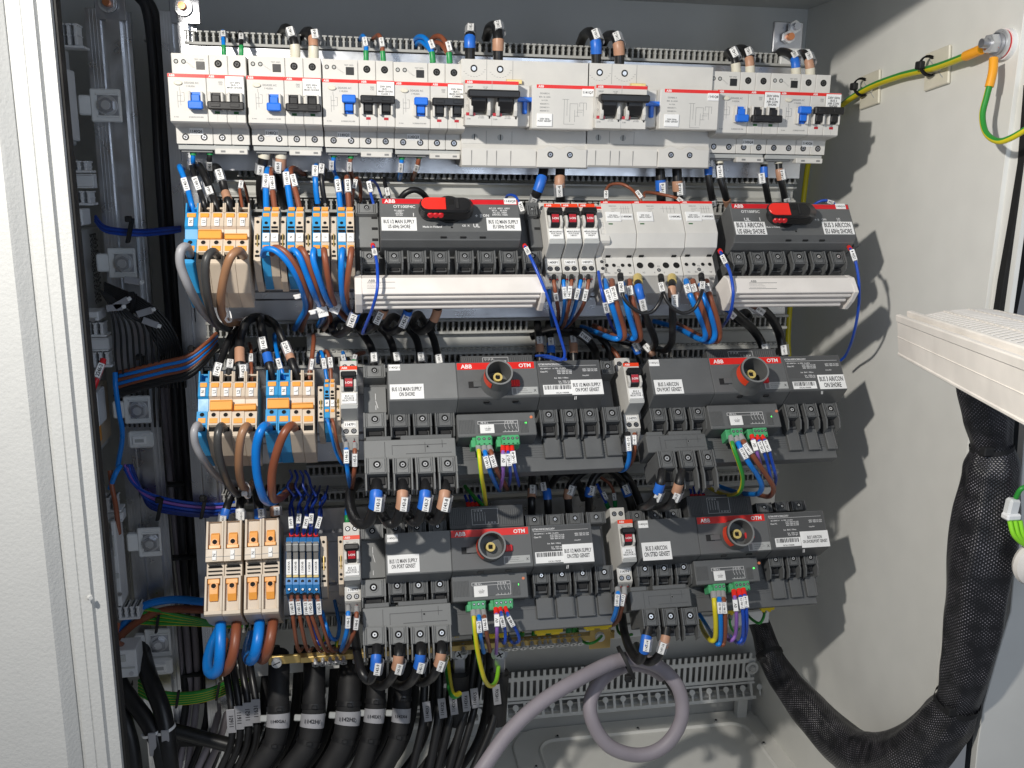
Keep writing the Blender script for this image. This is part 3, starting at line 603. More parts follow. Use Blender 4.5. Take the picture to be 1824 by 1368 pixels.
def endclamp(F,x0,x1,y0,desc,s=1.0):
    H=F.at(8); u0=H.uv(x0,y0)[0]; u1=H.uv(x1,y0)[0]; v=lambda y: H.uv(x0,y0+(y-386.6)*s)[1]; m=M()
    fprism(H,u0+.15,u1-.15,[(v(386),-46),(v(387),0),(v(430),1),(v(465),0),(v(466),-4),(v(478),-26),(v(478),-46)],'beige',.3,m)
    for y,hh in ((393,5),(420,8),(434,3),(446,5),(455,3)):
        if hh==5: c=H.pt((u0+u1)/2,v(y+3)); m.cyl(c-H.n*.2,H.n,1.5,1.5,1.3,'hole',12)
        else: H.ub(m,u0+1.4,v(y),u1-1.4,v(y+hh),0,1.25,'hole',.05)
    H.ub(m,u0+(u1-u0)*.42,v(418),u0+(u1-u0)*.6,v(440),.5,2.2,'brass',.2)
    single('end_clamp',m,desc,'end clamp','beige end clamps between slim terminals',org=H.pt(u0,v(387)))
for i,(a,b,c,n1,n2) in enumerate([(466.8,481.8,497,'N','L'),(511,526,541,'N','L'),(556,571.4,586,'N','L1'),(600.4,616,630.5,'1','3')]):
    o=['first','second','third','fourth'][i]
    smallterm(R2,a,b,386.6,n1,'tblue','%s blue-beige pair from the left, second row'%o); smallterm(R2,b,c,386.6,n2,'beige','right half of the %s pair in the second row'%o)
for a,b,d in ((453,465.8,'beige end clamp between the large terminals and the first slim pair'),(498,510,'beige end clamp between first and second slim terminal pairs'),(542.5,555,'beige end clamp between second and third slim terminal pairs'),(587.5,599.6,'beige end clamp between third and fourth slim terminal pairs')): endclamp(R2,a,b,386.6,d)
smallterm(R3,577,587,690,'N','tblue','in the third row beside the narrow breaker',s=.78); smallterm(R3,587,596.5,690,'L','beige','in the third row beside the narrow breaker',s=.78)
endclamp(R3,566,576.5,688,'beige end clamp left of the slim pair in the third row',.8); endclamp(R3,597,606,686,'beige end clamp touching the narrow breaker in the third row',.8)
endclamp(R4,570,582,955,'beige end clamp right of the five blue relays',1.15); endclamp(R4,601.5,611,955,'beige end clamp left of the lowest narrow breaker',1.1)
# large lever terminals, row four
def leverterm(x0,x1,l0,l1,y,ly,name,desc):
    H=R4.at(24); u0=(H.uv(x0,y)[0]+H.uv(l0,ly)[0])/2; u1=(H.uv(x1,y)[0]+H.uv(l1,ly)[0])/2; v=lambda yy: H.uv(x0,yy)[1]
    T=Thing('lever_terminal','big beige terminal with two orange levers, %s'%desc,'terminal','big orange-lever terminals in the lowest row',org=H.pt(u0,v(y)))
    y2=y+73; m=M()
    fprism(H,u0+.2,u1-.2,[(v(y)+2,-66),(v(y),-6),(v(y+2),0),(v(y+3),-5),(v(y+50),-5),(v(y+51),0),(v(y2),0),(v(y2+1),-10),(v(ly),-10),(v(ly+1),0),(v(ly+5),0),(v(ly+6),-5),(v(ly+62),-5),(v(ly+63),0),(v(ly+69),0),(v(ly+72),-3),(v(ly+80),-34),(v(ly+80),-66)],'beige',.3,m)
    for a,b in ((y+1,y+51),(ly+4,ly+63)):
        for s0,s1 in ((u0+.2,u0+2.4),(u1-2.4,u1-.2)): H.ub(m,s0,v(a),s1,v(b),-6,.2,'beige',.3)
    for k in range(3): H.ub(m,u0+2,v(y2+7+k*7),u1-2,v(y2+9+k*7),-10,-8,'hole',.2)
    H.ub(m,u0+3,v(y2+4),u1-3,v(y2+7),-10,-6,'blackmat',.3); H.ub(m,u0+.2,v(y+64),u1-.2,v(y+65),-.2,.15,'greyink',.02)
    T.part('housing',m)
    for a,b,up in ((y+21,y+50,1),(ly+6,ly+45,0)):
        m=M(); c=(u0+u1)/2; w=(u1-u0)/2-3.2
        if up: fprism(H,c-w*.75,c+w*.75,[(v(a),-5),(v(a)+2,-2.5),(v(b)-7,-1),(v(b),-.5),(v(b),-5)],'orange',.4,m); H.ub(m,c-w,v(b)-4,c+w,v(b),-5,.2,'orange',.5); cc=H.pt(c,v(b)-7,-1)
        else: H.ub(m,c-w,v(a),c+w,v(a)+5,-5,.2,'orange',.5); fprism(H,c-w*.75,c+w*.75,[(v(a),-5),(v(a),-.5),(v(b)-7,-.8),(v(b),-3),(v(b),-5)],'orange',.5,m); cc=H.pt(c,v(a)+7,-.6)
        m.cyl(cc,H.n,2.6,2.6,.5,'hole',6,sm=False); m.ring(cc,H.n,3.3,2.6,.7,'orange',14); T.part('orange_lever',m)
    m=M(); k=(u0+u1)/2; H.ub(m,k-2.2,v(y+53),k+2.2,v(y+71),-.2,1.2,'paper',.4); m.text(name,H.pt(k,v(y+62),1.2),-H.d,-H.r,4,3.1,'ink',.06); T.part('marker_tag',m)
leverterm(370,401.5,362,394.5,928,1026,'N','leftmost in the lowest row'); leverterm(401.5,433,394.5,427.5,926.5,1025,'L','second from the left')
leverterm(438,468.5,433,464,924,1023,'N','third from the left'); leverterm(468.5,498.5,464,495.5,922,1022,'L','beside the blue relays')
# relays
rx_=[508.7,520.7,532.8,545,557,568.8]
for i in range(5):
    H=R4.at(20); u0=H.uv(rx_[i],1000)[0]; u1=H.uv(rx_[i+1],1000)[0]; v=lambda y: H.uv(rx_[i],y)[1]
    T=Thing('relay_module','slim blue relay with grey lever, %s of the five'%['leftmost','second','middle','fourth','rightmost'][i],'relay','slim blue relays in the lowest row',org=H.pt(u0,v(957)))
    m=M(); fprism(H,u0+.15,u1-.15,[(v(957),-64),(v(955),-8),(v(964),-3),(v(1028),-3),(v(1030),1),(v(1042),2),(v(1057),-4),(v(1062),-20),(v(1085),-50),(v(1085),-64)],'rblue',.25,m); T.part('socket',m)
    m=M(); H.ub(m,u0+.6,v(966),u1-.5,v(984),-3,4.5,'mgrey',.8); H.ub(m,u0+.6,v(971),u1-.5,v(973),4.5,5.2,'lgrey',.2); T.part('eject_lever',m)
    m=M(); H.ub(m,u0+.8,v(984),u1-.8,v(1000),-3,2,'black',.3); H.ub(m,u0+.8,v(1024.5),u1-.8,v(1029),-3,1.6,'brassplastic',.3); T.part('relay_body',m)
    m=M(); H.ub(m,u0+.8,v(997),u1-.8,v(1025),1.5,2.6,'paper',.3); m.text(['1142K4A','1143K4B','1150K4B','1142K4','1142K5B'][i],H.pt((u0+u1)/2,v(1011),2.6),-H.d,-H.r,(v(1024)-v(997))*.85,2.4,'ink',.06); T.part('marker_strip',m)
    for y in (1036,1050): m=M(); H.screw(m,0,0,1.7,1.5 if y<1040 else -1,'zinc' if y>1040 else 'blackmat','hole',y>1040,H.pt((u0+u1)/2,v(y))); T.part('terminal_screw',m)
# ---------------------------------------------------------------- narrow circuit breakers (rows 2-4)
def mcb(F,x0,y0,x1,W_,tag,lbl,desc,hl=0,cat='breaker',grp='narrow circuit breakers',L=84.5,h0=0,two=True,strip='orangered'):
    G=F.at(h0); u0,v0=G.uv(x0,y0); o=G.pt(u0,v0); F=Face(o,G.r,G.d)
    T=Thing('circuit_breaker','narrow white breaker with black lever, %s'%desc,cat,grp,org=o)
    m=M(); fprism(F,.15,W_-.15,S200(L,17,(19,64.5),26,68),'white',.5,m); N=F.at(26)
    N.ub(m,.1,18.9,W_-.1,23.2,-.4,.12,strip,.1); m.text('ABB',N.pt(4.6,21.1,.12),F.r,-F.d,6,2.3,'paper',.05)
    N.ub(m,2,24.6,W_-2,24.8,0,.1,'greyink',.01); m.text('S201\nC6',N.pt(4.5,27,0),F.r,-F.d,5,2.7,'greyink',.06); m.text('10000  3',N.pt(13,26.5,0),F.r,-F.d,5,1.4,'greyink',.06)
    F.ub(m,W_-.3,2,W_-.05,66,-40,-4,'lgrey',.1)
    T.part('housing',m)
    m=M(); 
    for a in (1.2,W_-3.8): fprism(N,a,a+2.6,[(33,-4),(34,2),(37,6),(45,7),(48,3),(49,-3)],'white',.6,m)
    T.part('collar',m)
    m=M(); N.ub(m,1.0,29,W_-1.0,35.5,1.5,10,'black',1.2); fprism(N,4.4,W_-4.4,[(33,0),(33,8),(45,4),(48,0)],'black',.4,m)
    T.part('switch_lever',m)
    m=M(); e=V(F.r); a=N.pt(5,36.5,7.35); b=N.pt(5,44.2,4.75); nn=(b-a).normalized(); m.box(a,F.r,nn,nn.cross(F.r),0,W_-10,0,(b-a).length,-.3,.3,'redind',.1)
    m.text('I-ON',(a+b)/2+F.r*(W_-10)/2+nn.cross(F.r)*.3,F.r,-nn,W_-11,3.2,'paper',.08); T.part('state_window',m)
    m=M(); N.ub(m,1.4,49.8,W_-1.2,61.5,-.3,1.6,'paper',.5); m.text(lbl,N.pt(W_/2,55.6,1.6),F.r,-F.d,W_-4,9,'ink',.08); T.part('label_plate',m)
    m=M(); fprism(F,.6,W_-.6,[(62.5,20),(62.3,27),(66,25.5),(68.5,4),(68.5,2)],'lgrey',.4,m); T.part('label_holder',m)
    m=M(); F.ub(m,3,70,W_-2.5,75.6,-.2,.5,'paper',.15); m.text(tag,F.pt(W_/2+.3,72.9,.5),F.r,-F.d,W_-7.5,3.1,'ink',.08); T.part('number_plate',m)
    for u in (4.9,W_-4.9):
        m=M(); F.screw(m,0,0,2.9,0,'zinc','blackmat',pt=F.pt(u,7,0)); T.part('terminal_screw',m)
        m=M(); F.screw(m,0,0,2.9,0,'zinc','blackmat',pt=F.pt(u,80,0)); T.part('terminal_screw',m)
    # foot below
    m=M(); fprism(F,.3,W_-.3,[(L,-2),(L+1,-1),(L+10,-16),(L+10,-44),(L,-44)],'white2',.3,m); Fb=F.at(-4)
    for u in (4.9,W_-4.9):
        q=F.pt(u,L+4,-6); dd=(F.pt(u,L+10,-16)-F.pt(u,L+1,-1)).normalized(); nn=dd.cross(F.r); m.box(q+nn*.6,F.r,dd,nn,-.2,.2,-4,4,-.3,.4,'greyink',.02); m.box(q+nn*.7,F.r,dd,nn,-1,1,-.4,.8,-.3,.4,'redind',.02)
    T.part('foot',m); return T
for i,(x,xl) in enumerate(((957.5,0),(987,0),(1016.8,0))): mcb(R2,x,361,None,17.2,['1400F1','1401F1','1402F1'][i],'MEASURING\nVOLTAGE\n%s'%['1400F1','1401F1','1402F1'][i],['left one of the three marked measuring voltage','middle one of the three marked measuring voltage','right one of the three marked measuring voltage'][i])
mcb(R3,605.5,643,None,17.6,'1147F1','BUS 1/2\nSOURCE\nSELECTOR 1','labelled source selector 1, left in the third row')
mcb(R4,611,931,None,17.6,'1147F3','BUS 1/2\nSOURCE\nSELECTOR 2','labelled source selector 2, left in the lowest row')
mcb(R3,1094,638,None,17.6,'1147F2','BUS 3\nSOURCE\nSELECTOR 1','between the two third-row transfer switches')
mcb(R4,1085.5,905,None,17.6,'1147F4','BUS 3\nSOURCE\nSELECTOR 2','between the two lowest transfer switches')
# auxiliary contact and contactors, row 2
def contactor(x0,x1,tag,lbl,desc,big=False):
    G=R2.at(0); u0,v0=G.uv(x0,366); F=Face(G.pt(u0,v0),G.r,G.d); w=(R2.at(24).uv(x1,372)[0]-R2.at(24).uv(x0,372)[0])
    u0=G.at(24).uv(x0,372)[0]; F=Face(G.pt(u0,v0),G.r,G.d)
    T=Thing('contactor','white modular contactor, %s'%desc,'contactor','modular contactors in the second row',org=F.P0); N=F.at(24)
    m=M(); fprism(F,.15,w-.15,[(0,-44),(0,0),(9,0),(10,22),(11,24),(50,24),(62,15),(63.5,3),(64,0),(86,0),(87,-2),(97,-18),(97,-44)],'white',.5,m)
    N.ub(m,0,10.9,w,13.8,-.4,.12,'redstrip',.1); m.text('ABB',N.pt(5,12.4,.12),F.r,-F.d,6,2,'paper',.05)
    m.text('ESB20-20N',N.pt(w*.36,17),F.r,-F.d,9,1.3,'greyink',.06); lines(m,N,0,0,0,0,0)
    for i in range(3): N.ub(m,w*.3,19.5+i*2,w*.3+7-i*2,19.8+i*2,0,.1,'greyink',.01)
    for k in range(4): 
        q=w*.62+k*w*.075; N.ub(m,q,17,q+.25,25,0,.1,'greyink',.01); N.ub(m,q-.8,20,q,20.25,0,.1,'greyink',.01)
    N.ub(m,w*.56,20,w*.9,20.2,0,.1,'greyink',.01)
    N.ub(m,.1,52,w-.1,52.3,-10,-9,'lgrey',.01)
    for q in (.12,.8): F.ub(m,w*q,62.5,w*q+5,64.3,0,3.4,'hole',.1); F.ub(m,w*q,87.5,w*q+3.6,89.5,-3,-1.2,'greyink',.1); 
    for t,q in zip(('R1','R3','R5','R7'),(.15,.4,.6,.85)): m.text(t,F.pt(w*q,2.2),F.r,-F.d,3,1.6,'greyink',.06)
    for t,q in zip(('R2','R4','R6','R8') if not big else ('R2','4','6','R8'),(.2,.42,.62,.88)): m.text(t,F.pt(w*q-1,82.5),F.r,-F.d,3,1.9,'greyink',.06)
    m.text('A2',F.pt(w*.5,75),F.r,-F.d,3,1.9,'greyink',.06); T.part('housing',m)
    for q in ((.13,.36,.64,.86) if not big else (.12,.35,.66,.88)):
        m=M(); r=2.1 if not big else 3.6; c=F.pt(w*q,73.5 if not big else 74,0); m.cyl(c-F.n*.3,F.n,r,r,.5,'hole',16); m.ring(c,F.n,r+.5,r,.3,'white',16); T.part('terminal_hole',m)
        if big or q in (.36,.64): m=M(); c=F.pt(w*q,6,0); m.cyl(c-F.n*.3,F.n,2.6,2.6,.5,'hole',14); T.part('terminal_hole',m)
    m=M(); F.screw(m,0,0,2.1,0,'steel','hole',pt=F.pt(w*.5,79.5)); T.part('terminal_screw',m)
    m=M(); N.ub(m,3,24.5,3+min(17,w*.48),36,-.2,1.4,'paper',.5); m.text(lbl,N.pt(3+min(17,w*.48)/2,30.2,1.4),F.r,-F.d,13,5.5,'ink',.08); T.part('label_plate',m)
    m=M(); N.ub(m,w-15.5,26.5,w-1.5,34,-.2,.9,'paper',.3); m.text(tag,N.pt(w-8.5,30.3,.9),F.r,-F.d,11.5,2.8,'ink',.08); T.part('number_plate',m)
    m=M(); N.ub(m,5,38,9.5,39.4,-.2,.3,'grnind',.1); T.part('indicator',m)
contactor(1071.5,1127,'1140KM1','230 50Hz\nONLY RELAY','left one, labelled 50Hz only relay')
contactor(1127.5,1213,'1140KM2','230 VAC\n60Hz ONLY','wide middle one, labelled 60Hz only',True)
contactor(1213.5,1270.5,'1140KM3','230 VAC\n50Hz ONLY','right one, labelled 230 VAC 50Hz only')
G=R2; u0,v0=G.uv(1047,363); u1=G.uv(1058,363)[0]; F=Face(G.pt(u0,v0),G.r,G.d)
T=Thing('auxiliary_contact','slim white auxiliary contact block between the three narrow breakers and the contactors','contact block',org=F.P0)
m=M(); fprism(F,.2,11,S200(84.5,17,(18.5,60),23,64),'white',.5,m); N=F.at(23); N.ub(m,.2,18.9,11,22,-.4,.12,'redstrip',.1); m.text('S2C-H6R\n1CO',N.pt(5.5,25),F.r,-F.d,8,3,'ink',.06)
for a,b,c,d in ((2.5,38,2.8,52),(2.5,38,6,38.3),(5.8,38,6,44),(2.5,52,7,52.3),(6.8,40,7,52),(4,46,8,46.3)): N.ub(m,a,b,c,d,0,.1,'greyink',.01)
T.part('housing',m)
for v in (6,71,79): m=M(); F.screw(m,0,0,1.9,0,'zinc','hole',pt=F.pt(6,v)); T.part('terminal_screw',m)
# ---------------------------------------------------------------- change-over switches and transfer switches
def pole(T,F,x0,y0,x1,y1,h,mt,back=-30,label=None,fin=None,r=None):
    "square terminal: block, raised U frame, round screw seat"
    G=F.at(h); u0,v0,u1,v1=G.rect(x0,y0,x1,y1); w=u1-u0; H=v1-v0
    m=M(); G.ub(m,u0,v0,u1,v1,back-h,-1.6,mt,.5)
    G.ub(m,u0,v0,u0+1.6,v1,-3,0,mt,.3); G.ub(m,u1-1.6,v0,u1,v1,-3,0,mt,.3)
    G.ub(m,u0+2.6,v0+.4,u0+3.4,v1-.4,-3,-.2,mt,.2); G.ub(m,u1-3.4,v0+.4,u1-2.6,v1-.4,-3,-.2,mt,.2)
    G.ub(m,u0+4.2,v0+1.2,u1-4.2,v1-.8,-3,-.5,mt,.4)
    if label: m.text(label,G.pt((u0+u1)/2,v1-2.2,-.5),G.r,-G.d,5,1.8,'mgrey',.06)
    p=T.part('pole_terminal',m)
    c=G.pt((u0+u1)/2,v0+H*.46,-.6); m=M(); R=min(w,H)*.26; m.ring(c,G.n,R*1.12,R*.86,.9,mt,20); m.cyl(c-G.n*.1,G.n,R*.84,R*.84,.35,'hole',16); m.cyl(c+G.n*.2,G.n,R*.5,R*.46,.4,'steel',10); m.cyl(c+G.n*.6,G.n,R*.2,R*.2,.1,'hole',6); T.part('terminal_screw',m,parent=p)
    if fin:
        for s in (0,1):
            m=M(); x=u0+.3 if s==0 else u1-1.9
            m.extr([G.pt(x,v1-1,-1),G.pt(x,v1+fin*.35,0),G.pt(x,v1+fin,-4),G.pt(x,v1+fin+2,-14),G.pt(x,v1-1,-18)],G.r*1.6,mt,.3); T.part('barrier_fin',m)
        m=M(); G.ub(m,u0+2.6,v1,u1-2.6,v1+fin*.75,-22,-11,'dgrey2',.5); G.ub(m,u0+4.5,v1+1,u1-4.5,v1+fin*.55,-13,-9,'blackmat',.5); T.part('entry',m)
def handle(T,F,x0,y0,x1,y1,red,row):
    # oval pistol handle: footprint px box of its base, at panel face
    G=F; a=G.at(26).rect(x0+5,y0-7,x1-5,y0+17); b=G.at(5).rect(x0+1,y1-30,x1-1,y1); u0,v0,u1,v1=a; L=u1-u0; cv=(v0+v1)/2
    def oval(a,b,c,d,h,n=7):
        r=(d-c)/2; o=[]
        for k in range(n+1): t=math.radians(90+180*k/n); o.append(G.pt(a+r+r*math.cos(t),(c+d)/2-r*math.sin(t),h))
        for k in range(n+1): t=math.radians(-90+180*k/n); o.append(G.pt(b-r+r*math.cos(t),(c+d)/2-r*math.sin(t),h))
        return o
    rings=[oval(b[0]+1,b[2]-1,b[1]+1,b[3]-1,3),oval(b[0],b[2],b[1],b[3],6),oval(b[0]+.5,b[2]-.5,b[1]-1,b[3]-1.5,14),oval(u0-.6,u1+.6,v0-.8,v1+.8,24),oval(u0+.8,u1-.8,v0+.4,v1-.4,26)]
    m=M(); n=len(rings[0])
    for ra,rb in zip(rings,rings[1:]): m.add(ra+rb,[(i,(i+1)%n,n+(i+1)%n,n+i) for i in range(n)],'black',True)
    m.add(rings[-1],[tuple(range(n))],'black'); m.add(rings[0],[tuple(range(n))],'black'); m.cyl(G.pt(u0+L*.62,b[3]-14,0),G.n,15,15,4,'black',24)
    p=T.part('handle',m)
    m=M(); o=oval(u0+.8,u1,v0+.8,v1-.8,25.8); k=len(o)//2
    m.extr([G.pt(u0+L*.50,v0+.8,25.8)]+o[:k]+[G.pt(u0+L*.50,v1-.8,25.8)],G.n*1.6,'redlite',.5); T.part('red_button',m,parent=p)
    for q in range(3): m=M(); m.cyl(G.pt(u0+L*(.2+.1*q),v1+1.0,19.5),(G.d+G.n*.3),3.2,2.4,1.6,'red',12); T.part('red_grip',m,parent=p)
    m=M(); G.ub(m,u0+L*.56,v0+2,u0+L*.66,v0+8,25.5,26.4,'hole',.2); G.ub(m,u0+L*.70,v0+1,u0+L*.76,v1-2,25.4,27,'blackmat',.4); T.part('lock_slot',m,parent=p)
def ot(desc,panel,base,poles,texts,hnd,shroud,lbls,tag,extra):
    P=R2.at(30); u0,v0=P.uv(*panel[0]); u1,v1=P.uv(*panel[1]); u0b=P.uv(*panel[2])[0]
    T=Thing('changeover_switch',desc,'switch','change-over switches with red-topped handles',org=P.pt(u0,v0))
    m=M(); H=v1-v0; f=6
    fprism(P,u0,u1,[(v0,-50),(v0,0),(v1,0),(v1+4,-7),(v1+5,-8),(v1+7,-18),(v1+7,-50)],'dgrey',.6,m)
    P.ub(m,u0+2.5,v0+.7,u1-1,v0+6.3,-.4,.1,'red',.05); m.text('ABB',P.pt(u0+10,v0+3.5,.1),P.r,-P.d,13,4.2,'paper',.08)
    for q in (.42,.56,.7): P.ub(m,u0+(u1-u0)*q,v1+2.5,u0+(u1-u0)*q+6,v1+3.8,-7,-4.2,'blackmat',.2)
    c=P.P(*extra['hole']); m.cyl(c-P.n*.2,P.n,1.1,1.1,.3,'hole',10)
    for t,a,b,c_,d in texts: P.text(m,t,a,b,c_,d,'whiteink',.08)
    T.part('front_cover',m)
    m=M(); G=R2.at(0); b=G.rect(*base); G.ub(m,b[0],b[1],b[2],b[3],-44,-6,'dgrey',.6)
    for x in extra['side']:   # ledges with vents at both sides
        q=G.rect(*x); G.ub(m,q[0],q[1],q[2],q[3],-20,2,'mgrey' if extra['side'].index(x)<1 else 'dgrey',.5)
        for k in range(3): G.ub(m,q[2]-7,q[1]+5+k*13,q[2]-1,q[1]+8+k*13,0,2.6,'blackmat',.3)
    T.part('base',m)
    for i,(a,b,c,d) in enumerate(poles): pole(T,R2,a,b,c,d,12,'dgrey' if i or not extra.get('l1') else 'mgrey',fin=6,label=['','2T1','4T2','6T3','2T1','4T2','6T3',''][i] if len(poles)==8 else ['2T1','4T2','6T3','2T1','4T2','6T3'][i])
    for a,b,c,d in extra['top']: pole(T,R2,a,b,c,d,10,'mgrey' if a<700 else 'dgrey')
    handle(T,P,*hnd,'redlite',2)
    for t,a,b,c,d in lbls: m=M(); P.label(m,t,a,b,c,d,.4); T.part('label_plate',m)
    m=M(); P.label(m,tag[0],*tag[1:],.4); T.part('number_plate',m)
    # terminal shroud
    S_=Thing('terminal_shroud',extra['sh'],'shroud','white louvred terminal shrouds under the change-over switches',org=R2.P(shroud[0],shroud[1],20))
    Q=R2.at(24); a0,b0,a1,b1=Q.rect(*shroud); q=b0+(b1-b0)*.3
    m=M(); fprism(Q,a0+7,a1-5,[(b0-1,-30),(b0,-9),(q,-1.5),(q+.5,0),(b1-.6,0),(b1,-.6),(b1,-2.5),(b1-2,-3),(b1-2,-34)],'shroud',.6,m)
    lb=extra['print']; m.text('ABB',Q.P(lb[0]+8,lb[1]),Q.r,-Q.d,7,2.6,'greyink',.08)
    Q.box(m,lb[0],lb[1]+2.6,lb[0]+50,lb[1]+3.1,0,.1,'greyink',.01); lines(m,Q,lb[0],lb[1]+4,lb[0]+32,lb[1]+12,3); Q.box(m,lb[0],lb[1]+13,lb[0]+50,lb[1]+13.5,0,.1,'greyink',.01)
    S_.part('cover',m)
    for k in range(3): m=M(); fprism(Q,a0+6.5,a1-6-k*2.5,[(b1-3,-5.5-k*7.4),(b1+1+k*1.3,-5.0-k*7.4),(b1+1.8+k*1.3,-6.4-k*7.4),(b1+1.6+k*1.3,-8.6-k*7.4),(b1-3,-9-k*7.4)],'shroud',.4,m); S_.part('louvre',m)
    for s,(x0,x1) in enumerate(((a0,a0+7.2),(a1-5.5,a1))):
        m=M(); fprism(Q,x0,x1,[(b0-1,-34),(b0-.5,-9),(q,-.5),(b1+.6,.8),(b1+5,-12),(b1+6.5,-26),(b1+2,-34)],'shroud',.8,m); S_.part('end_cap',m)
ot('grey four-pole change-over switch with red-topped handle, labelled bus 1/2 main supply',
 ((675.7,353),(929,413),(679,411)),(631,360,968,482),
 [(641,446,675,468),(685,446,719,467),(725,446,760,467),(766,446,802,467),(811,446,845,467),(850,446,884,467),(889,446,924,467),(931,446,967,467)],
 [('OT100F4C',698,363,742,373),('IEC 60947-3\nUi 800V\nUimp 8kV\nAC-22A',698,373,724,385),('I',733,379,740,386),('+ II',845,381,860,388),('ON',859,380,872,388),('FF',838,354.5,846,361),('AC-23  400V  690V\n80 A    45 kW\nAC-22  100A\n690VAC 100A',868,366,912,388),('UL',842,396,856,408),('Made in Finland',745,402,795,406),('CE  X',822,396,838,408)],
 (743,358,845,392),(631,482,974,521),
 [('BUS 1/2 MAIN SUPPLY\nUS 60Hz SHORE',679,387,743,411),('BUS 1/2 MAIN SUPPLY\nEU 50Hz SHORE',866,388,928.5,411)],('1143Q9',897,353.5,920,364),
 dict(hole=(805,405),side=[(632,380,676,442),(936,362,967,442)],top=[(633,361,673,379),(938,364,958,382)],l1=True,sh='long white louvred shroud under the four-pole switch, left',print=(654,500)))
ot('grey three-pole change-over switch with red-topped handle, labelled bus 3 air/con',
 ((1298.3,362),(1526,419),(1313,420)),(1292,372,1513,478),
 [(1301,448,1331,469),(1335,448,1366,469),(1370,447,1402,468),(1408,447,1440,468),(1443,447,1475,468),(1478,447,1510,468)],
 [('OT100F3C',1317,372,1356,382),('UL',1324,386,1338,396),('I',1351,387,1356,394),('+ II',1450,388,1460,395),('ON',1462,387,1473,395),('UK\nCA',1489,387,1499,397),('Made in Finland',1363,403,1391,406)],
 (1360,368,1453,400),(1294,484,1530,520),
 [('BUS 3 AIR/CON\nUS 60Hz SHORE',1307,395,1367,418),('BUS 3 AIR/CON\nEU 60Hz SHORE',1463,395,1523,417.5)],('1143Q10',1487,363,1507,372.5),
 dict(hole=(1418,412),side=[(1290,380,1304,444),(1516,392,1519,440)],top=[],sh='shorter white louvred shroud under the three-pole switch, right',print=(1334,501)))
def ribs(m,G,x0,y0,x1,y1,n,h=.8):
    r=G.rect(x0,y0,x1,y1); p=(r[2]-r[0])/n
    for k in range(n): G.ub(m,r[0]+k*p,r[1],r[0]+k*p+p*.45,r[3],-.3,h,'dgrey',.15)
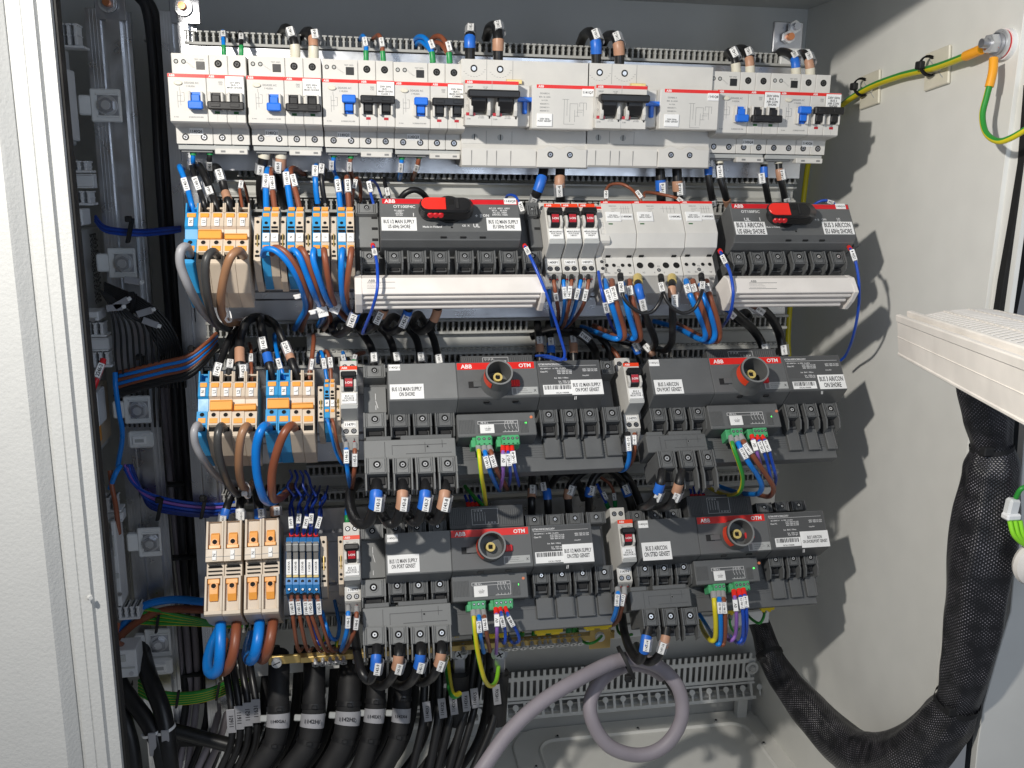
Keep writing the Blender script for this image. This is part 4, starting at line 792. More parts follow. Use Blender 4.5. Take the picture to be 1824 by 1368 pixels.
def otm(d):
    F=d['F']; P=F.at(36); u0,v0=P.uv(*d['panel'][0]); u1,v1=P.uv(*d['panel'][1]); s0,s1=[P.uv(x,d['panel'][0][1])[0] for x in d['seams']]
    T=Thing('transfer_switch',d['desc'],'switch','motorised transfer switches in rows three and four',org=P.pt(u0,v0))
    prof=[(v0,-50),(v0,0),(v1,0),(v1+1.2,-1.5),(v1+6,-24),(v1+6,-50)]
    m=M(); fprism(P,u0,s0-.2,prof,'mgrey' if d.get('paler_left') else 'dgrey',.6,m); T.part('left_cover',m)  # flag gives the left parts mid grey instead of dark grey
    m=M(); fprism(P,s0,s1-.2,prof,'dgrey',.6,m); P.ub(m,s0+.8,v0+.6,s1-3,v0+8.2,-.4,.12,'redstrip',.05)
    m.text('ABB',P.pt(s0+10.5,v0+4.6,.12),P.r,-P.d,14,4.6,'paper',.08); m.text('OTM',P.pt(s1-13,v0+4.6,.12),P.r,-P.d,13,4.4,'paper',.08)
    for x in ((s0+s1)/2-16,(s0+s1)/2+14): P.ub(m,x,v1+2,x+6,v1+3.4,-9,-5,'blackmat',.2)
    T.part('motor_cover',m)
    m=M(); fprism(P,s1,u1,prof,'nameplate',.6,m); P.ub(m,s1+1.2,v0+1.2,u1-2,v0+(v1-v0)*.66,-.3,.08,'dgrey2',.02)
    m.text('OTM100F%sCMA230V'%d['np'],P.pt(s1+14,v0+4,.1),P.r,-P.d,25,2.6,'whiteink',.06); P.ub(m,s1+2,v0+6,u1-4,v0+6.3,0,.15,'whiteink',.01)
    w=u1-s1
    for i,(t,x,wd_) in enumerate((('IEC 60947-6-1   Ie 100A  UL,60Hz',.25,.46),('Class PC',.1,.12),('415V 100A AC-31B\n415V 100A AC-32B\n400V  80A AC-33B',.42,.26),('400V 100A AC-22A\n500V  80A AC-23A',.83,.26),('Icm  8kA / 100ms',.36,.22),('Icw  100A rms\nFuse 125A gG',.4,.22))):
        m.text(t,P.pt(s1+w*(x if x>.1 else .1),v0+(9,12.5,13,11.5,20,25)[i],.1),P.r,-P.d,w*wd_,(1.7,1.7,5.2,3.4,1.7,4)[i],'whiteink',.06)
    m.text('Uimp 8kV',P.pt(s1+w*.75,v0+18,.1),P.r,-P.d,w*.16,1.7,'whiteink',.06); m.text('CE',P.pt(s1+w*.6,v0+27,.1),P.r,-P.d,6,2.8,'whiteink',.06)
    m.text('//' ,P.pt(u1-w*.45,v1+3,-2.2),P.r,-P.d,5,4,'whiteink',.3)
    T.part('nameplate_cover',m)
    bx=d['bar']; m=M(); P.box(m,*bx,-.2,.25,'lgrey' if 0 else 'paper',.1); r=P.rect(*bx); x=r[0]+1.5; 
    while x<r[2]-2: ww=random.choice((.35,.5,.8,1.2)); P.ub(m,x,r[1]+.8,x+ww,r[1]+5.4,.2,.35,'ink',.01); x+=ww+random.choice((.4,.6,.9))
    m.text('1SCA119000R',P.pt((r[0]+r[2])/2,r[3]-1.4,.25),P.r,-P.d,22,1.8,'ink',.06); T.part('barcode_plate',m)
    m=M(); P.box(m,*d['rat'],-.2,.25,'lgrey',.1); r=P.rect(*d['rat']); P.ub(m,r[0]+1,r[1]+1.2,r[0]+4.6,r[3]-.8,.2,.3,'greyink',.02); lines(m,P.at(.25),d['rat'][0]+11,d['rat'][1]+1.5,d['rat'][2]-10,d['rat'][3]-1.5,3,'ink'); m.text('X',P.pt(r[2]-3,(r[1]+r[3])/2,.25),P.r,-P.d,3,3,'ink',.06); T.part('rating_label',m)
    # base
    G=F.at(0); m=M(); b=G.rect(*d['base']); G.ub(m,b[0],b[1],b[2],b[3],-46,-8,'dgrey',.6)
    k=G.at(-6).rect(*d['low']); Q=G.at(-6); Q.ub(m,k[0],k[1],k[2],k[3],-14,0,'dgrey',.5)
    for t in range(6): Q.ub(m,k[0]+1,k[1]+2+t*2.6,k[2]-1,k[1]+3.4+t*2.6,0,.5,'dgrey',.2)
    if 'larea' in d: q=G.rect(*d['larea']); G.ub(m,q[0],q[1],q[2],q[3],-30,-2,'mgrey',.5); G.ub(m,q[0]+12,q[1]+8,q[0]+12.6,q[1]+15,-2,-1.8,'whiteink',.02); m.box(G.pt(q[0]+12.3,q[1]+16,-1.9),(G.d+G.r*.25).normalized(),(G.r-G.d*.25).normalized(),G.n,0,9,-.3,.3,-.1,.1,'whiteink',.01); G.ub(m,q[0]+12,q[3]-8,q[0]+12.6,q[3]-3,-2,-1.8,'whiteink',.02)
    T.part('base',m)
    for a in d.get('rcov',[]): m=M(); q=Q.rect(*a); Q.ub(m,q[0],q[1],q[2],q[3],-12,5,'dgrey',.6); Q.ub(m,q[2]-2.5,q[1]+2,q[2]-1.4,q[3]-2,4.5,6,'dgrey',.3); T.part('pole_cover',m)
    mt='dgrey'
    for i,a in enumerate(d['pl']): pole(T,F,*a,12,'mgrey' if d.get('paler_left') and i==0 else mt,fin=10)
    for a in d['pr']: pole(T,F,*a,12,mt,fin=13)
    for i,a in enumerate(d.get('ptl',[])): pole(T,F,*a,12,'mgrey' if i==0 and d.get('paler_left') else mt)
    for a in d.get('ptr',[]): pole(T,F,*a,12,mt)
    if 'uaux' in d:
        U_=F.at(20); m=M(); U_.box(m,*d['uaux'],-40,0,'dgrey2',.6); a=d['uaux']; w=a[2]-a[0]; ribs(m,U_,a[0]+w*.03,a[1]+4,a[0]+w*.27,a[3]-2,9); ribs(m,U_,a[0]+w*.68,a[1]+3,a[2]-w*.05,a[3]-4,9)
        q=U_.rect(a[0]+w*.3,a[1]+3,a[0]+w*.66,a[3]-4)
        for e in ((q[0],q[1],q[2],q[1]+.35),(q[0],q[3]-.35,q[2],q[3]),(q[0],q[1],q[0]+.35,q[3]),(q[2]-.35,q[1],q[2],q[3]),((q[0]+q[2])/2,q[1]+4,(q[0]+q[2])/2+.3,q[3])): U_.ub(m,*e,0,.12,'whiteink',.01)
        m.text('11 12 14',U_.pt((q[0]*3+q[2])/4,q[1]+2,0),U_.r,-U_.d,9,2,'whiteink',.15); m.text('21 22 24',U_.pt((q[0]+q[2]*3)/4,q[3]-2,0),U_.r,-U_.d,9,2,'whiteink',.15)
        for t in range(4): U_.ub(m,q[0]+3+t*3,q[1]+4,q[0]+3.3+t*3,q[3]-4,0,.12,'whiteink',.01)
        T.part('top_terminal_module',m)
    # control module
    A=F.at(20); m=M(); A.box(m,*d['aux'],-40,0,'dgrey',.8); a=d['aux']; w=a[2]-a[0]; hh=a[3]-a[1]
    ribs(m,A,a[0]+3,a[1]+hh*.30,a[0]+w*.24,a[3]-2,11); ribs(m,A,a[0]+w*.78,a[1]+hh*.34,a[0]+w*.90,a[3]-4,6)
    q=A.rect(a[0]+w*.26,a[1]+hh*.36,a[0]+w*.77,a[1]+hh*.86); A.ub(m,*q[:2],q[2],q[3],-.2,.5,'nameplate',.1)
    for e in ((q[0],q[1],q[2],q[1]+.4),(q[0],q[1]+3.2,q[2],q[1]+3.5),(q[0]+(q[2]-q[0])*.6,q[3]-.4,q[2],q[3]),(q[0],q[1],q[0]+.4,q[1]+3.4),(q[2]-.4,q[1],q[2],q[3])): A.ub(m,*e,.4,.65,'whiteink',.01)
    m.text('PE N L',A.pt(q[0]+(q[2]-q[0])*.17,q[1]+1.8,.5),A.r,-A.d,10,2.0,'whiteink',.1); m.text('C 0 I II 0',A.pt(q[0]+(q[2]-q[0])*.78,q[1]+1.8,.5),A.r,-A.d,14,2.0,'whiteink',.1)
    for t in range(4): x=q[0]+(q[2]-q[0])*(.66+.09*t); A.ub(m,x,q[1]+3.5,x+.35,q[1]+5,.4,.62,'whiteink',.01); m.box(A.pt(x,q[1]+5.5,.5),(A.d+A.r*.35).normalized(),A.r,A.n,0,4,-.18,.18,0,.12,'whiteink',.01); A.ub(m,x,q[3]-2,x+.35,q[3],.4,.62,'whiteink',.01)
    p=T.part('control_module',m)
    m=M(); A.ub(m,q[0]+2,q[1]+3.8,q[0]+(q[2]-q[0])*.4,q[3]+.8,.2,.9,'paper',.2); m.text('-   +\n110-240V\nAC/DC',A.pt(q[0]+1+(q[2]-q[0])*.22,(q[1]+q[3])/2+2.2,.9),A.r,-A.d,9,4.4,'ink',.1); T.part('voltage_label',m,parent=p)
    m=M(); c=A.P(*d['led']); m.cyl(c-A.n*.2,A.n,1.1,.9,.8,'led',12); T.part('green_lamp',m,parent=p)
    m=M(); c=A.P(*d['ledr']); m.cyl(c-A.n*.2,A.n,1.7,1.5,.8,'ledoff',12); T.part('reset_button',m,parent=p)
    for (cx0,cy0,cx1,cy1,nn) in d['con']:
        C=F.at(26); q=C.rect(cx0,cy0,cx1,cy1); m=M(); C.ub(m,*q[:2],q[2],q[3],-16,0,'connector',.5); C.ub(m,q[0]-5,q[1]+3,q[0],q[3]+.3,-18,-4,'connector',.4); C.ub(m,q[0]-3,q[1]-2,q[2]+2,q[3]-3,-22,-8,'connector',.4)
        cp=T.part('plug_connector',m,parent=p)
        for t in range(nn):
            x=q[0]+(q[2]-q[0])*(t+.5)/nn; m=M(); C.screw(m,0,0,1.5,0,'steel','hole',True,C.pt(x,q[1]+(q[3]-q[1])*.36)); C.ub(m,x-.9,q[3]-1.6,x+.9,q[3]-.6,0,.12,'hole',.02); m.f and T.part('connector_screw',m)
    # bridging block lower left
    J=F.at(14); m=M(); J.box(m,*d['jump'],-34,0,'mgrey' if d.get('paler_left') else 'dgrey',.7); q=J.rect(*d['jump']); ww=q[2]-q[0]
    for e in ((.22,.1,.225,.9),(.3,.3,.9,.33),(.3,.3,.304,.8),(.66,.2,.664,.7),(.45,.75,.95,.78),(.85,.1,.854,.5)): J.ub(m,q[0]+ww*e[0],q[1]+(q[3]-q[1])*e[1],q[0]+ww*e[2]+.15,q[1]+(q[3]-q[1])*e[3],-.1,.2,'dgrey2',.02)
    c=J.pt(q[0]+ww*.69,q[1]+(q[3]-q[1])*.42); m.ring(c,J.n,1.6,1.0,.4,'mgrey',14); m.cyl(c,J.n,1,1,.1,'hole',10)
    J.ub(m,q[0]+2,q[1]-5,q[0]+ww*.3,q[1],-30,-2,'dgrey',.6); J.ub(m,q[0]+ww*.4,q[1]-5,q[2]-3,q[1],-30,-2,'dgrey',.6); T.part('bridging_block',m)
    for a in d['pj']: pole(T,F,*a,20,'mgrey' if d.get('paler_left') else 'dgrey',fin=d.get('jf',16))
    # shaft socket
    kx,ky,kr=d['knob']; K=F.at(d.get('kh',62)); c=K.P(kx,ky); r=kr*(RC@(c-CAM)).z/FPX
    m=M(); m.cyl(c-K.n*28,K.n,r*1.22,r*1.02,12,'dgrey',28,False,False); m.cyl(c-K.n*16,K.n,r*1.02,r,16,'dgrey',28,False,False); m.ring(c-K.n*.3,K.n,r,r*.88,.6,'mgrey',28); m.cyl(c-K.n*26,K.n,r*.88,r*.88,26,'dgrey',28,False,False)
    m.cyl(c-K.n*27,K.n,r*.88,r*.88,.5,'blackmat',24); k=T.part('shaft_socket',m)
    m=M(); m.cyl(c-K.n*26,K.n,r*.34,r*.34,14,'brassplastic',16); m.ring(c-K.n*12,K.n,r*.34,r*.2,1,'brassplastic',16); m.box(c-K.n*11.9,K.r,K.d,K.n,-2.2,2.2,-2.2,2.2,0,.3,'hole',.1); T.part('drive_shaft',m,parent=k)
    for a0,a1 in ((150,235),(-30,30)):
        m=M(); n=8; vs=[]
        for i in range(n+1):
            t=math.radians(a0+(a1-a0)*i/n)
            for hz in (-2.2,-13): vs.append(c+K.n*hz+K.r*math.cos(t)*r*1.045+K.d*-math.sin(t)*r*1.045*(1))
        m.add(vs,[(2*i,2*i+1,2*i+3,2*i+2) for i in range(n)],'redstrip' if a0<0 else 'orangered',True); T.part('red_band',m,parent=k)
    cu,cvv=P.uv(*proj(c-K.n*28)); m=M()
    m=M(); P.ub(m,cu+r*1.0,cvv-3.4,cu+r*1.0+11,cvv+3.6,-.4,3,'red',.8); [P.ub(m,cu+r+2+t*2.6,cvv-3.2,cu+r+2.8+t*2.6,cvv+3.4,2.9,3.5,'redlite',.1) for t in range(3)]; T.part('mode_slider',m)
    m=M(); P.ub(m,cu-r*1.1-13,cvv-3.6,cu-r*1.1-3,cvv+3.8,-.3,.1,'blackmat',.1); P.ub(m,cu-r*1.1-8,cvv-3,cu-r*1.0+2,cvv+3.2,0,2.2,'dgrey',.5); T.part('lock_slider',m)
    for t,a,b,c_,e in d['lab']: m=M(); P.at(.3).label(m,t,a,b,c_,e,.4); T.part('label_plate',m)
    m=M(); P.label(m,d['tag'][0],*d['tag'][1:],.4); T.part('number_plate',m)
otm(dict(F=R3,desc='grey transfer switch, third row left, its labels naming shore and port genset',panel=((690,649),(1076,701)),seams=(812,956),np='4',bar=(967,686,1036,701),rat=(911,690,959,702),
 base=(647,650,1108,790),low=(650,800,1112,833),larea=(647,688,689,733),paler_left=True,pl=[(647,735,688.5,760),(694,734,731,759),(735,734,770,759),(774,733,811,758)],pr=[(960,727,995,752),(998,726,1031,751),(1033,725,1068,750),(1072,724,1109,749)],
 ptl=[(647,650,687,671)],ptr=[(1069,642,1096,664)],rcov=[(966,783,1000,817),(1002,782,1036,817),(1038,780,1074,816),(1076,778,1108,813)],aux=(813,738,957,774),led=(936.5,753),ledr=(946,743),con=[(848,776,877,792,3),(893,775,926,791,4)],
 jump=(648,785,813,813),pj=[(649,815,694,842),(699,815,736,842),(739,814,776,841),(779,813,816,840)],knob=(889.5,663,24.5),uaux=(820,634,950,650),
 lab=[('BUS 1/2 MAIN SUPPLY\nON SHORE',694,685,756,710),('BUS 1/2 MAIN SUPPLY\nON PORT GENSET',1016,677,1076,702)],tag=('1143Q11',692,650,713,660)))
otm(dict(F=R3,desc='grey transfer switch, third row right, labelled bus 3 air/con on shore',panel=((1153.6,640),(1510,692)),seams=(1262,1394.7),np='3',bar=(1411,680,1456,692),rat=(1361,681,1405,692),
 base=(1150,646,1495,775),low=(1160,782,1492,815),pl=[(1156,724,1190,748),(1192,723,1224,747),(1227,722,1260,746)],pr=[(1396,719,1427,742),(1430,718,1460,741),(1464,717,1496,740)],
 rcov=[(1396,768,1427,804),(1430,766,1460,803),(1463,764,1490,802)],aux=(1259,722,1393,760),led=(1374,742),ledr=(1383,732.5),con=[(1302,763,1326,778,3),(1341,762,1369,777,4)],
 jump=(1150,776,1262,802),pj=[(1170,803,1207,832),(1209,802,1243,831),(1245,801,1277,830)],knob=(1345.5,658,25.5),uaux=(1258,623,1385,640),jf=22,
 lab=[('BUS 3 AIR/CON\nON PORT GENSET',1164,677,1219,701),('BUS 3 AIR/CON\nON SHORE',1455,668,1509,692)],tag=('1143Q12',1155,641,1175,652)))
otm(dict(F=R4,desc='grey transfer switch, lowest row left, labelled for port and starboard gensets',panel=((685.8,951),(1060,1001)),seams=(802,946),np='4',bar=(953,984,1022,1000),rat=(897,991,945,1002),paler_left=True,
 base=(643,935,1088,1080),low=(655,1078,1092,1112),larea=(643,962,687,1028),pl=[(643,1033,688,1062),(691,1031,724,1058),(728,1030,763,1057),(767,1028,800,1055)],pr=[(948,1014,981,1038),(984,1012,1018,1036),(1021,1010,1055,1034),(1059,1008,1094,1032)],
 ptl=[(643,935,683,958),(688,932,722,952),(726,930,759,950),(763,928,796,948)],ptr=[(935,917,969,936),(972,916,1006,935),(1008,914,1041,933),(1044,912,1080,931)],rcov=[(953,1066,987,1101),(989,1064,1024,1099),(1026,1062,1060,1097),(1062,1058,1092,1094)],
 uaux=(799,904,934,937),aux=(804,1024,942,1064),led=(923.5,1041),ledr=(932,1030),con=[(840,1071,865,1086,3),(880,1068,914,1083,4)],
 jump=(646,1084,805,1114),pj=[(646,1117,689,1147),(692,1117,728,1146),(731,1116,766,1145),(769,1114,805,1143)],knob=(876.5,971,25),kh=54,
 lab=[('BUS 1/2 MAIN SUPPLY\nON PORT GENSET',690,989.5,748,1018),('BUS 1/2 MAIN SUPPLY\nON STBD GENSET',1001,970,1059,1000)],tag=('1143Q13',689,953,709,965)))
otm(dict(F=R4,desc='grey transfer switch, lowest row right, labelled bus 3 air/con on stbd genset',panel=((1134,926.7),(1478,973)),seams=(1240,1366.7),np='3',bar=(1380,959,1428,972),rat=(1332,967,1374,979),
 base=(1120,912,1462,1040),low=(1130,1046,1456,1075),pl=[(1133,1002,1165,1026),(1167,1001,1199,1025),(1202,999,1234,1023)],pr=[(1367,987,1397,1008),(1400,985,1427,1006),(1430,983,1458,1004)],
 ptl=[(1119,910,1150,928),(1153,909,1181,927),(1184,907,1215,925)],ptr=[(1346,896,1377,912),(1380,894,1407,910),(1409,892,1437,908)],rcov=[(1370,1032,1400,1066),(1402,1030,1428,1064),(1430,1028,1455,1062)],
 uaux=(1222,884,1342,917),aux=(1235,999,1355,1035),led=(1342.5,1012),ledr=(1352,1003),con=[(1271,1040,1294,1054,3),(1308,1036,1337,1051,4)],
 jump=(1121,1054,1233,1080),pj=[(1143,1085,1177,1114),(1179,1084,1211,1113),(1213,1083,1246,1112)],knob=(1320,948,25),kh=56,jf=14,
 lab=[('BUS 3 AIR/CON\nON STBD GENSET',1142,967,1198,996),('BUS 3 AIR/CON\nON SHORE/PORT GENSET',1424,947,1479,973)],tag=('1143Q14',1136,928,1155,940)))
# ---------------------------------------------------------------- wires above the top row
YG=dict(color='yellow',stripe=('green',(0,1,2,3,4)))
GT='wires rising from the top breakers into the upper comb'
W('thin blue wire rising from the first breaker, green ferrule','wblue',7,[(399,100,12),(398.5,85,12),(397.5,68,20),(397,56,40),(401,60,90)],mk=[(398,64,'1140-1',11)],ends=[(0,'gferrule',9)],group=GT)
W('thin black wire rising from the first breaker, green ferrule','black',7,[(430,101,12),(430,86,12),(429,70,20),(428,58,40),(424,66,90)],mk=[(430,69,'1140-2',11)],ends=[(0,'gferrule',9)],group=GT)
W('thick black cable bending left over the comb above the second breaker','black',15,[(526,104,14),(526,90,12),(523,70,14),(517,54,24),(507,50,45),(499,62,85)],mk=[(519,62,'1140-7',12)],ends=[(0,'ivory',11)],group=GT)
W('black cable with tan band above the second breaker','black',15,[(558.5,106,14),(558.5,92,12),(558,74,14),(554,57,26),(545,56,50),(537,66,85)],mk=[(563,67,'1140-8',12)],ends=[(0,'ivory',12)],bands=[(558,76,8,'tanband')],group=GT)
W('blue wire rising from the third breaker','wblue',8,[(652,108,12),(652,96,12),(652,80,16),(647,64,30),(641,72,80)],mk=[(651,78,'1140-10',11)],ends=[(0,'gferrule',9)],group=GT)
W('brown wire rising from the third breaker','brown',8,[(683,109,12),(682,96,12),(680,78,16),(675,63,30),(664,70,80)],mk=[(681,80,'1140-12',11)],ends=[(0,'gferrule',9)],group=GT)
W('blue wire arching left above the fourth breaker, outer strand','wblue',9,[(771,112,12),(770,98,12),(767,84,16),(757,68,30),(745,66,48),(734,78,85)],mk=[(771,82,'1140-14',11)],ends=[(0,'gferrule',9)],group=GT)
W('second blue wire arching left just under the outer one, above the fourth breaker','wblue',8,[(768,92,24),(760,82,30),(748,74,48),(737,86,85)],group=GT)
W('brown wire arching left above the fourth breaker, outer strand','brown',9,[(801,113,12),(800,98,12),(797,82,16),(786,66,30),(774,66,48),(764,78,85)],mk=[(801,86,'1140-16',11)],ends=[(0,'gferrule',9)],group=GT)
W('second brown wire under the outer brown arch, above the fourth breaker','brown',8,[(797,96,24),(787,80,32),(776,76,48),(768,86,85)],group=GT)
W('thick black cable with blue band above the left power breaker','black',18,[(837,118,14),(837,95,12),(837,70,12),(838,50,30),(840,52,85)],mk=[(838,58,'1141-1',13)],bands=[(837,74,9,'bband')],group=GT)
W('thick black cable with tan band above the left power breaker','black',18,[(887,122,14),(887,95,12),(887,66,12),(883,47,26),(872,50,60),(866,68,90)],mk=[(890,52,'1141-2',13)],bands=[(887,78,10,'tanband')],group=GT)
W('thick black cable with blue band, curving left above the right power breaker','black',18,[(1062,124,14),(1062,96,12),(1061,74,12),(1053,58,26),(1041,62,60),(1033,80,90)],mk=[(1065,66,'1141-5',13)],bands=[(1062,82,10,'bband')],group=GT)
W('thick black cable with tan band, curving left above the right power breaker','black',18,[(1103,128,14),(1103,98,12),(1101,78,12),(1094,64,26),(1080,66,60),(1072,82,90)],mk=[(1102,72,'1141-7',13)],bands=[(1101,85,9,'tanband')],group=GT)
W('black cable above the fifth residual breaker, its marker in a clear flag','black',14,[(1311,136,14),(1311,122,12),(1308,104,14),(1300,92,28),(1291,102,85)],mk=[(1310,95,'1142-1',12)],ends=[(0,'ivory',11)],group=GT)
W('black cable with tan band above the fifth residual breaker','black',14,[(1336,137,14),(1336,122,12),(1334,104,14),(1326,88,30),(1313,88,55),(1305,102,85)],mk=[(1336,96,'1142-2',12)],ends=[(0,'ivory',11)],bands=[(1335,112,7,'tanband')],group=GT)
W('blue-banded black cable above the last residual breaker','black',14,[(1418,140,14),(1417.5,125,12),(1416,108,14),(1407,96,32),(1390,92,60),(1380,106,85)],mk=[(1421,100,'1142-5',12)],ends=[(0,'ivory',11)],bands=[(1417,113,8,'bband')],group=GT)
W('tan-banded black cable above the last residual breaker','black',14,[(1443,141,14),(1443,126,12),(1440,108,14),(1432,95,32),(1421,98,60),(1412,110,85)],mk=[(1445,104,'1142-7',12)],ends=[(0,'ivory',11)],bands=[(1442,115,8,'tanband')],group=GT)
# ------------------------------------------ below the top row
GB='wires hanging from the bottom of the top row'
W('short blue wire 1140-3 below the first breaker','wblue',8,[(344,256,14),(344,272,12),(344,290,18),(346,304,60)],mk=[(339,291,'1140-3',14)],ends=[(0,'gferrule',11,1.4)],group=GB)
W('short black wire 1140-6 below the first breaker','black',9,[(374,256,14),(374,272,12),(373,292,18),(378,322,60)],mk=[(373,291,'1140-6',14)],ends=[(0,'gferrule',11,1.3)],group=GB)
W('thick black cable running down from the second breaker, left of two','black',17,[(471,258,16),(471,274,14),(467,300,18),(464,335,30),(466,365,60)],mk=[(464,298,'1140-7',10)],ends=[(0,'ivory',12)],group=GB)
W('thick cable with long tan band below the second breaker','black',17,[(501,258,16),(501,274,14),(500,300,18),(499,335,30),(505,368,60)],mk=[(494,297,'1140-9',12)],ends=[(0,'ivory',12)],bands=[(500,290,10,'tanband')],group=GB)
W('short blue wire below the third breaker','wblue',8,[(594.5,262,14),(594.5,276,12),(594,300,20),(601,320,62)],mk=[(590,291,'1140-11',11)],ends=[(0,'gferrule',10,1.3)],group=GB)
W('short brown wire below the third breaker','brown',8,[(625,262,14),(625,278,12),(624,302,20),(631,320,62)],mk=[(622,294,'1140-13',11)],ends=[(0,'gferrule',10,1.3)],group=GB)
W('short blue wire below the fourth breaker','wblue',8,[(716,264,14),(716,280,12),(714,304,20),(711,320,62)],mk=[(714,295,'1140-15',11)],ends=[(0,'gferrule',10,1.3)],group=GB)
W('short brown wire below the fourth breaker','brown',8,[(746.5,264,14),(746,282,12),(742,300,20),(734,320,62)],mk=[(743,295,'1140-17',11)],ends=[(0,'gferrule',10,1.3)],group=GB)
W('thick black cable with blue band slanting left below the left power breaker','black',17,[(968,290,16),(968,304,14),(962,328,8),(953,352,14),(946,372,50)],mk=[(953,352,'1141-3',12)],bands=[(962,328,11,'bband')],group=GB)
W('thick black cable with tan band hanging below the left power breaker','black',17,[(998,290,16),(998,306,14),(997,330,10),(999,358,20),(1001,385,55)],mk=[(996,338,'1141-4',13)],bands=[(997,326,9,'tanband')],group=GB)
W('thick black cable with blue band behind the contactors','black',17,[(1176,290,16),(1176,308,14),(1177,335,14),(1178,362,20),(1180,385,55)],mk=[(1181,334,'1141-6',13)],bands=[(1174,330,9,'bband')],group=GB)
W('thick black cable with tan band behind the contactors','black',17,[(1205,290,16),(1206,310,14),(1207,336,14),(1209,362,20),(1210,385,55)],mk=[(1212,334,'1141-8',13)],bands=[(1206,333,9,'tanband')],group=GB)
W('black cable with blue band running down beside the right switch','black',13,[(1262,272,14),(1262,290,12),(1262,312,8),(1266,340,10),(1271,365,25)],mk=[(1265,289,'1142-3',11),(1269,357,'1142-3',9)],bands=[(1261,303,8,'bband')],group=GB)
W('black cable 1142-4 running down onto the right switch','black',13,[(1281,272,14),(1281,292,12),(1282,312,10),(1290,340,10),(1297,365,25)],mk=[(1283,308,'1142-4',13)],ends=[(0,'ivory',11)],bands=[(1296,360,6,'tanband')],group=GB)
W('black cable with blue band 1142-8, below the last residual breaker','black',12,[(1361,276,14),(1361,290,12),(1361,312,10),(1365,338,12),(1371,368,25)],mk=[(1354,317,'1142-8',11)],ends=[(0,'ivory',10)],bands=[(1361,308,10,'bband')],group=GB)
W('black cable with tan band below the last residual breaker','black',12,[(1387,276,14),(1387,292,12),(1389,312,10),(1395,338,12),(1400,368,25)],mk=[(1395,312,'1142-6',11),(1402,354,'1142-6',9)],ends=[(0,'ivory',10)],bands=[(1388,310,9,'tanband')],group=GB)
W('brown wire arching from the first to the second contactor','brown',6,[(1080,366,-20),(1079,352,-20),(1080,338,-15),(1088,329,-10),(1108,328,-8),(1126,338,-12),(1138,352,-18),(1146,366,-20)],mk=[(1080,350,'1140-4',12),(1141,348,'1140-5',12)],group='brown links over the contactors')
W('brown wire arching on from the second to the third contactor','brown',6,[(1147,350,-18),(1150,343,-12),(1172,345,-8),(1202,352,-12),(1218,362,-20),(1224,368,-20)],mk=[(1214,358,'1140-5',12)],group='brown links over the contactors')
# ------------------------------------------ wires into the second row
G2='wires entering the second-row terminals from above'
def A(*a,**k): k.setdefault('group',G2); return W(*a,**k)
A('blue wire 1140-1 bending over the leftmost second-row terminal','wblue',10,[(345,378,-16),(341,362,-16),(334,336,-10),(326,312,-4),(320,297,6),(326,300,50)],mk=[(330.5,330,'1140-1',14)])
A('black wire 1140-5 into the second large terminal of the second row','black',10,[(367,377,-16),(362,358,-16),(355,338,-10),(347,316,-4),(343,299,6),(350,294,45)],mk=[(350.5,328,'1140-5',14)])
A('black cable with a clear tag sticking out, third large terminal','black',13,[(388,378,-16),(383,360,-16),(374,335,-8),(364,312,0),(355,296,14),(349,300,55)],mk=[(374,345,'1140-4',12)])
A('black cable with broad tan band, fourth large terminal of the second row','black',14,[(411,378,-16),(406,358,-16),(400,338,-10),(394,315,-4),(387,299,10),(379,298,50)],mk=[(393,317,'1142-8',13)],bands=[(404,350,10,'tanband')])
A('thin brown looped wire, fifth large terminal of the second row','brown',6,[(433,378,-16),(430,358,-12),(427,338,-6),(430,322,4),(437,334,22),(443,362,48)],mk=[(429,332,'1140-2',9)])
for d,c,w,p,mk in (('blue wire 1140-10, first pair, left','wblue',11,[(475,383,-16),(474,355,-12),(474,325,-6),(477,303,4),(483,305,50)],(473,325,'1140-10',15)),
 ('brown wire 1140-12, first pair, right','brown',10,[(491,383,-16),(487,352,-12),(484,325,-6),(482,304,4),(489,303,50)],(485,327,'1140-12',15)),
 ('blue wire 1140-14, second pair, left','wblue',11,[(521,384,-16),(516,355,-12),(512,325,-6),(511,307,4),(519,303,50)],(511,322,'1140-14',14)),
 ('brown wire 1140-16, second pair, bending right at its top','brown',10,[(536,384,-16),(529,350,-12),(522,325,-6),(518,306,4),(524,300,24),(542,311,62)],(525,325,'1140-16',14)),
 ('blue wire 1140-3, third pair, left','wblue',10,[(566,362,-6),(563,340,-8),(562,315,-6),(563,296,6),(566,300,50)],(561,307,'1140-3',12)),
 ('black wire 1140-6, third pair, right','black',9,[(579,361,-6),(575,340,-8),(573,315,-6),(575,297,6),(581,302,50)],(572,304,'1140-6',12)),
 ('blue wire with marker 1140-7, fourth pair, left','wblue',10,[(608,385,-16),(605,355,-12),(602,330,-8),(600,318,2),(603,322,50)],(603,335,'4140-1',14)),
 ('brown wire with marker 1140-2, fourth pair, right','brown',10,[(623,385,-16),(621,355,-12),(619,330,-8),(618,316,2),(622,322,50)],(620,333,'4140-2',14))):
    A(d,c,w,p,mk=[mk])
A('thin brown wire looping behind the fourth pair towards the switch','brown',7,[(626,368,0),(628,345,2),(631,326,8),(637,318,18),(642,332,36),(642,358,55)],mk=[(632,330,'4140-2',11)])
A('second blue wire half hidden behind the fourth pair','wblue',8,[(612,365,0),(611,345,4),(609,325,30),(612,330,58)],mk=[(612,332,'4140-1',9)])
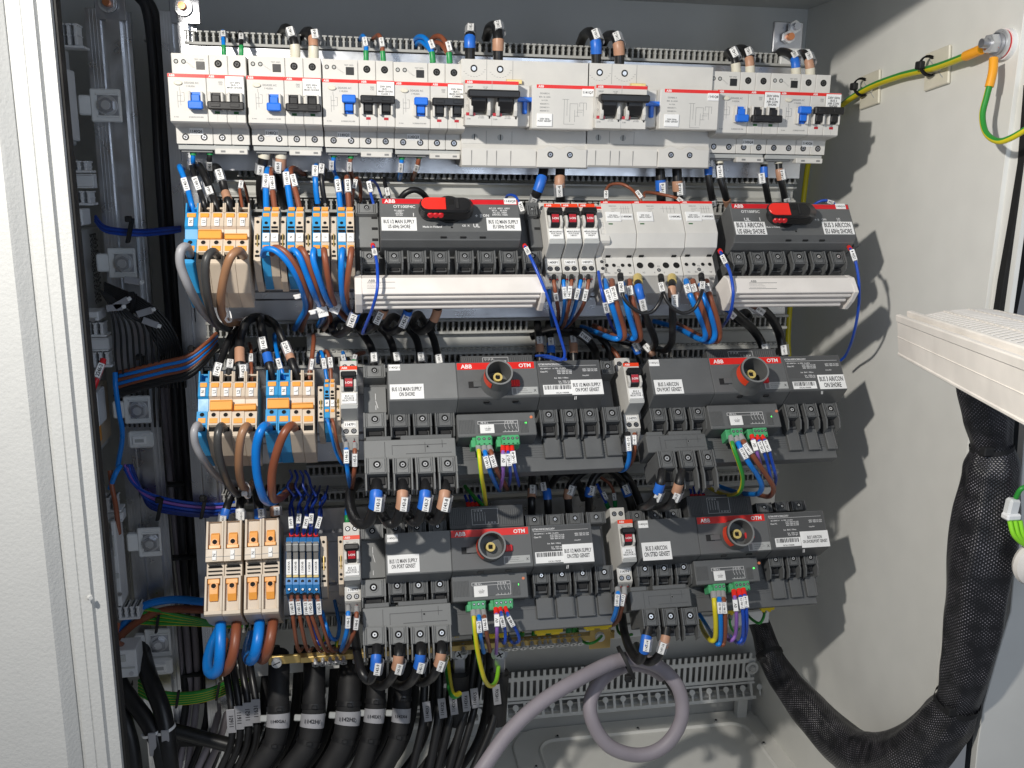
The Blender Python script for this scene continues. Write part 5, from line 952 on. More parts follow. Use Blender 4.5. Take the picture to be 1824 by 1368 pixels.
A('dark blue wire with red ferrule entering the top left of the four-pole switch','sigblue',5.5,[(667,379,-14),(665,362,-14),(660,344,-8),(657,328,0),(662,322,16),(672,330,38),(680,352,55)],mk=[(659,334,'24V8',13,4.6)],ends=[(0,'redlite',5,1.6)],group=None)
A('black wire with tan sleeve behind the top of the four-pole switch','black',7,[(694,362,6),(690,345,10),(686,328,30),(684,318,55)],mk=[(691,345,'1140-9',11)],group=None)
W('black cable arching above the four-pole switch nameplate','black',11,[(712,356,4),(722,344,0),(738,338,0),(752,344,4),(762,356,16)],group=None)
W('blue wire end with white sleeve at the top right of the four-pole switch','sigblue',5.5,[(930,378,-10),(926,366,-6),(918,350,2),(905,348,20),(900,356,45)],mk=[(929,369,'1554',11,4.6)],group=None)
W('short dark blue wire arching over the top right of the three-pole switch','sigblue',5,[(1448,366,2),(1462,358,-4),(1478,358,-4),(1490,366,-2)],mk=[(1478,360,'1554',8,4)],group=None)
# ------------------------------------------ wires leaving the second row
G3='wires leaving the second-row terminals downwards'
def B(*a,**k): k.setdefault('group',G3); return W(*a,**k)
B('thick light grey cable curving down from the leftmost second-row terminal','cgrey',15,[(340,458,-30),(333,440,-52),(322,446,-62),(322,474,-60),(337,512,-50),(356,547,-30),(378,572,-8),(400,584,20),(424,584,62)],name='cable')
B('thick dark grey cable curving down from the second-row terminals','cdark',14,[(389,459,-30),(380,448,-52),(368,460,-62),(366,490,-60),(370,527,-48),(376,556,-30),(388,578,-10),(410,586,20),(430,582,62)],name='cable')
B('thick light brown cable curving down from the second-row terminals','tan',15,[(436,461,-30),(427,447,-54),(412,456,-64),(401,485,-60),(394,525,-46),(395,556,-28),(406,574,-8),(425,574,20),(440,572,62)],name='cable')
for d,c,p in (('blue wire leaving the first pair, sweeping right','wblue',[(468,455,-36),(473,444,-50),(490,446,-56),(510,464,-56),(529,494,-48),(541,525,-34),(544,550,-16),(533,572,10),(525,586,60)]),
 ('brown wire leaving the first pair, sweeping right','brown',[(484,452,-36),(490,441,-48),(506,447,-54),(522,466,-54),(540,498,-46),(550,525,-34),(553,545,-18),(543,568,10),(537,588,60)]),
 ('blue wire leaving the second pair, sweeping right','wblue',[(516,455,-36),(522,445,-50),(533,456,-56),(545,486,-52),(558,520,-40),(571,548,-22),(576,564,-6),(567,580,60)]),
 ('brown wire leaving the second pair, sweeping right','brown',[(530,454,-36),(536,443,-48),(546,458,-54),(557,488,-50),(567,520,-38),(580,550,-20),(588,568,-4),(577,586,60)]),
 ('blue wire leaving the third pair','wblue',[(561,458,-36),(559,445,-50),(558,462,-56),(567,492,-52),(581,530,-36),(595,550,-20),(612,566,0),(622,572,50)]),
 ('brown wire leaving the third pair','brown',[(578,458,-36),(577,445,-50),(580,466,-56),(585,498,-50),(591,528,-36),(600,548,-20),(618,568,0),(628,574,50)]),
 ('blue wire leaving the fourth pair, almost straight down','wblue',[(612,458,-36),(610,445,-50),(608,468,-56),(608,500,-50),(611,532,-36),(617,552,-20),(630,566,0),(638,575,50)]),
 ('brown wire leaving the fourth pair, almost straight down','brown',[(626,456,-36),(626,444,-48),(623,468,-54),(618,505,-48),(617,530,-36),(619,546,-22),(626,560,0),(632,570,50)])):
    B(d,c,10.5,p)
for i,(x,y,a) in enumerate(((547,529,-10),(574,556,-12),(596,549,25),(618,534,-15))):
    p=UY(x,y,-48); T=Thing('cable_tie','white cable tie with handwritten flag, %s of four under the slim terminals'%['leftmost','second','third','rightmost'][i],'cable tie','flagged cable ties',org=p)
    r=V((math.cos(math.radians(a)),0,-math.sin(math.radians(a)))); r=(r+Y_*.15).normalized(); d_=V((-r.z*-1,0,-r.x)).normalized() if 0 else r.cross(Y_).normalized(); d_=-d_ if d_.z>0 else d_
    m=M(); m.box(p,r,d_,-Y_,-4.5,5.5,-6,5,-.5,.3,'paper',.2); m.text('11%d%s'%(40+i,'XHKM'[i]),p-Y_*.3,r,-d_,8,3.4,'greyink',.1); T.part('flag',m)
    m=M(); m.box(p-r*9-d_*2,r,d_,-Y_,-3,3,-2.2,2.2,-2,1.5,'paper',.8); m.box(p-r*4,r,d_,-Y_,-9,3,-4.4,-2.6,-2,-1,'paper',.3); T.part('tie_head',m)
# ------------------------------------------ thin blue signal wires
SB='thin blue signal wires looping off the switches'
W('thin blue signal wire hanging in front of the left end of the long shroud','sigblue',6,[(664,436,-30),(668,452,-42),(672,475,-58),(672,515,-72),(663,550,-60),(652,578,-40),(646,594,-28),(652,588,0),(668,572,50)],mk=[(668,453,'1554 1',13,4.6)],ends=[(0,'redlite',5,1.5)],group=SB)
W('thin blue signal wire slanting down from the right end of the long shroud','sigblue',6,[(934,437,-30),(941,450,-42),(953,475,-55),(970,515,-62),(986,560,-58),(998,600,-50),(1006,630,-45),(1000,641,-40),(980,638,-25),(960,634,0)],mk=[(941,450,'1554 2',13,4.6)],ends=[(0,'redlite',5,1.5)],group=SB)
W('thin blue signal wire in front of the left end of the short shroud','sigblue',6,[(1282,446,-30),(1290,462,-42),(1301,488,-56),(1306,525,-66),(1300,560,-50),(1288,580,-20),(1280,590,40)],mk=[(1290,464,'1554 4',13,4.6)],ends=[(0,'redlite',5,1.5)],group=SB)
W('thin blue signal wire looping down past the right end of the short shroud','sigblue',5.5,[(1512,440,-34),(1520,452,-44),(1526,475,-50),(1530,505,-52),(1529,550,-45),(1520,598,-30),(1508,630,-12),(1498,642,0)],mk=[(1521,457,'1554 4',13,4.6)],ends=[(0,'redlite',5,1.5)],group=SB)
W('small blue wire curling onto the front of the third-row left switch','sigblue',5.5,[(955,634,-4),(975,634,-20),(998,640,-34),(1008,640,-38)],group=SB)
# ------------------------------------------ wires under the three narrow breakers and the contactors
G4='wires under the measuring breakers'
for d,c,x,p,mk in (('brown wire 1400-2 under the left measuring breaker','brown',987,[(991,530,-48),(995,560,-20),(994,580,50)],(990,525,'1400-2')),
 ('blue wire 1401-1 under the measuring breakers','wblue',1004,[(1006,535,-48),(1001,571,-18),(991,584,50)],(1006,522,'1401-1')),
 ('brown wire 1401-2 under the measuring breakers','brown',1018,[(1014,540,-48),(1006,575,-18),(999,586,50)],(1014,522,'1401-2')),
 ('blue wire 1402-1 under the measuring breakers','wblue',1034,[(1028,532,-48),(1017,566,-20),(1002,586,50)],(1028,522,'1402-1')),
 ('brown wire 1402-2, rightmost under the measuring breakers','brown',1048,[(1041,538,-48),(1025,566,-20),(1006,586,50)],(1043,522,'1402-2'))):
    W(d,c,6.5,[(x,492,-40),(x,504,-52)]+p,mk=[(mk[0],mk[1],mk[2],12)],ends=[(0,'black',9,1.35)],group=G4)
W('blue wire coming down at the right end of the long shroud','wblue',7,[(976,500,-20),(979,525,-30),(981,555,-10),(985,580,40)],mk=[(977,515,'1400-1',10)],group=G4)
G5='wires under the contactors'
def D(d,c,w,p,mk=(),**k): W(d,c,w,p,mk=mk,group=G5,**k)
D('thin blue wire 1600-6 left of the contactor wires','sigblue',6,[(1066,484,-36),(1070,510,-54),(1076,535,-56),(1083,562,-40),(1093,588,-10),(1100,596,50)],[(1079,545,'1600-6',13,5)])
D('blue wire 1160-29 making a U under the left contactor','wblue',10,[(1077,500,-36),(1082,520,-54),(1092,550,-56),(1101,580,-46),(1104,600,-40),(1092,603,-36),(1068,594,0),(1036,582,45)],[(1084,526,'1160-29',14)])
D('brown wire 1160-28 making a U under the left contactor','brown',10,[(1090,500,-36),(1093,520,-54),(1101,550,-56),(1110,580,-46),(1112,600,-40),(1100,602,-34),(1082,592,0),(1058,580,45)],[(1094,524,'1160-28',14)])
D('blue wire 1160-30 under the left contactor, right strand','wblue',10,[(1109,505,-36),(1112,524,-52),(1118,552,-56),(1127,582,-46),(1131,600,-40),(1122,602,-34),(1108,590,20)],[(1112,522,'1160-30',12)])
D('brown wire 1160-32 under the left contactor, right strand','brown',10,[(1121,500,-36),(1125,528,-54),(1132,556,-54),(1139,585,-44),(1140,603,-38),(1130,606,-30),(1112,598,20)],[(1123,522,'1160-32',13)])
D('slim black link wire sagging from the left to the middle contactor','black',6.5,[(1105,490,-38),(1107,510,-62),(1111,530,-70),(1124,546,-72),(1145,558,-72),(1163,554,-72),(1175,538,-72),(1180,520,-64),(1178,492,-38)],[(1107,515,'1140-7',14,5.2)],ends=[(0,'blackmat',9,1.8)])
D('slim black link wire sagging from the middle to the right contactor','black',6.5,[(1177,492,-38),(1181,515,-64),(1187,534,-72),(1200,550,-74),(1218,558,-74),(1236,550,-74),(1247,530,-72),(1251,512,-62),(1249,490,-38)],[(1179,515,'1140-7',14,5.2),(1251,512,'1145-7',13,5.2)],ends=[(0,'blackmat',9,1.8),(-1,'blackmat',9,1.8)])
D('black cable with brass sleeve and blue band, under the middle contactor','black',13,[(1136,494,-34),(1137,510,-46),(1141,530,-50),(1149,562,-40),(1162,592,-26),(1167,612,-10),(1158,622,20),(1140,618,50)],[(1145,540,'1150-33',13)],ends=[(0,'brassplastic',13,1.25)],bands=[(1140,526,13,'bband')])
D('black cable with brass sleeve and tan band, under the middle contactor','black',13,[(1197,494,-34),(1197,512,-46),(1198,545,-48),(1198,585,-38),(1196,610,-20),(1184,624,0),(1168,620,40)],[(1203,534,'1150-34',13)],ends=[(0,'brassplastic',12,1.25)],bands=[(1197,522,9,'tanband')])
D('blue wire 1160-1 making a U under the right contactor','wblue',10,[(1222,500,-36),(1229,524,-54),(1242,555,-56),(1254,584,-46),(1256,600,-40),(1246,604,-34),(1205,584,10),(1165,572,50)],[(1226,519,'1160-1',13)])
D('brown wire 1155-2 making a U under the right contactor','brown',10,[(1234,500,-36),(1242,525,-54),(1253,556,-56),(1262,586,-46),(1261,600,-38),(1246,598,-28),(1205,576,30)],[(1237,519,'1155-2',13)])
D('blue wire 1155-3 under the right contactor, outer strand','wblue',10,[(1247,508,-36),(1252,526,-52),(1264,556,-56),(1273,588,-46),(1270,606,-40),(1256,608,-30),(1240,600,20)],[(1250,520,'1155-3',9)])
D('brown wire 1155-4 under the right contactor, outer strand','brown',10,[(1258,500,-36),(1264,526,-54),(1275,560,-54),(1282,592,-44),(1276,608,-36),(1256,604,0)],[(1261,517,'1155-4',13)])
W('thick black cable 1143-17 under the short shroud, curving right and down','black',16,[(1290,530,-30),(1298,548,-30),(1318,566,-20),(1340,586,-5),(1356,610,0),(1364,640,-10)],mk=[(1292,563,'1143-17',14),(1364,622,'1143-17',11)],bands=[(1294,545,12,'bband')],group='thick cables under the short shroud')
W('thick black cable 1143-18 under the short shroud, outer curve','black',16,[(1338,538,-20),(1352,546,-20),(1372,564,-14),(1388,594,-5),(1396,636,-10)],mk=[(1343,555,'1143-18',13),(1397,622,'1143-18',11)],bands=[(1341,549,9,'tanband')],group='thick cables under the short shroud')
W('black cable curling back between the two cables under the short shroud','black',13,[(1300,560,20),(1320,574,0),(1334,566,-6),(1328,556,10),(1312,562,40)],group='thick cables under the short shroud')
# ------------------------------------------ four looped cables into the left third-row switch
for d,b,p,mk in (('looped black cable 1143-1 under the long shroud','bband',[(640,536,-30),(633,560,-26),(622,584,-22),(604,596,-10),(592,586,4),(602,570,20),(628,576,34),(650,600,30),(662,622,15),(666,655,0)],((628,568,'1143-1',15),(667,640,'1143-1',11))),
 ('looped black cable 1143-2 under the long shroud','tanband',[(690,536,-30),(680,560,-26),(667,582,-22),(648,590,-10),(638,578,4),(652,564,20),(678,584,34),(697,610,24),(706,655,0)],((676,562,'1143-2',15),(708,639,'1143-2',11))),
 ('looped black cable 1143-3 under the long shroud','bband',[(732,534,-30),(724,562,-26),(712,584,-22),(697,591,-10),(687,580,4),(702,564,20),(726,584,34),(743,608,24),(751,655,0)],((722,568,'1143-3',15),(751,640,'1143-3',11))),
 ('looped black cable with bare tan band under the long shroud','tanband',[(781,534,-30),(777,560,-26),(764,582,-22),(748,590,-10),(735,576,4),(746,560,20),(760,582,34),(773,606,24),(783,655,0)],((783,642,'1143-4',11),))):
    W(d,'black',14,p,mk=mk,bands=[(mk[0][0]+3,mk[0][1]-6,10,b)] if len(mk)>1 else [(777,562,15,b)],group='looped black cables under the long shroud')
G6='black cables between the middle of rows two and three'
for d,x,y,b,t in (('short tan-banded cable 1141-4 dropping behind the left third-row switch',961,614,'tanband','1141-4'),('short blue-banded cable 1141-3 dropping behind the left third-row switch',981,616,'bband','1141-3'),('short tan-banded cable 1140-24 above the right end of the left switch',1021,612,'tanband','1140-24')):
    W(d,'black',14,[(x-4,575,66),(x-2,595,40),(x,y,20),(x+2,650,8)],mk=[(x+1,y-2,t,11)],bands=[(x,y+8,10,b)],group=G6)
W('black cable marked 1181-2 lying slanted in the gap between rows two and three','black',15,[(1000,592,60),(1026,594,25),(1044,604,16),(1058,622,20),(1064,646,40)],mk=[(1043,600,'1181-2',13)],group=G6)
W('blue-banded cable dropping beside the second narrow breaker of row three','black',12,[(1112,604,40),(1124,612,20),(1132,620,12),(1142,648,8)],mk=[(1135,619,'1141-5',10)],bands=[(1134,622,9,'bband')],group=G6)
W('tan-banded cable dropping onto the right third-row switch','black',12,[(1138,604,40),(1150,616,20),(1160,628,12),(1168,650,8)],mk=[(1155,622,'1143-16',10)],bands=[(1158,630,6,'tanband')],group=G6)
W('tan-sleeved wire bending over the top of the second third-row narrow breaker','brown',8,[(1075,616,40),(1088,620,20),(1100,634,10),(1106,650,8)],group=G6)
W('dark cable arching in the black gap left of the second narrow breaker','black',12,[(1060,580,60),(1068,600,30),(1082,616,20),(1090,640,20)],group=G6)
W('black cable crossing the dark gap under the measuring breakers','black',14,[(946,600,50),(985,588,40),(1030,590,30),(1078,600,26),(1128,612,20)],group=G6)
# ------------------------------------------ wires into the third-row terminals
G7='wires entering the third-row terminals from above'
def E(*a,**k): k.setdefault('group',G7); return W(*a,**k)
E('black cable 1142-1 slanting down into the second terminal of the third row','black',12,[(384,680,-18),(388,660,-18),(397,632,-8),(408,604,6),(422,585,25),(440,574,60)],mk=[(386,662,'1142-1',14)])
E('black cable in a clear sleeve, third terminal of the third row','blackmat',11,[(407,680,-18),(409,655,-16),(413,630,0),(420,600,30),(432,580,60)],mk=[(409,652,'1142-2',12)],sleeve=True)
E('thick black cable with tan band into the fourth terminal of the third row','black',16,[(429,680,-18),(428,655,-18),(427,630,-14),(428,604,-8),(435,580,0),(448,567,10),(466,566,30),(482,576,60)],mk=[(434,660,'1142-3',13)],bands=[(427,634,13,'tanband')])
E('thin brown wire 1142-3 into the fifth terminal of the third row','brown',6.5,[(448,680,-18),(448,660,-16),(447,640,-10),(447,622,10),(444,612,50)],mk=[(447,641,'1142-3',13)])
E('thick black cable with blue band into the first blue terminal of the pair','black',15,[(485,676,-18),(481,656,-18),(476,634,-14),(470,606,-8),(465,582,0),(464,568,16),(468,566,60)],mk=[(469,616,'1142-5',14)],bands=[(477,638,10,'bband')])
E('blue wire in a clear sleeve into the second blue terminal of the pair','wblue',8,[(506,676,-18),(501,656,-16),(495,635,-8),(490,612,10),(489,598,30),(492,594,60)],mk=[(498,652,'1142-4',15)])
E('thick black cable 1142-7 slanting into the first beige L terminal','black',14,[(531,676,-18),(524,656,-18),(516,634,-14),(507,612,-8),(497,590,0),(486,574,14),(470,566,40),(462,568,64)],mk=[(512,624,'1142-7',15)],bands=[(517,628,12,'tanband')])
E('brown wire in a clear sleeve into the last beige L terminal','brown',8,[(550,676,-18),(553,656,-16),(556,635,-10),(558,616,0),(559,602,20),(558,596,60)],mk=[(555,652,'1142-9',14,3.4)])
E('thin blue wire 1142-7 into the slim third-row pair','wblue',6.5,[(583,680,-12),(580,662,-10),(577,642,-2),(572,627,8),(567,632,22),(566,645,50)],mk=[(577,648,'1142-7',12,4.4)])
E('thin brown wire 1142-9 into the slim third-row pair','brown',6.5,[(590,679,-12),(589,660,-10),(587,640,-2),(582,626,8),(577,630,22),(575,645,50)],mk=[(589,648,'1142-9',12,4.4)])
E('blue wire with tag above the left third-row narrow breaker','wblue',7,[(617,656,8),(614,640,14),(611,628,40)],mk=[(612,641,'1145-1',10,4.2)],group=None)
E('brown wire with green ferrule above the left third-row narrow breaker','brown',8,[(632,658,8),(631,642,14),(636,632,28),(648,628,55)],mk=[(631,640,'1145-2',8,4)],ends=[(0,'gferrule',8,1.2)],group=None)
G8='cables leaving the third-row terminals'
W('light grey cable curving down from the leftmost third-row terminal','cgrey',13,[(357,766,-34),(352,757,-52),(346,768,-62),(348,790,-60),(360,815,-50),(380,842,-30),(402,858,-8),(425,862,50)],group=G8)
W('dark grey cable curving down from the third-row terminals','cdark',14,[(401,768,-34),(394,759,-52),(388,774,-62),(389,805,-60),(397,838,-46),(410,868,-26),(424,880,-5),(436,872,50)],group=G8)
W('light brown cable curving down from the third-row terminals','tan',14,[(446,768,-34),(439,759,-54),(430,776,-62),(426,806,-60),(426,840,-46),(432,866,-26),(444,870,0),(452,858,50)],group=G8)
W('thick bright blue cable looping down from the blue terminal pair','wblue',15,[(481,766,-34),(473,758,-54),(463,770,-64),(456,800,-62),(457,840,-54),(464,872,-44),(474,892,-34),(490,892,-16),(510,872,45)],group=G8)
W('thick reddish brown cable looping down from the beige L terminals','brown',15,[(527,766,-34),(519,758,-54),(506,772,-64),(493,805,-62),(485,840,-54),(484,872,-42),(488,889,-30),(504,884,-10),(520,866,45)],group=G8)
W('thin blue wire from the slim third-row pair down to the right','wblue',6,[(580,754,-28),(583,748,-40),(590,775,-44),(598,805,-36),(609,826,-30),(618,828,-10)],group=G8)
W('thin brown wire from the slim third-row pair down to the right','brown',6,[(589,754,-28),(592,748,-40),(598,775,-44),(604,800,-36),(614,824,-30),(622,826,-10)],group=G8)
for x,y,d in ((437,874,'white cable tie around the grey and brown third-row cables'),(402,560,'white cable tie around the grey and brown second-row cables'),(482,886,'white cable tie around the blue and brown cable loops')):
    p=UY(x,y,-34); m=M(); m.ring(p,V((1,-.2,.3)),9,8.2,2.4,'paper',18); m.box(p-Y_*9,X_,Y_,Z_,-3,3,-1.5,1.5,-2.5,2.5,'paper',.8); single('cable_tie',m,d,'cable tie',org=p)
def two(T1,T2,x,y,dx,F,col='brown',grp='wires under the narrow breakers',d=(),curve=1):
    W(d[0],'wblue',7.5,[(x,y,-52),(x,y+14,-62),(x+dx*.1,y+38,-62),(x+dx*.6,y+66,-40),(x+dx*1.1,y+84,40)],mk=[(x,y+24,T1,13,4.6)],ends=[(0,'ferrule',6,1.2)],group=grp)
    W(d[1],col,7.5,[(x+15,y+1,-50),(x+15,y+15,-60),(x+14+dx*.1,y+38,-60),(x+8+dx*.5,y+66,-40),(x+dx*1.0,y+88,40)],mk=[(x+15,y+26,T2,13,4.6)],ends=[(0,'ferrule',6,1.2)],group=grp)
two('1146-2','1145-5',617,790,8,R3,d=('blue wire 1146-2 under the left third-row narrow breaker','brown wire 1145-5 under the left third-row narrow breaker'))
two('1146-2','1146-6',620,1081,-14,R4,d=('blue wire 1146-2 under the left lowest narrow breaker','brown wire 1146-6 under the left lowest narrow breaker'))
W('blue wire 1145-10 under the second third-row narrow breaker, hooking left','wblue',8,[(1118,772,-50),(1119,790,-60),(1121,812,-56),(1116,832,-44),(1104,838,-30),(1092,830,0),(1086,822,40)],mk=[(1120,791,'1145-10',15)],ends=[(0,'blackmat',6,1.3)],group='wires under the narrow breakers')
W('brown wire under the second third-row narrow breaker','brown',7,[(1130,772,-48),(1131,790,-56),(1128,815,-48),(1118,832,-20),(1106,838,30)],mk=[(1130,784,'1145-11',10,4)],group='wires under the narrow breakers')
W('blue wire 1147-10 under the second lowest narrow breaker','wblue',8,[(1100,1048,-46),(1101,1064,-56),(1098,1085,-52),(1090,1106,-36),(1076,1113,0)],mk=[(1099,1068,'1147-10',13)],ends=[(0,'ferrule',6,1.3)],group='wires under the narrow breakers')
W('brown wire 1147-13 under the second lowest narrow breaker','brown',7.5,[(1112,1047,-46),(1112,1064,-54),(1107,1085,-50),(1100,1106,-34),(1086,1116,0)],mk=[(1109,1066,'1147-13',13)],ends=[(0,'ferrule',6,1.3)],group='wires under the narrow breakers')
W('blue-ended wire with green ferrule above the lowest left narrow breaker','wblue',7,[(619,936,8),(618,922,10),(617,908,30)],ends=[(0,'gferrule',10,1.3)])
# ------------------------------------------ control wires under the green plugs
GC='control wires under the green plugs'
def ctrl(sw,L):
    for nm,c,w,p,mk,e in L:
        kw=dict(YG) if c=='yg' else {}
        col='lime' if c=='lime' else (kw.get('color') or c)
        W('%s under the green plugs of the %s switch'%(nm,sw),col,w,p,mk=[(*mk,12,5)] if mk else (),ends=[(0,e,6,1.35)],group=GC,ys=56,stripe=kw.get('stripe') or (('yellow',(0,1,2,3)) if c=='lime' else None))
ctrl('left third-row',[('green-yellow wire','lime',7.5,[(852,795,-44),(854,815,-56),(858,850,-54),(863,880,-34),(866,903,-6)],None,'ferrule'),
 ('blue wire 1145-3','wblue',8,[(862,795,-44),(866,815,-58),(874,842,-54),(884,864,-30),(890,874,20)],(867,822,'1145-3'),'ferrule'),
 ('brown wire 1145-5','brown',8,[(871,795,-44),(877,813,-58),(886,840,-54),(898,860,-30),(903,872,20)],(878,820,'1145-5'),'ferrule'),
 ('violet wire 0V','violet',6.5,[(896,795,-44),(896,815,-58),(896,842,-52),(893,862,-34),(888,874,20)],(897,818,'0V'),'redlite'),
 ('blue wire 1145-7','sigblue',6,[(904,795,-44),(906,815,-58),(909,840,-52),(908,857,-30),(906,866,20)],(906,818,'1145-7'),'redlite'),
 ('blue wire 1145-8','sigblue',6,[(912,795,-44),(914,815,-58),(918,838,-52),(923,858,-30),(924,866,20)],(915,816,'1145-8'),'redlite')])
ctrl('right third-row',[('green-yellow wire','yg',7.5,[(1302,778,-44),(1306,796,-56),(1316,824,-58),(1323,852,-50),(1317,876,-36),(1296,882,-16),(1272,874,10),(1258,864,40)],None,'ferrule'),
 ('blue wire 1145-13','wblue',9,[(1310,778,-44),(1320,800,-58),(1335,826,-62),(1350,848,-54),(1357,868,-42),(1346,880,-30),(1310,876,0),(1270,862,40)],(1324,806,'1145-13'),'ferrule'),
 ('brown wire 1145-13','brown',9,[(1318,776,-44),(1330,796,-58),(1348,822,-62),(1366,848,-54),(1378,870,-42),(1370,884,-30),(1352,882,10)],(1333,801,'1145-12'),'ferrule'),
 ('violet wire 0V','violet',6.5,[(1339,776,-44),(1346,798,-58),(1353,822,-52),(1358,842,-30)],(1345,796,'0V'),'redlite'),
 ('blue wire 1145-16','sigblue',6,[(1347,774,-44),(1357,796,-58),(1367,825,-56),(1374,855,-40),(1378,866,0)],(1356,796,'1145-16'),'redlite'),
 ('blue wire 1146-14','sigblue',6,[(1356,774,-44),(1367,794,-58),(1376,825,-56),(1382,850,-40),(1380,866,0)],(1366,794,'1145-14'),'redlite')])
ctrl('left lowest',[('bright green-yellow wire','lime',8,[(843,1088,-44),(845,1112,-56),(849,1150,-56),(856,1185,-50),(864,1212,-40),(874,1222,-30),(884,1212,-20),(889,1180,0)],None,'ferrule'),
 ('blue wire 1146-2','wblue',7.5,[(852,1088,-44),(854,1108,-58),(857,1138,-54),(862,1162,-30)],(853,1114,'1146-2'),'ferrule'),
 ('brown wire 1146-5','brown',7.5,[(861,1088,-44),(864,1108,-58),(868,1136,-54),(873,1160,-30)],(864,1112,'1146-5'),'ferrule'),
 ('violet wire 0V','violet',6.5,[(883,1084,-44),(885,1105,-58),(885,1135,-54),(884,1164,-30)],(885,1106,'0V'),'redlite'),
 ('blue wire 1148-7','sigblue',6,[(891,1083,-44),(895,1102,-58),(900,1126,-54),(898,1146,-40),(888,1132,-10)],(894,1104,'1148-7'),'redlite'),
 ('blue wire 1148-8','sigblue',6,[(900,1082,-44),(908,1102,-58),(922,1128,-54),(924,1142,-46),(912,1144,-30),(904,1128,0)],(908,1104,'1148-8'),'redlite')])
ctrl('right lowest',[('yellow wire','yellow',8.5,[(1271,1055,-44),(1273,1080,-56),(1275,1110,-56),(1274,1136,-50),(1266,1141,-42),(1254,1126,-20),(1245,1106,20)],None,'ferrule'),
 ('blue wire 1146-10','wblue',8,[(1280,1055,-44),(1282,1078,-58),(1284,1110,-58),(1283,1142,-50),(1276,1146,-42),(1262,1120,0),(1246,1094,40)],(1282,1080,'1146-10'),'ferrule'),
 ('brown wire 1146-12','brown',8,[(1287,1055,-44),(1290,1078,-58),(1292,1110,-58),(1290,1142,-50),(1284,1148,-40),(1272,1130,0)],(1290,1080,'1146-12'),'ferrule'),
 ('violet wire 0V','violet',6.5,[(1307,1052,-44),(1310,1074,-58),(1312,1100,-58),(1310,1130,-48),(1300,1141,-40),(1288,1120,0)],(1310,1078,'0V'),'redlite'),
 ('blue wire 1146-15','sigblue',6.5,[(1316,1050,-44),(1321,1074,-58),(1324,1102,-58),(1323,1134,-48),(1314,1145,-40),(1298,1130,0)],(1321,1074,'1146-15'),'redlite'),
 ('blue wire 1146-14','sigblue',6.5,[(1324,1049,-44),(1328,1072,-58),(1330,1100,-58),(1329,1126,-48),(1320,1147,-38),(1304,1136,0)],(1329,1072,'1146-14'),'redlite')])
# ------------------------------------------ thick cables below the bridging blocks
GL='thick cables leaving the third-row bridging terminals'
for i,(x,y,b,p,t) in enumerate(((671,858,'bband',[(671,858,-40),(670,880,-54),(667,905,-56),(655,930,-50),(636,930,-40),(625,905,-28),(625,875,-10),(640,858,40)],'1143-5'),
 (717,858,'tanband',[(717,858,-40),(717,880,-54),(714,905,-56),(704,930,-50),(690,930,-40),(678,910,-20),(670,890,40)],'1143-6'),
 (757,858,'bband',[(757,858,-40),(757,880,-54),(753,905,-56),(744,928,-50),(732,926,-40),(720,906,-20),(714,888,40)],'1143-7'),
 (793,858,'tanband',[(793,858,-40),(792,880,-54),(787,905,-56),(778,926,-50),(768,924,-40),(758,906,-20),(752,888,40)],'1143-8'))):
    W('thick black cable %s with %s band below the left bridging terminals'%(t,'blue' if b=='bband' else 'tan'),'black',17 if i else 19,p,mk=[(x+4,y+38,t,14)],bands=[(x-1,y+34,12,b)],group=GL,ys=66)
for i,(x,y,b,p,t) in enumerate(((671,1150,'bband',[(671,1150,-40),(670,1172,-52),(668,1192,-54),(658,1212,-50),(644,1196,-44),(636,1160,-30),(630,1110,0),(628,1080,40)],'1143-9'),
 (711,1150,'tanband',[(711,1150,-40),(710,1168,-52),(706,1190,-52),(694,1212,-44),(678,1222,-30),(660,1215,0)],'1143-10'),
 (749,1148,'bband',[(749,1148,-40),(749,1166,-52),(745,1188,-52),(734,1212,-44),(716,1222,-30),(700,1215,0)],'1143-11'),
 (786,1146,'tanband',[(786,1146,-40),(786,1164,-52),(781,1184,-52),(770,1206,-44),(752,1216,-30),(738,1208,0)],'1143-12'))):
    W('thick black cable %s with %s band below the lowest left switch'%(t,'blue' if b=='bband' else 'tan'),'black',16,p,mk=[(x+3,y+38,t,13)],bands=[(x-1,y+32,12,b)],group='thick cables leaving the lowest bridging terminals',ys=62)
W('blue-banded cable 1143-19 leaving the right third-row bridging block','black',15,[(1180,838,-50),(1177,858,-60),(1170,880,-56),(1158,898,-40),(1140,905,0)],mk=[(1174,880,'1143-19',12)],bands=[(1174,868,9,'bband')],group=GL,ys=66)
W('tan-banded cable 1143-15 leaving the right third-row bridging block','black',15,[(1214,838,-50),(1210,858,-60),(1203,880,-56),(1192,900,-40),(1170,908,0)],mk=[(1207,882,'1143-15',12)],bands=[(1207,870,9,'tanband')],group=GL,ys=66)
W('blue-banded cable looping left under the lowest right switch','black',16,[(1155,1118,-44),(1150,1142,-52),(1147,1160,-52),(1138,1176,-44),(1124,1160,-34),(1113,1130,-20),(1108,1095,20)],mk=[(1153,1148,'1143-14',13)],bands=[(1148,1148,12,'bband')],group='cables looping under the lowest right switch',ys=58)
W('tan-banded cable 1147-16 looping left under the lowest right switch','black',15,[(1188,1118,-44),(1184,1142,-52),(1178,1160,-52),(1164,1177,-46),(1148,1176,-34),(1134,1150,-10)],mk=[(1181,1149,'1147-16',13)],bands=[(1180,1143,8,'tanband')],group='cables looping under the lowest right switch',ys=58)
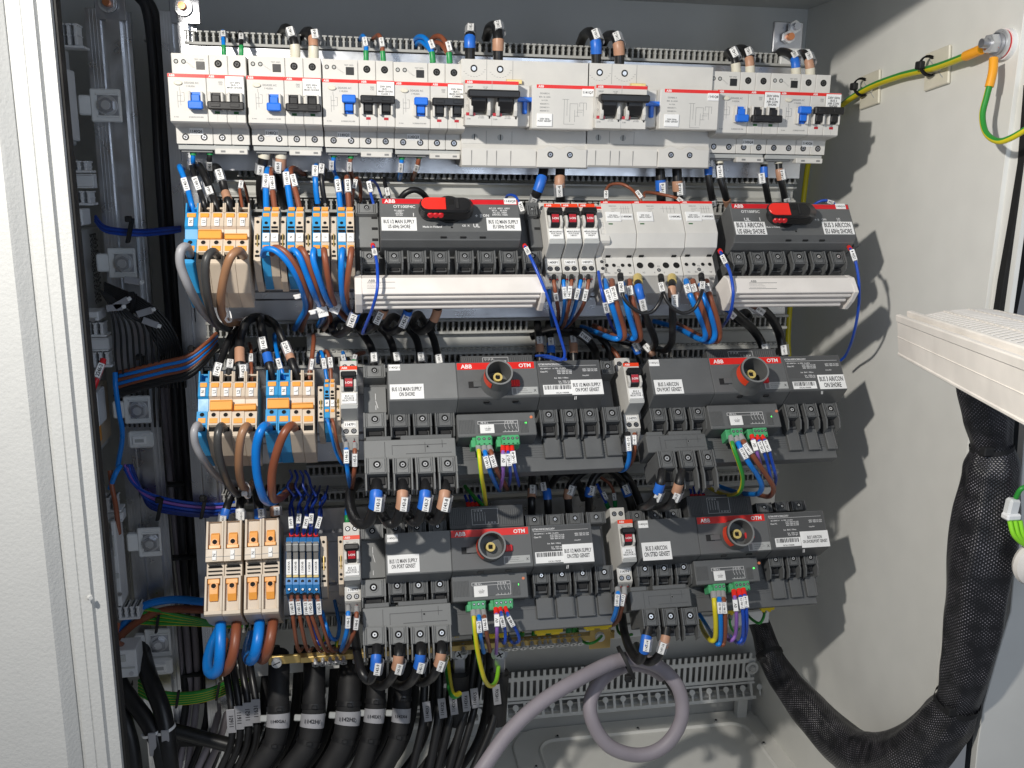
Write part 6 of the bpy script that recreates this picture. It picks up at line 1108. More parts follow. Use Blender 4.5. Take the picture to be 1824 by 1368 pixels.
# ------------------------------------------ black arches above the lowest row
GA='black cables arching into the lowest row of switches'
for d,b,t,p,mkp in (('tan-banded cable 1141-8, first above the lowest left switch','tanband','1141-8',[(947,918,2),(947,898,0),(947,875,10),(948,842,30),(948,826,55)],(949,876)),
 ('blue-banded cable 1141-4, second above the lowest left switch','bband','1141-4',[(977,918,2),(976,898,0),(974,876,6),(968,842,30),(966,826,55)],(965,873)),
 ('tan-banded cable 1141-9, arching right above the lowest left switch','tanband','1141-9',[(1014,916,2),(1012,896,0),(1012,876,2),(1022,856,6),(1044,838,14),(1070,830,30),(1090,840,55)],(1018,873)),
 ('blue-banded cable 1141-9, under a wide arch in the lowest row','bband','1141-9',[(1049,913,2),(1049,894,0),(1050,872,0),(1060,848,4),(1080,836,8),(1100,850,14),(1116,876,20),(1128,905,24)],(1055,874)),
 ('blue-banded cable 1141-4 above the second lowest narrow breaker','bband','1141-4',[(1126,915,6),(1122,895,8),(1114,872,12),(1104,852,20),(1092,842,50)],(1116,872))):
    W(d,'black',14,p,mk=[(*mkp,t,11)],bands=[(p[2][0],p[2][1]+4,9,b)],group=GA)
W('black arch behind the marked cables above the lowest left switch','black',13,[(980,866,30),(996,845,24),(1014,844,22),(1030,862,26),(1040,890,30)],group=GA)
W('black cable crossing right towards the lowest right switch','black',14,[(1090,838,40),(1112,846,24),(1128,868,22),(1140,896,20),(1146,915,14)],group=GA)
W('thin dark blue wire beside the lowest narrow breaker','sigblue',6,[(1063,862,30),(1070,876,24),(1078,892,22),(1084,905,22)],mk=[(1079,884,'1147-3',10,4.4)],ends=[(-1,'gferrule',6,1.5)],group=GA)
W('thin brown wire beside the lowest narrow breaker','brown',6,[(1070,850,30),(1086,862,24),(1094,880,22),(1096,902,22)],mk=[(1094,884,'1147-7',9,4.4)],ends=[(-1,'gferrule',6,1.5)],group=GA)
W('yellow-green wire sloping down to the top of the lowest left switch','yellow',7,[(828,866,40),(840,880,20),(856,896,8),(866,906,4)],stripe=('green',(0,1,2,3)))
for i in range(4): W('short dark red-tipped wire on top of the lowest left switch, %s of four'%['first','second','third','last'][i],'navy',5.5,[(828+i*8,882,20),(833+i*8,896,12),(836+i*8,906,6)],ends=[(-1,'redlite',5,1.6)],group='red-tipped wires on top of the lowest left switch')
for i in range(4): W('short dark red-tipped wire on top of the lowest right switch, %s of four'%['first','second','third','last'][i],'navy',5,[(1228+i*7,866,20),(1231+i*7,878,12),(1233+i*7,888,6)],ends=[(-1,'red',5,1.6)],group='red-tipped wires on top of the lowest right switch')
# ------------------------------------------ relay wires
for i,(x,xm,t) in enumerate(((519,518,'24V9'),(529,532,'24V8'),(541,545,'24V5'),(552,554,'24V5'),(563,568,'24V16'))):
    W('dark blue wires marked %s rising from the %s relay'%(t,['leftmost','second','middle','fourth','rightmost'][i]),'navy',5.5,[(x,958,-18),(x,944,-22),(xm,926,-22),(xm-2+i,905,-8),(xm+4+i*2,888,10),(xm+10,876,50)],mk=[(xm,930-4*(i%2),t,12,4.6)],ends=[(0,'redlite',7,1.6)],group='navy wires above the relays')
    W('second dark blue strand above the %s relay'%['leftmost','second','middle','fourth','rightmost'][i],'navy',4.5,[(x+2,950,-14),(xm+5,915,-4),(xm+2,895,10),(xm+12,880,24),(xm+16,866,55)],group='navy wires above the relays')
    t2=['1140-9','1140-12','1140-15','1142-3','1142-3'][i]; xx=[520,532,545,553,568][i]; dx=[6,8,12,14,12][i]
    W('brown wire %s hanging from the %s relay'%(t2,['leftmost','second','middle','fourth','rightmost'][i]),'brown',6.5,[(x+1,1058,-34),(xx-1,1072,-46),(xx+1,1092,-48),(xx+dx*.7,1118,-44),(xx+dx*1.5,1148,-36),(xx+dx*2.2,1160,-24),(xx+dx*3.1,1154,10)],mk=[(xx,1082,t2,14,4.8)],ends=[(0,'blackmat',8,1.7)],group='brown wires hanging from the relays')
W('blue wire swinging right under the rightmost relay','wblue',7,[(574,1090,-20),(580,1112,-34),(590,1136,-34),(601,1136,-24),(604,1110,0),(596,1070,40)])
W('dark blue wire behind the brown relay wires','navy',6,[(548,1095,0),(556,1120,-10),(570,1148,-16),(588,1140,10)])
for i in range(4): W('dark blue wire strand in the gap above the relays, strand %s'%['one','two','three','four'][i],'navy',5,[(516+i*9,838,20-i*4),(520+i*10,850,10),(512+i*14,866,4),(524+i*13,884,0)],group='navy wires above the relays')
# ------------------------------------------ cables of the big lever terminals
GV='cables of the big lever terminals'
for d,c,w,p,k in (('black cable with marker above the leftmost lever terminal','black',14,[(399,934,6),(400,918,4),(407,895,14),(418,872,50)],('1142-1',(397,920),'bband')),
 ('black cable with marker above the second lever terminal','black',14,[(428,934,6),(428,918,4),(428,895,14),(434,872,50)],('1142-13',(430,918),'paper')),
 ('thick black cable with blue band above the third lever terminal','black',16,[(462,934,6),(462,918,4),(460,895,14),(458,872,50)],('1142-6',(466,914),'bband')),
 ('thick cable with tan band above the fourth lever terminal','black',16,[(490,932,6),(490,914,4),(488,890,14),(484,866,50)],('1142-6',(494,910),'tanband'))):
    W(d,c,w,p,mk=[(*k[1],k[0],9)],bands=[(p[1][0],p[1][1]-3,9,k[2])],group=GV)
W('very thick blue cable looping under the leftmost lever terminal','wblue',19,[(394,1096,-20),(393,1120,-36),(392,1160,-46),(388,1192,-44),(376,1200,-36),(370,1184,-24),(376,1152,0),(392,1118,30),(404,1096,60)],name='cable',group=GV)
W('very thick brown cable looping under the second lever terminal','brown',18,[(422,1094,-20),(421,1120,-36),(417,1156,-46),(408,1186,-44),(396,1196,-30),(392,1180,0),(400,1140,30)],name='cable',group=GV)
W('very thick blue cable looping under the third lever terminal','wblue',19,[(463,1092,-20),(462,1116,-36),(458,1146,-46),(452,1170,-42),(444,1176,-30),(440,1160,0),(448,1130,40)],name='cable',group=GV)
W('very thick brown cable looping under the fourth lever terminal','brown',18,[(489,1090,-20),(486,1112,-36),(481,1142,-46),(474,1166,-42),(466,1174,-30),(466,1150,10),(474,1120,50)],name='cable',group=GV)
# ---------------------------------------------------------------- brass earth bar
Yb=-4; a=UY(478,1178,Yb); b=UY(1092,1131,Yb)
T=Thing('earth_bar','long brass earth bar with a row of screws under the lowest row','earth bar',org=a)
def bar(m,p,q,h,t,mt): m.extr([p+Z_*h/2,q+Z_*h/2,q-Z_*h/2,p-Z_*h/2],V((0,t,0)),mt,.5)
m=M(); bar(m,a,b+X_*2,10,4,'brass'); bar(m,a+V((36,-9,3)),b+V((-30,-9,3)),7,9,'brass'); T.part('bar',m)
xs=[562,575,588,600,612,634,640,795,826,903,917,932,948,962,972,981,996,1007,1021,1034]
for i,x in enumerate(xs):
    y=1184-(x-562)*.081; p=UY(x,y-2,Yb-12); m=M(); m.cyl(p,V((0,-1,-.75)),4.2,3.9,2.6,'steel',14); n_=V((0,-1,-.75)).normalized(); e=X_; f_=n_.cross(e)
    for q,w_ in ((e,f_),(f_,e)): m.box(p+n_*2.6,q,w_,n_,-2.4,2.4,-.4,.4,-.2,.1,'hole',.02)
    m.cyl(p-n_*9,n_,2.4,2.4,9,'steel',10); T.part('clamp_screw',m)
for x,y in ((493,1179),(1057,1136)):
    p=UY(x,y,Yb-4); m=M(); m.cyl(p,-Y_,6,5.6,4,'steel',16); m.box(p-Y_*4,V((.9,0,.4)).normalized(),V((-.4,0,.9)).normalized(),-Y_,-4.5,4.5,-.6,.6,-.4,.1,'hole',.05); T.part('mounting_screw',m)
m=M(); p=UY(1068,1133,Yb-6); m.box(p,X_,-Y_,Z_,-13,13,0,3,-15,15,'brass',.6); T.part('end_plate',m)
m=M(); p=UY(1068,1133,Yb-9); m.cyl(p,-Y_,6,5.6,4,'perf',18); T.part('cap',m)
a=UY(395,1200,42); b=UY(1370,1098,42); m=M(); h=9
m.extr([a+V((0,0,h)),b+V((0,0,h)),b-V((0,0,h)),a-V((0,0,h))],V((0,6,0)),'perf',.6); single('support_strip',m,'pale support strip running behind the brass earth bar','strip',org=a)
for i,(x,y,x2,y2) in enumerate(((806,1112,822,1122),(868,1108,905,1122),(953,1101,1003,1116),(1041,1091,1090,1107),(1290,1072,1312,1082),(1356,1066,1380,1076))):
    F=Face(UY(x,y+13,-60),X_,-Z_); r=F.rect(x,y+13,x2,y2+11); m=M(); F.ub(m,*r,-20,0,'ylwclip',.8); F.ub(m,r[0]+3,r[3]-1,r[0]+(r[2]-r[0])*.4,r[3]+3,-20,-2,'ylwclip',.6); F.ub(m,r[0]+(r[2]-r[0])*.6,r[3]-1,r[2]-3,r[3]+3,-20,-2,'ylwclip',.6)
    single('rail_clip',m,'yellow rail clip under the lowest row, %s from the left'%['first','second','third','fourth','fifth','sixth'][i],'clip','yellow rail clips',org=F.P0)
GE='short green wires on the brass bar'
for i,(x,y) in enumerate(((930,1118),(952,1116),(966,1114),(978,1110),(993,1106),(1014,1104),(1024,1102),(575,1148),(598,1150))):
    W('short green-yellow wire clamped in the brass bar, number %s from the left'%['three','four','five','six','seven','eight','nine','one','two'][i],'green',6.5,[(x+6,y-30,40),(x+3,y-12,28),(x,y+8,20),(x-2,y+26,20)],ends=[(-1,'gferrule' if i in(3,4,5,8) else ('ivory' if i==7 else 'green'),12,1.5)],stripe=('yellow',(0,1,2)),group=GE)
W('thin green wire looping from the brass bar to the end plate','green',5.5,[(1072,1112,10),(1074,1128,-10),(1062,1142,-18),(1046,1146,-18),(1032,1136,0),(1028,1118,30)],ends=[(0,'ferrule',9,1.6)],group=GE)
W('thin green wire looping right of the brass end plate','green',5.5,[(1098,1112,20),(1102,1126,-4),(1112,1132,-10),(1126,1130,-4)],group=GE)
W('thin green wire with grey tag under the right lowest switch','green',5.5,[(1362,1082,0),(1360,1100,-16),(1352,1110,-16),(1338,1102,-8),(1328,1090,20)],ends=[(0,'ferrule',9,1.8)],group=GE)
W('thin green wire left of the tagged one under the right lowest switch','green',5,[(1302,1092,0),(1300,1110,-10),(1308,1126,-4),(1316,1120,20)],ends=[(0,'ferrule',9,1.8)],group=GE)
# ---------------------------------------------------------------- perforated metal channel
CY=198; a=UY(380,1250,CY); e=UY(1345,1163,CY); z0=UY(1355,1211,CY).z; zt=e.z
T=Thing('cable_channel','pale perforated metal channel with a slotted upper band and T-shaped cut-outs, low on the back','cable channel',org=V((a.x,CY,z0)))
x0,x1=a.x,e.x+2; m=M(); F=Face(V((x0,CY,zt)),X_,-Z_); Wd=x1-x0; H=zt-z0
F.ub(m,0,H*.20,Wd,H*.34,-1.6,0,'perf',.2); F.ub(m,0,H*.88,Wd,H,-1.6,0,'perf',.2); u=0
while u<Wd-4: F.ub(m,u,H*.33,u+4.6,H*.89,-1.6,-.01,'perf',.2); F.ub(m,u+.8,0,u+5.2,H*.21,-1.6,-.02,'perf',.3); u+=9.4
T.part('slotted_wall',m)
zb=UY(1356,1241,CY-10).z; D_=math.hypot(10,z0-zb); m=M(); F=Face(V((x0,CY-2,z0)),X_,V((0,-10,zb-z0)).normalized())
F.ub(m,0,0,Wd,D_*.12,-1.6,0,'perf',.2); F.ub(m,0,D_*.86,Wd,D_,-1.6,0,'perf',.2); F.ub(m,0,D_,Wd,D_+1.4,-14,.4,'perf',.3); u=0
while u<Wd-6:
    F.ub(m,u,D_*.11,u+4,D_*.87,-1.6,-.02,'perf',.2); F.ub(m,u+14,D_*.38,u+17,D_*.87,-1.6,-.03,'perf',.2); c=F.pt(u+15.5,D_*.36,-1.7); m.cyl(c,F.n,4.4,4.4,1.6,'perf',12); u+=27
T.part('shelf',m)
m=M(); m.box(V((x0,CY+12,zb)),X_,Y_,Z_,0,Wd-4,0,1.5,4,zt-zb-6,'mgrey',.3); m.box(V((x0,CY,zb)),X_,Y_,Z_,0,Wd-4,0,12,0,2,'perf',.3); T.part('slot_shade',m)  # grey sheet added so the cut-outs read as shaded, pale strip below it
m=M(); c=UY(1341,1192,CY-6); m.ring(c+Y_*4,-Y_,10,6,2,'perf',20); m.cyl(c,-Y_,5,4.6,3,'steel',14); T.part('bolt',m)
m=M(); m.box(V((x1-22,CY+2,ZF)),X_,Y_,Z_,0,16,0,14,0,zb-ZF,'perf',1); T.part('leg',m)
# ---------------------------------------------------------------- grey looped cable
W('thick mauve-grey cable rising from below into a hanging loop','mauve',25,[(845,1392,-150),(862,1366,-150),(906,1305,-130),(965,1250,-110),(1037,1206,-90),(1096,1178,-70),(1136,1175,-66),(1180,1192,-66),(1210,1230,-76),(1213,1283,-86),(1183,1329,-92),(1136,1345,-94),(1084,1328,-92),(1055,1284,-84),(1053,1243,-72),(1078,1205,-58),(1118,1185,-44),(1154,1188,-38),(1180,1203,-36)],ys=0,name='cable',n=18)
W('black stripped end of the mauve loop','black',11,[(1176,1198,-36),(1186,1211,-40),(1196,1226,-44),(1203,1240,-46)],name='cable',ys=0)
p=UY(1112,1182,-80); m=M(); m.ring(p,V((1,0,.45)),20,18.8,4,'blackmat',24); m.box(p-V((0,14,10)),X_,Y_,Z_,-3,4,-3,3,-4,4,'blackmat',.8); single('cable_tie',m,'black cable tie binding the two strands of the mauve loop','cable tie',org=p)
# ---------------------------------------------------------------- sleeved cables at the bottom
GH='thick black sleeved cables with handwritten tags'
for i,(x0_,xm,xt,xb,w,tg) in enumerate(((497,496,495,455,38,'1140GA1'),(560,559,556,515,40,'1142H1'),(625,622,618,584,42,'1142H2'),(672,669,665,640,34,'1140X1'),(722,717,713,682,31,'1142X4'))):
    pts=[(x0_,1168,30),(x0_,1190,10),(xm,1240,-10),(xt,1290,-24),(xt-10,1330,-34),(xb,1372,-44),(xb-26,1410,-50)]
    T=W('thick black sleeved cable, %s of five, tag %s'%(['leftmost','second','middle','fourth','rightmost'][i],tg),'blackmat',w,pts,name='cable',group=GH,n=18,ys=0)
    P=spline(mkpts(pts)); pr=[proj(p) for p in P]
    def at(y): return min(range(len(P)),key=lambda k:abs(pr[k][1]-y))
    k=at(1284-i*3); r=w/2*(RC@(P[k]-CAM)).z/FPX; seg=P[k-3:k+4]
    m=M(); m.tube(seg,r+.8,'cgrey',18,caps=False); c=P[k]; t=(P[k+1]-P[k-1]).normalized(); vd=(CAM-c).normalized(); nn=(vd-t*vd.dot(t)).normalized(); sd=nn.cross(t); sd=sd if sd.x>0 else -sd
    m.text(tg,c+nn*(r+.8),sd,nn.cross(sd) if nn.cross(sd).z>0 else -nn.cross(sd),r*1.35,6,'ink',.6); m.box(c-sd*(r+3)-t*2,sd,t,nn,-5,3,-3.5,3.5,-2,3,'lgrey',1); T.part('tag_strap',m)
    for yy in (1262,1327): k=at(yy-i*4); m=M(); m.tube(P[k-1:k+2],r+1.1,'black',18,caps=False); m.box(P[k]+nn*(r+1),sd,t,nn,-2,4,-2,2,-1,2,'black',.6); T.part('tie',m)
for i,(x,w,Y) in enumerate(((470,15,60),(488,13,66),(528,17,56),(541,14,64),(592,16,60),(606,13,66),(648,15,58),(657,12,64),(697,15,60),(708,12,66),(738,15,60),(770,14,66),(800,13,60),(830,14,66),(868,14,64))):
    W('black cable in the curtain behind the tagged ones, number %d from the left'%(i+1),'black' if i%2 else 'blackmat',w,[(x+4,1150,Y),(x+2,1215,Y-10),(x-4,1275,Y-30),(x-22,1330,Y-50),(x-60,1385,Y-66)],name='cable',group='black cables behind the tagged ones',ys=0)
for i,(x,w) in enumerate(((322,13),(362,12),(380,13),(398,13))):
    W('black cable standing between the mauve-grey ones, number %d from the left'%(i+1),'black',w,[(x,1090,110),(x+4,1180,100),(x+8,1260,84),(x-4,1320,70),(x-30,1390,50)],name='cable',group='black cables among the grey ones',ys=0)
GI='black cables with clear tags, bottom centre'
for i,(a_,b_,c_,w,lug) in enumerate((((757,1200),(753,1290),(733,1375),15,0),((783,1195),(780,1290),(764,1375),17,0),((816,1195),(800,1290),(779,1375),15,1),((846,1170),(822,1290),(799,1375),15,0),((858,1180),(838,1290),(812,1375),13,0),((886,1200),(877,1290),(842,1375),16,1))):
    pts=[(a_[0]+2,a_[1]-44,30),(a_[0],a_[1],10),((a_[0]+b_[0])/2,1245,-6),(b_[0],b_[1],-20),(c_[0],c_[1],-40)]
    o=['first','second','third','fourth','fifth','sixth'][i]
    T=W('black cable with clear handwritten tag, %s from the left, bottom centre'%o,'black',w,pts,name='cable',group=GI,ys=0)
    p=UY(b_[0]+8,1268-i*6,-24); m=M(); m.box(p,V((1,0,.1)).normalized(),V((-.1,0,1)).normalized(),-Y_,-4.5,4.5,-13,13,-1,0,'cgrey',.3); m.text('11%dX%d'%(40+i,i+1),p-Y_*.0,Z_,-X_,20,4,'ink',.2); T.part('tag',m)
    if lug:
        L=818 if i==2 else 889; q=UY(L,1162,-6); m=M(); m.ring(q,-Y_,10,4,3,'zinc',20); m.box(q,X_,-Z_,-Y_,-7,7,6,30,0,4,'zinc',1.5); m.cyl(q-Y_*2,-Y_,6.5,6,4,'steel',16); m.box(q-Y_*6,V((1,0,.5)).normalized(),V((-.5,0,1)).normalized(),-Y_,-4,4,-.7,.7,-.2,.3,'hole',.05); m.box(q-Y_*6,V((-.5,0,1)).normalized(),V((1,0,.5)).normalized(),-Y_,-4,4,-.7,.7,-.2,.3,'hole',.05); T.part('ring_lug',m)
        m=M(); m.tube(spline([q+V((0,-3,-24)),q+V((-1,-2,-50)),q+V((-3,-4,-90))]),12,'blackmat',16); T.part('shrink_sleeve',m)
W('yellow-green wire looping up to the left ring lug','yellow',11,[(796,1170,10),(799,1205,-14),(806,1238,-30),(818,1236,-26)],stripe=('green',(3,4,5,6)))
for i,(x,xb) in enumerate(((411,414),(425,428),(441,443),(456,458))):
    T=W('black cable with small clear tag, %s of four, beside the thick sleeved ones'%['first','second','third','last'][i],'black',13,[(x-14,1160,60),(x-8,1200,30),(x,1250,10),(xb,1290,0),(xb-4,1330,-6),(xb-26,1380,-14)],name='cable',group='four tagged black cables',ys=0)
    p=UY(xb-2,1285-i*6,-8); m=M(); m.box(p,X_,-Z_,-Y_,-5,5,-15,15,-1,0,'cgrey',.3); m.text('116%d1'%i,p,Z_,-X_,22,5,'ink',.2); T.part('tag',m)
for i,(p,w) in enumerate(((((196,1150,60),(212,1212,24),(236,1250,0),(262,1285,-16),(284,1330,-30),(296,1385,-40)),29),(((248,1140,60),(262,1195,24),(276,1232,0),(290,1270,-16),(298,1320,-30),(304,1385,-40)),31),(((205,1180,50),(215,1250,10),(225,1290,-10),(235,1330,-20),(242,1385,-30)),26),(((305,1300,30),(420,1330,20),(480,1345,10),(560,1380,0)),26))):
    W('heavy black cable at the bottom left, %s'%['outer one with a white tie','inner one with a white tie','in the dark corner by the door edge','lying across behind the grey cables'][i],'black',w,p,name='cable',group='heavy black cables at the bottom left',n=16,ys=0)
for x,y,t in ((272,1305,'left'),(295,1300,'right')):
    p=UY(x,y,-24); m=M(); m.ring(p,V((-.3,.1,1)),11.5,10.6,3,'paper',22); m.box(p+V((2,-13,-6)),V((1,0,0)),-Z_,-Y_,-4,4,-14,14,-1,1,'cgrey',.6); single('cable_tie',m,'white cable tie and grey tag on the %s heavy black cable, bottom left'%t,'cable tie',org=p)
GC2='mauve-grey cables running down the left'
for i,(p,w) in enumerate(((((255,560,120),(285,800,118),(302,1000,110),(318,1140,100),(322,1250,90),(300,1385,60)),12),(((272,560,122),(298,800,120),(318,1000,112),(333,1140,102),(336,1250,92),(316,1385,62)),12),(((290,620,124),(312,820,122),(332,1000,114),(348,1140,104),(350,1250,94),(332,1385,64)),12),(((370,1150,80),(384,1200,76),(392,1250,70),(378,1310,50),(345,1385,30)),12),(((388,1150,80),(400,1200,76),(406,1250,70),(394,1310,50),(362,1385,30)),12),(((352,760,120),(362,850,118),(366,1000,112),(380,1150,104)),12),(((366,800,122),(374,900,120),(384,1050,112),(392,1150,104)),12))):
    W('mauve-grey cable on the left, %s'%['outermost of the long three','middle of the long three','inner one of the long three','bent one, left of the pair under the lever terminals','bent one, right of the pair under the lever terminals','short run beside the big terminals, left','short run beside the big terminals, right'][i],'mauve',w,p,name='cable',group=GC2,ys=0)
for i,(x,y) in enumerate(((330,1200),(347,990),(296,862))): p=UY(x-4,y,98); m=M(); m.box(p,X_,-Z_,-Y_,-24,24,-2,2,-2,8,'blackmat',1); single('cable_tie',m,'black tie around the mauve-grey cables, %s'%['lowest','middle','highest'][i],'cable tie',org=p)
m=M(); p=UY(335,1316,60); m.box(p,V((1,0,-.05)).normalized(),Z_,-Y_,-34,34,-8,8,0,6,'blackmat',2); single('strap',m,'black rubber strap across the mauve-grey cables near the floor','strap',org=p)
# braided hoses on the left
for i,(p) in enumerate((((243,-10,110),(262,20,108),(274,120,106),(284,300,104),(298,500,104),(312,700,106),(322,900,108),(334,1100,108),(345,1250,100)),((256,-10,112),(276,30,110),(288,120,108),(298,300,106),(312,500,106),(324,700,108),(338,900,110),(350,1100,110),(360,1250,100)))):
    W('long black braided hose down the left side, %s of two'%['outer','inner'][i],'hose',17,p,name='braided_hose',cat='hose',group='long braided hoses',n=14,ys=0)
for o in bpy.data.objects:
    if o.name.startswith('braided_hose') and o.children:
        me=o.children[0].data
# bundles on the left
GN='blue and violet control wire bundle'
for i in range(12):
    dx=i%4; dy=i//4; c='violet' if i in (1,5,8) else 'navy' if i%2 else 'sigblue'
    W('%s wire in the bundle running left of the lever terminals, layer %d strand %d'%(c if c=='violet' else 'blue',dy+1,dx+1),c,5.5,[(222+dx*4,835-dy*4,70),(238+dx*4,862+dx*2,60+dy*5),(268,880+dx*6+dy*3,52+dy*6),(320,893+dx*6+dy*2.5,48+dy*6),(380,898+dx*6+dy*2,52+dy*6),(424,894+dx*6,66)],group=GN,ys=0)
for i,c in enumerate(('navy','sigblue','navy','sigblue')): W('dark blue wire running towards the second row, strand %d from the top'%(i+1),c,5.5,[(170,385+i*3,60),(185,402+i*3,50),(212,408+i*3,44-i),(255,410+i*3,44),(300,406+i*3,44),(322,404+i*2.5,50)],group='dark blue bundle to the second row',ys=0)
for i,(c,w,n_) in enumerate((('brown',7,'top brown'),('wblue',7,'upper blue'),('brown',7,'second brown'),('wblue',7,'lower blue'),('brown',7,'lowest brown'),('black',11,'upper black'),('black',11,'lower black'))):
    W('%s wire in the bundle running left from the third row'%n_,c,w,[(206,664+i*7,40),(240,657+i*6.2,30),(290,645+i*6,26),(335,634+i*6,26),(366,612+i*5,36),(385,594+i*4,60)],group='power wires running left from the third row',ys=0)
for i in range(9):
    W('thin black wire arching down beside the left module, strand %d from outside'%(i+1),'black',5,[(186,504+i*3,40),(215,516+i*3,34),(250,532+i*4,30),(288-i*2,560+i*5,30),(312-i*3,596+i*4,34),(324-i*5,640,44),(330-i*7,690,60)],group='thin black wires arching beside the left module',ys=0)
for i in range(8):
    W('loose thin black wire spreading down the left side, strand %d from the left'%(i+1),'black',4.5,[(178+i*3,516+i*2,20),(196+i*7,548+i*3,14),(204+i*10,590-i*2,16),(206+i*11,640,24),(214+i*10,700,50),(222+i*9,760,70)],group='loose thin black wires on the left side',ys=0)
for i,(x,y,a) in enumerate(((216,540,.5),(258,556,.3),(268,575,-.4),(204,548,.1),(236,500,-.2))):
    p=UY(x,y,8); r=V((math.cos(a),0,math.sin(a))); d_=V((math.sin(a),0,-math.cos(a))); m=M(); m.box(p,r,d_,-Y_,-8,8,-3.4,3.4,-.6,.4,'cgrey',.2); m.box(p+r*9,r,d_,-Y_,-2,2,-2,2,-2,2,'paper',.8); single('cable_flag',m,'small grey cable flag on the black wires at the left, %s'%['large upper one','right upper one','right lower one','left lower one','topmost one'][i],'tag','grey flags on the left wires',org=p)
for x,y,t in ((231,411,'dark blue bundle'),(250,655,'power bundle, left'),(342,640,'power bundle, right'),(284,908,'blue and violet bundle, left'),(362,905,'blue and violet bundle, right'),(236,545,'thin black wires')):
    p=UY(x,y,30); m=M(); m.box(p,V((.25,0,1)).normalized(),X_,-Y_,-13,13,-2,2,-4,2,'blackmat',.8); m.box(p+Z_*12,X_,Z_,-Y_,-3,3,-3,3,-2,5,'blackmat',.8); single('cable_tie',m,'black cable tie on the %s'%t,'cable tie','black ties on the left bundles',org=p)
W('thick blue cable curving left from the first lever terminal','wblue',14,[(214,1122,60),(234,1096,50),(264,1076,44),(310,1068,40),(364,1072,30)],name='cable',ys=0)
W('thick brown cable curving left from the first lever terminal','brown',14,[(206,1150,60),(222,1126,50),(254,1102,44),(300,1086,44),(364,1086,36)],name='cable',ys=0)
for i in range(4): W('yellow-green earth wire at the lower left, strand %d of the upper bundle'%(i+1),'yellow',7,[(250,1082+i*9,46),(290,1090+i*7,42),(340,1100+i*4,42),(384,1108+i*2,46),(440,1100+i*5,70),(520,1100,90)],stripe=('green',(0,1,2,5,6)),group='yellow-green wires at the lower left',ys=0)
for i in range(5): W('yellow-green earth wire at the lower left, strand %d of the lower bundle'%(i+1),'yellow',7.5,[(248,1212+i*6,70),(285,1232+i*5,50),(330,1236+i*4,44),(375,1228+i*4,44),(420,1208+i*4,60),(480,1184,90)],stripe=('green',(0,1,2,5,6)),group='yellow-green wires at the lower left',ys=0)
for x,y in ((316,1246),(388,1232),(280,1112)): p=UY(x,y,34); m=M(); m.box(p,V((.2,0,1)).normalized(),X_,-Y_,-11,11,-1.5,1.5,-3,2,'blackmat',.6); single('cable_tie',m,'black tie on the yellow-green wires, %s'%{316:'lower left one',388:'lower right one',280:'upper one'}[x],'cable tie',org=p)
# ---------------------------------------------------------------- left wall modules, brackets
def bracket(x,y,w,h,Y,desc,grp='bolted bracket plates on the left upright'):
    F=Face(UY(x,y,Y),X_,-Z_); r=F.rect(x,y,x+w,y+h); T=Thing('bracket_plate',desc,'bracket',grp,org=F.P0); m=M(); W2,H2=r[2],r[3]
    F.ub(m,0,0,W2,H2,-4,0,'perf',1.5); F.ub(m,W2*.24,0+H2*.2,W2*.92,H2*.8,-1,.25,'zinc',.3); F.ub(m,W2*.2,H2*.14,W2*.96,H2*.2,-1,1.6,'perf',.5); F.ub(m,W2*.2,H2*.8,W2*.96,H2*.86,-1,1.6,'perf',.5); F.ub(m,-12,H2*.2,2,H2*.8,-10,-1,'perf',1.5); T.part('plate',m)
    m=M(); c=F.pt(W2*.55,H2*.5); m.cyl(c,F.n,10,10,1.4,'steel',22); m.cyl(c+F.n*1.4,F.n,8,7.6,5,'zinc',6,sm=False); m.cyl(c+F.n*6.4,F.n,4.6,4.4,.6,'steel',16); T.part('bolt',m)
for i,(x,y,w,h) in enumerate(((158,157,60,61),(190,442,54,53),(218,706,52,48),(243,942,46,49),(256,1123,50,46))): bracket(x,y,w,h,48,'grey bracket plate with hexagon bolt on the left upright, %s from the top'%['first','second','third','fourth','fifth'][i])
def clipbox(x,y,w,h,d): 
    F=Face(UY(x,y,40),X_,-Z_); r=F.rect(x,y,x+w,y+h); m=M(); F.ub(m,0,0,r[2],r[3],-8,0,'perf',2.5); F.ub(m,r[2]*.2,r[3]*.25,r[2]*.75,r[3]*.75,-.5,2.5,'paper',1.2); F.ub(m,r[2]*.3,r[3]*.4,r[2]*.65,r[3]*.6,2.4,2.7,'lgrey',.1); single('adhesive_mount',m,d,'cable tie mount','pale square mounts on the left upright',org=F.P0)
clipbox(226,770,48,28,'pale square cable mount under the third bracket plate'); clipbox(264,1176,44,26,'pale square cable mount under the lowest bracket plate')
LX=-118
def UXp(px,py): return UX(px,py,LX)
class SF(Face): pass
def side(y0,y1,px0,px1,mt,h,desc,parts=(),cat='module'):
    "module face standing on the left wall side, facing right; px0 (near) px1 (far)"
    P0=UXp(px1,y0); F=Face(P0,-Y_,-Z_) ; F.n=X_
    a=F.uv(px1,y0); b=F.uv(px0,y0); v1=F.uv(px1,y1)[1]; T=Thing('side_module',desc,cat,'grey modules mounted on the left side',org=P0)
    u1=b[0]; m=M(); m.box(P0,F.r,F.d,X_,0,u1,0,v1,-60,0,mt,1.5); T.part('housing',m); return T,F,P0,u1,v1
def stext(m,F,P0,t,u,v,w,h,mt='ink'): m.text(t,P0+F.r*u+F.d*v,Y_ if 0 else -Y_*-1,Z_,w,h,mt,.3)
def sidebox(T,F,P0,u0,v0,u1,v1,h0,h1,mt,name,ch=.6): m=M(); m.box(P0,F.r,F.d,X_,u0,u1,v0,v1,h0,h1,mt,ch); T.part(name,m)
T,F,P0,u1,v1=side(404,550,112,176,'modgrey',0,'long grey module with small printed lines on the left side')
m=M()
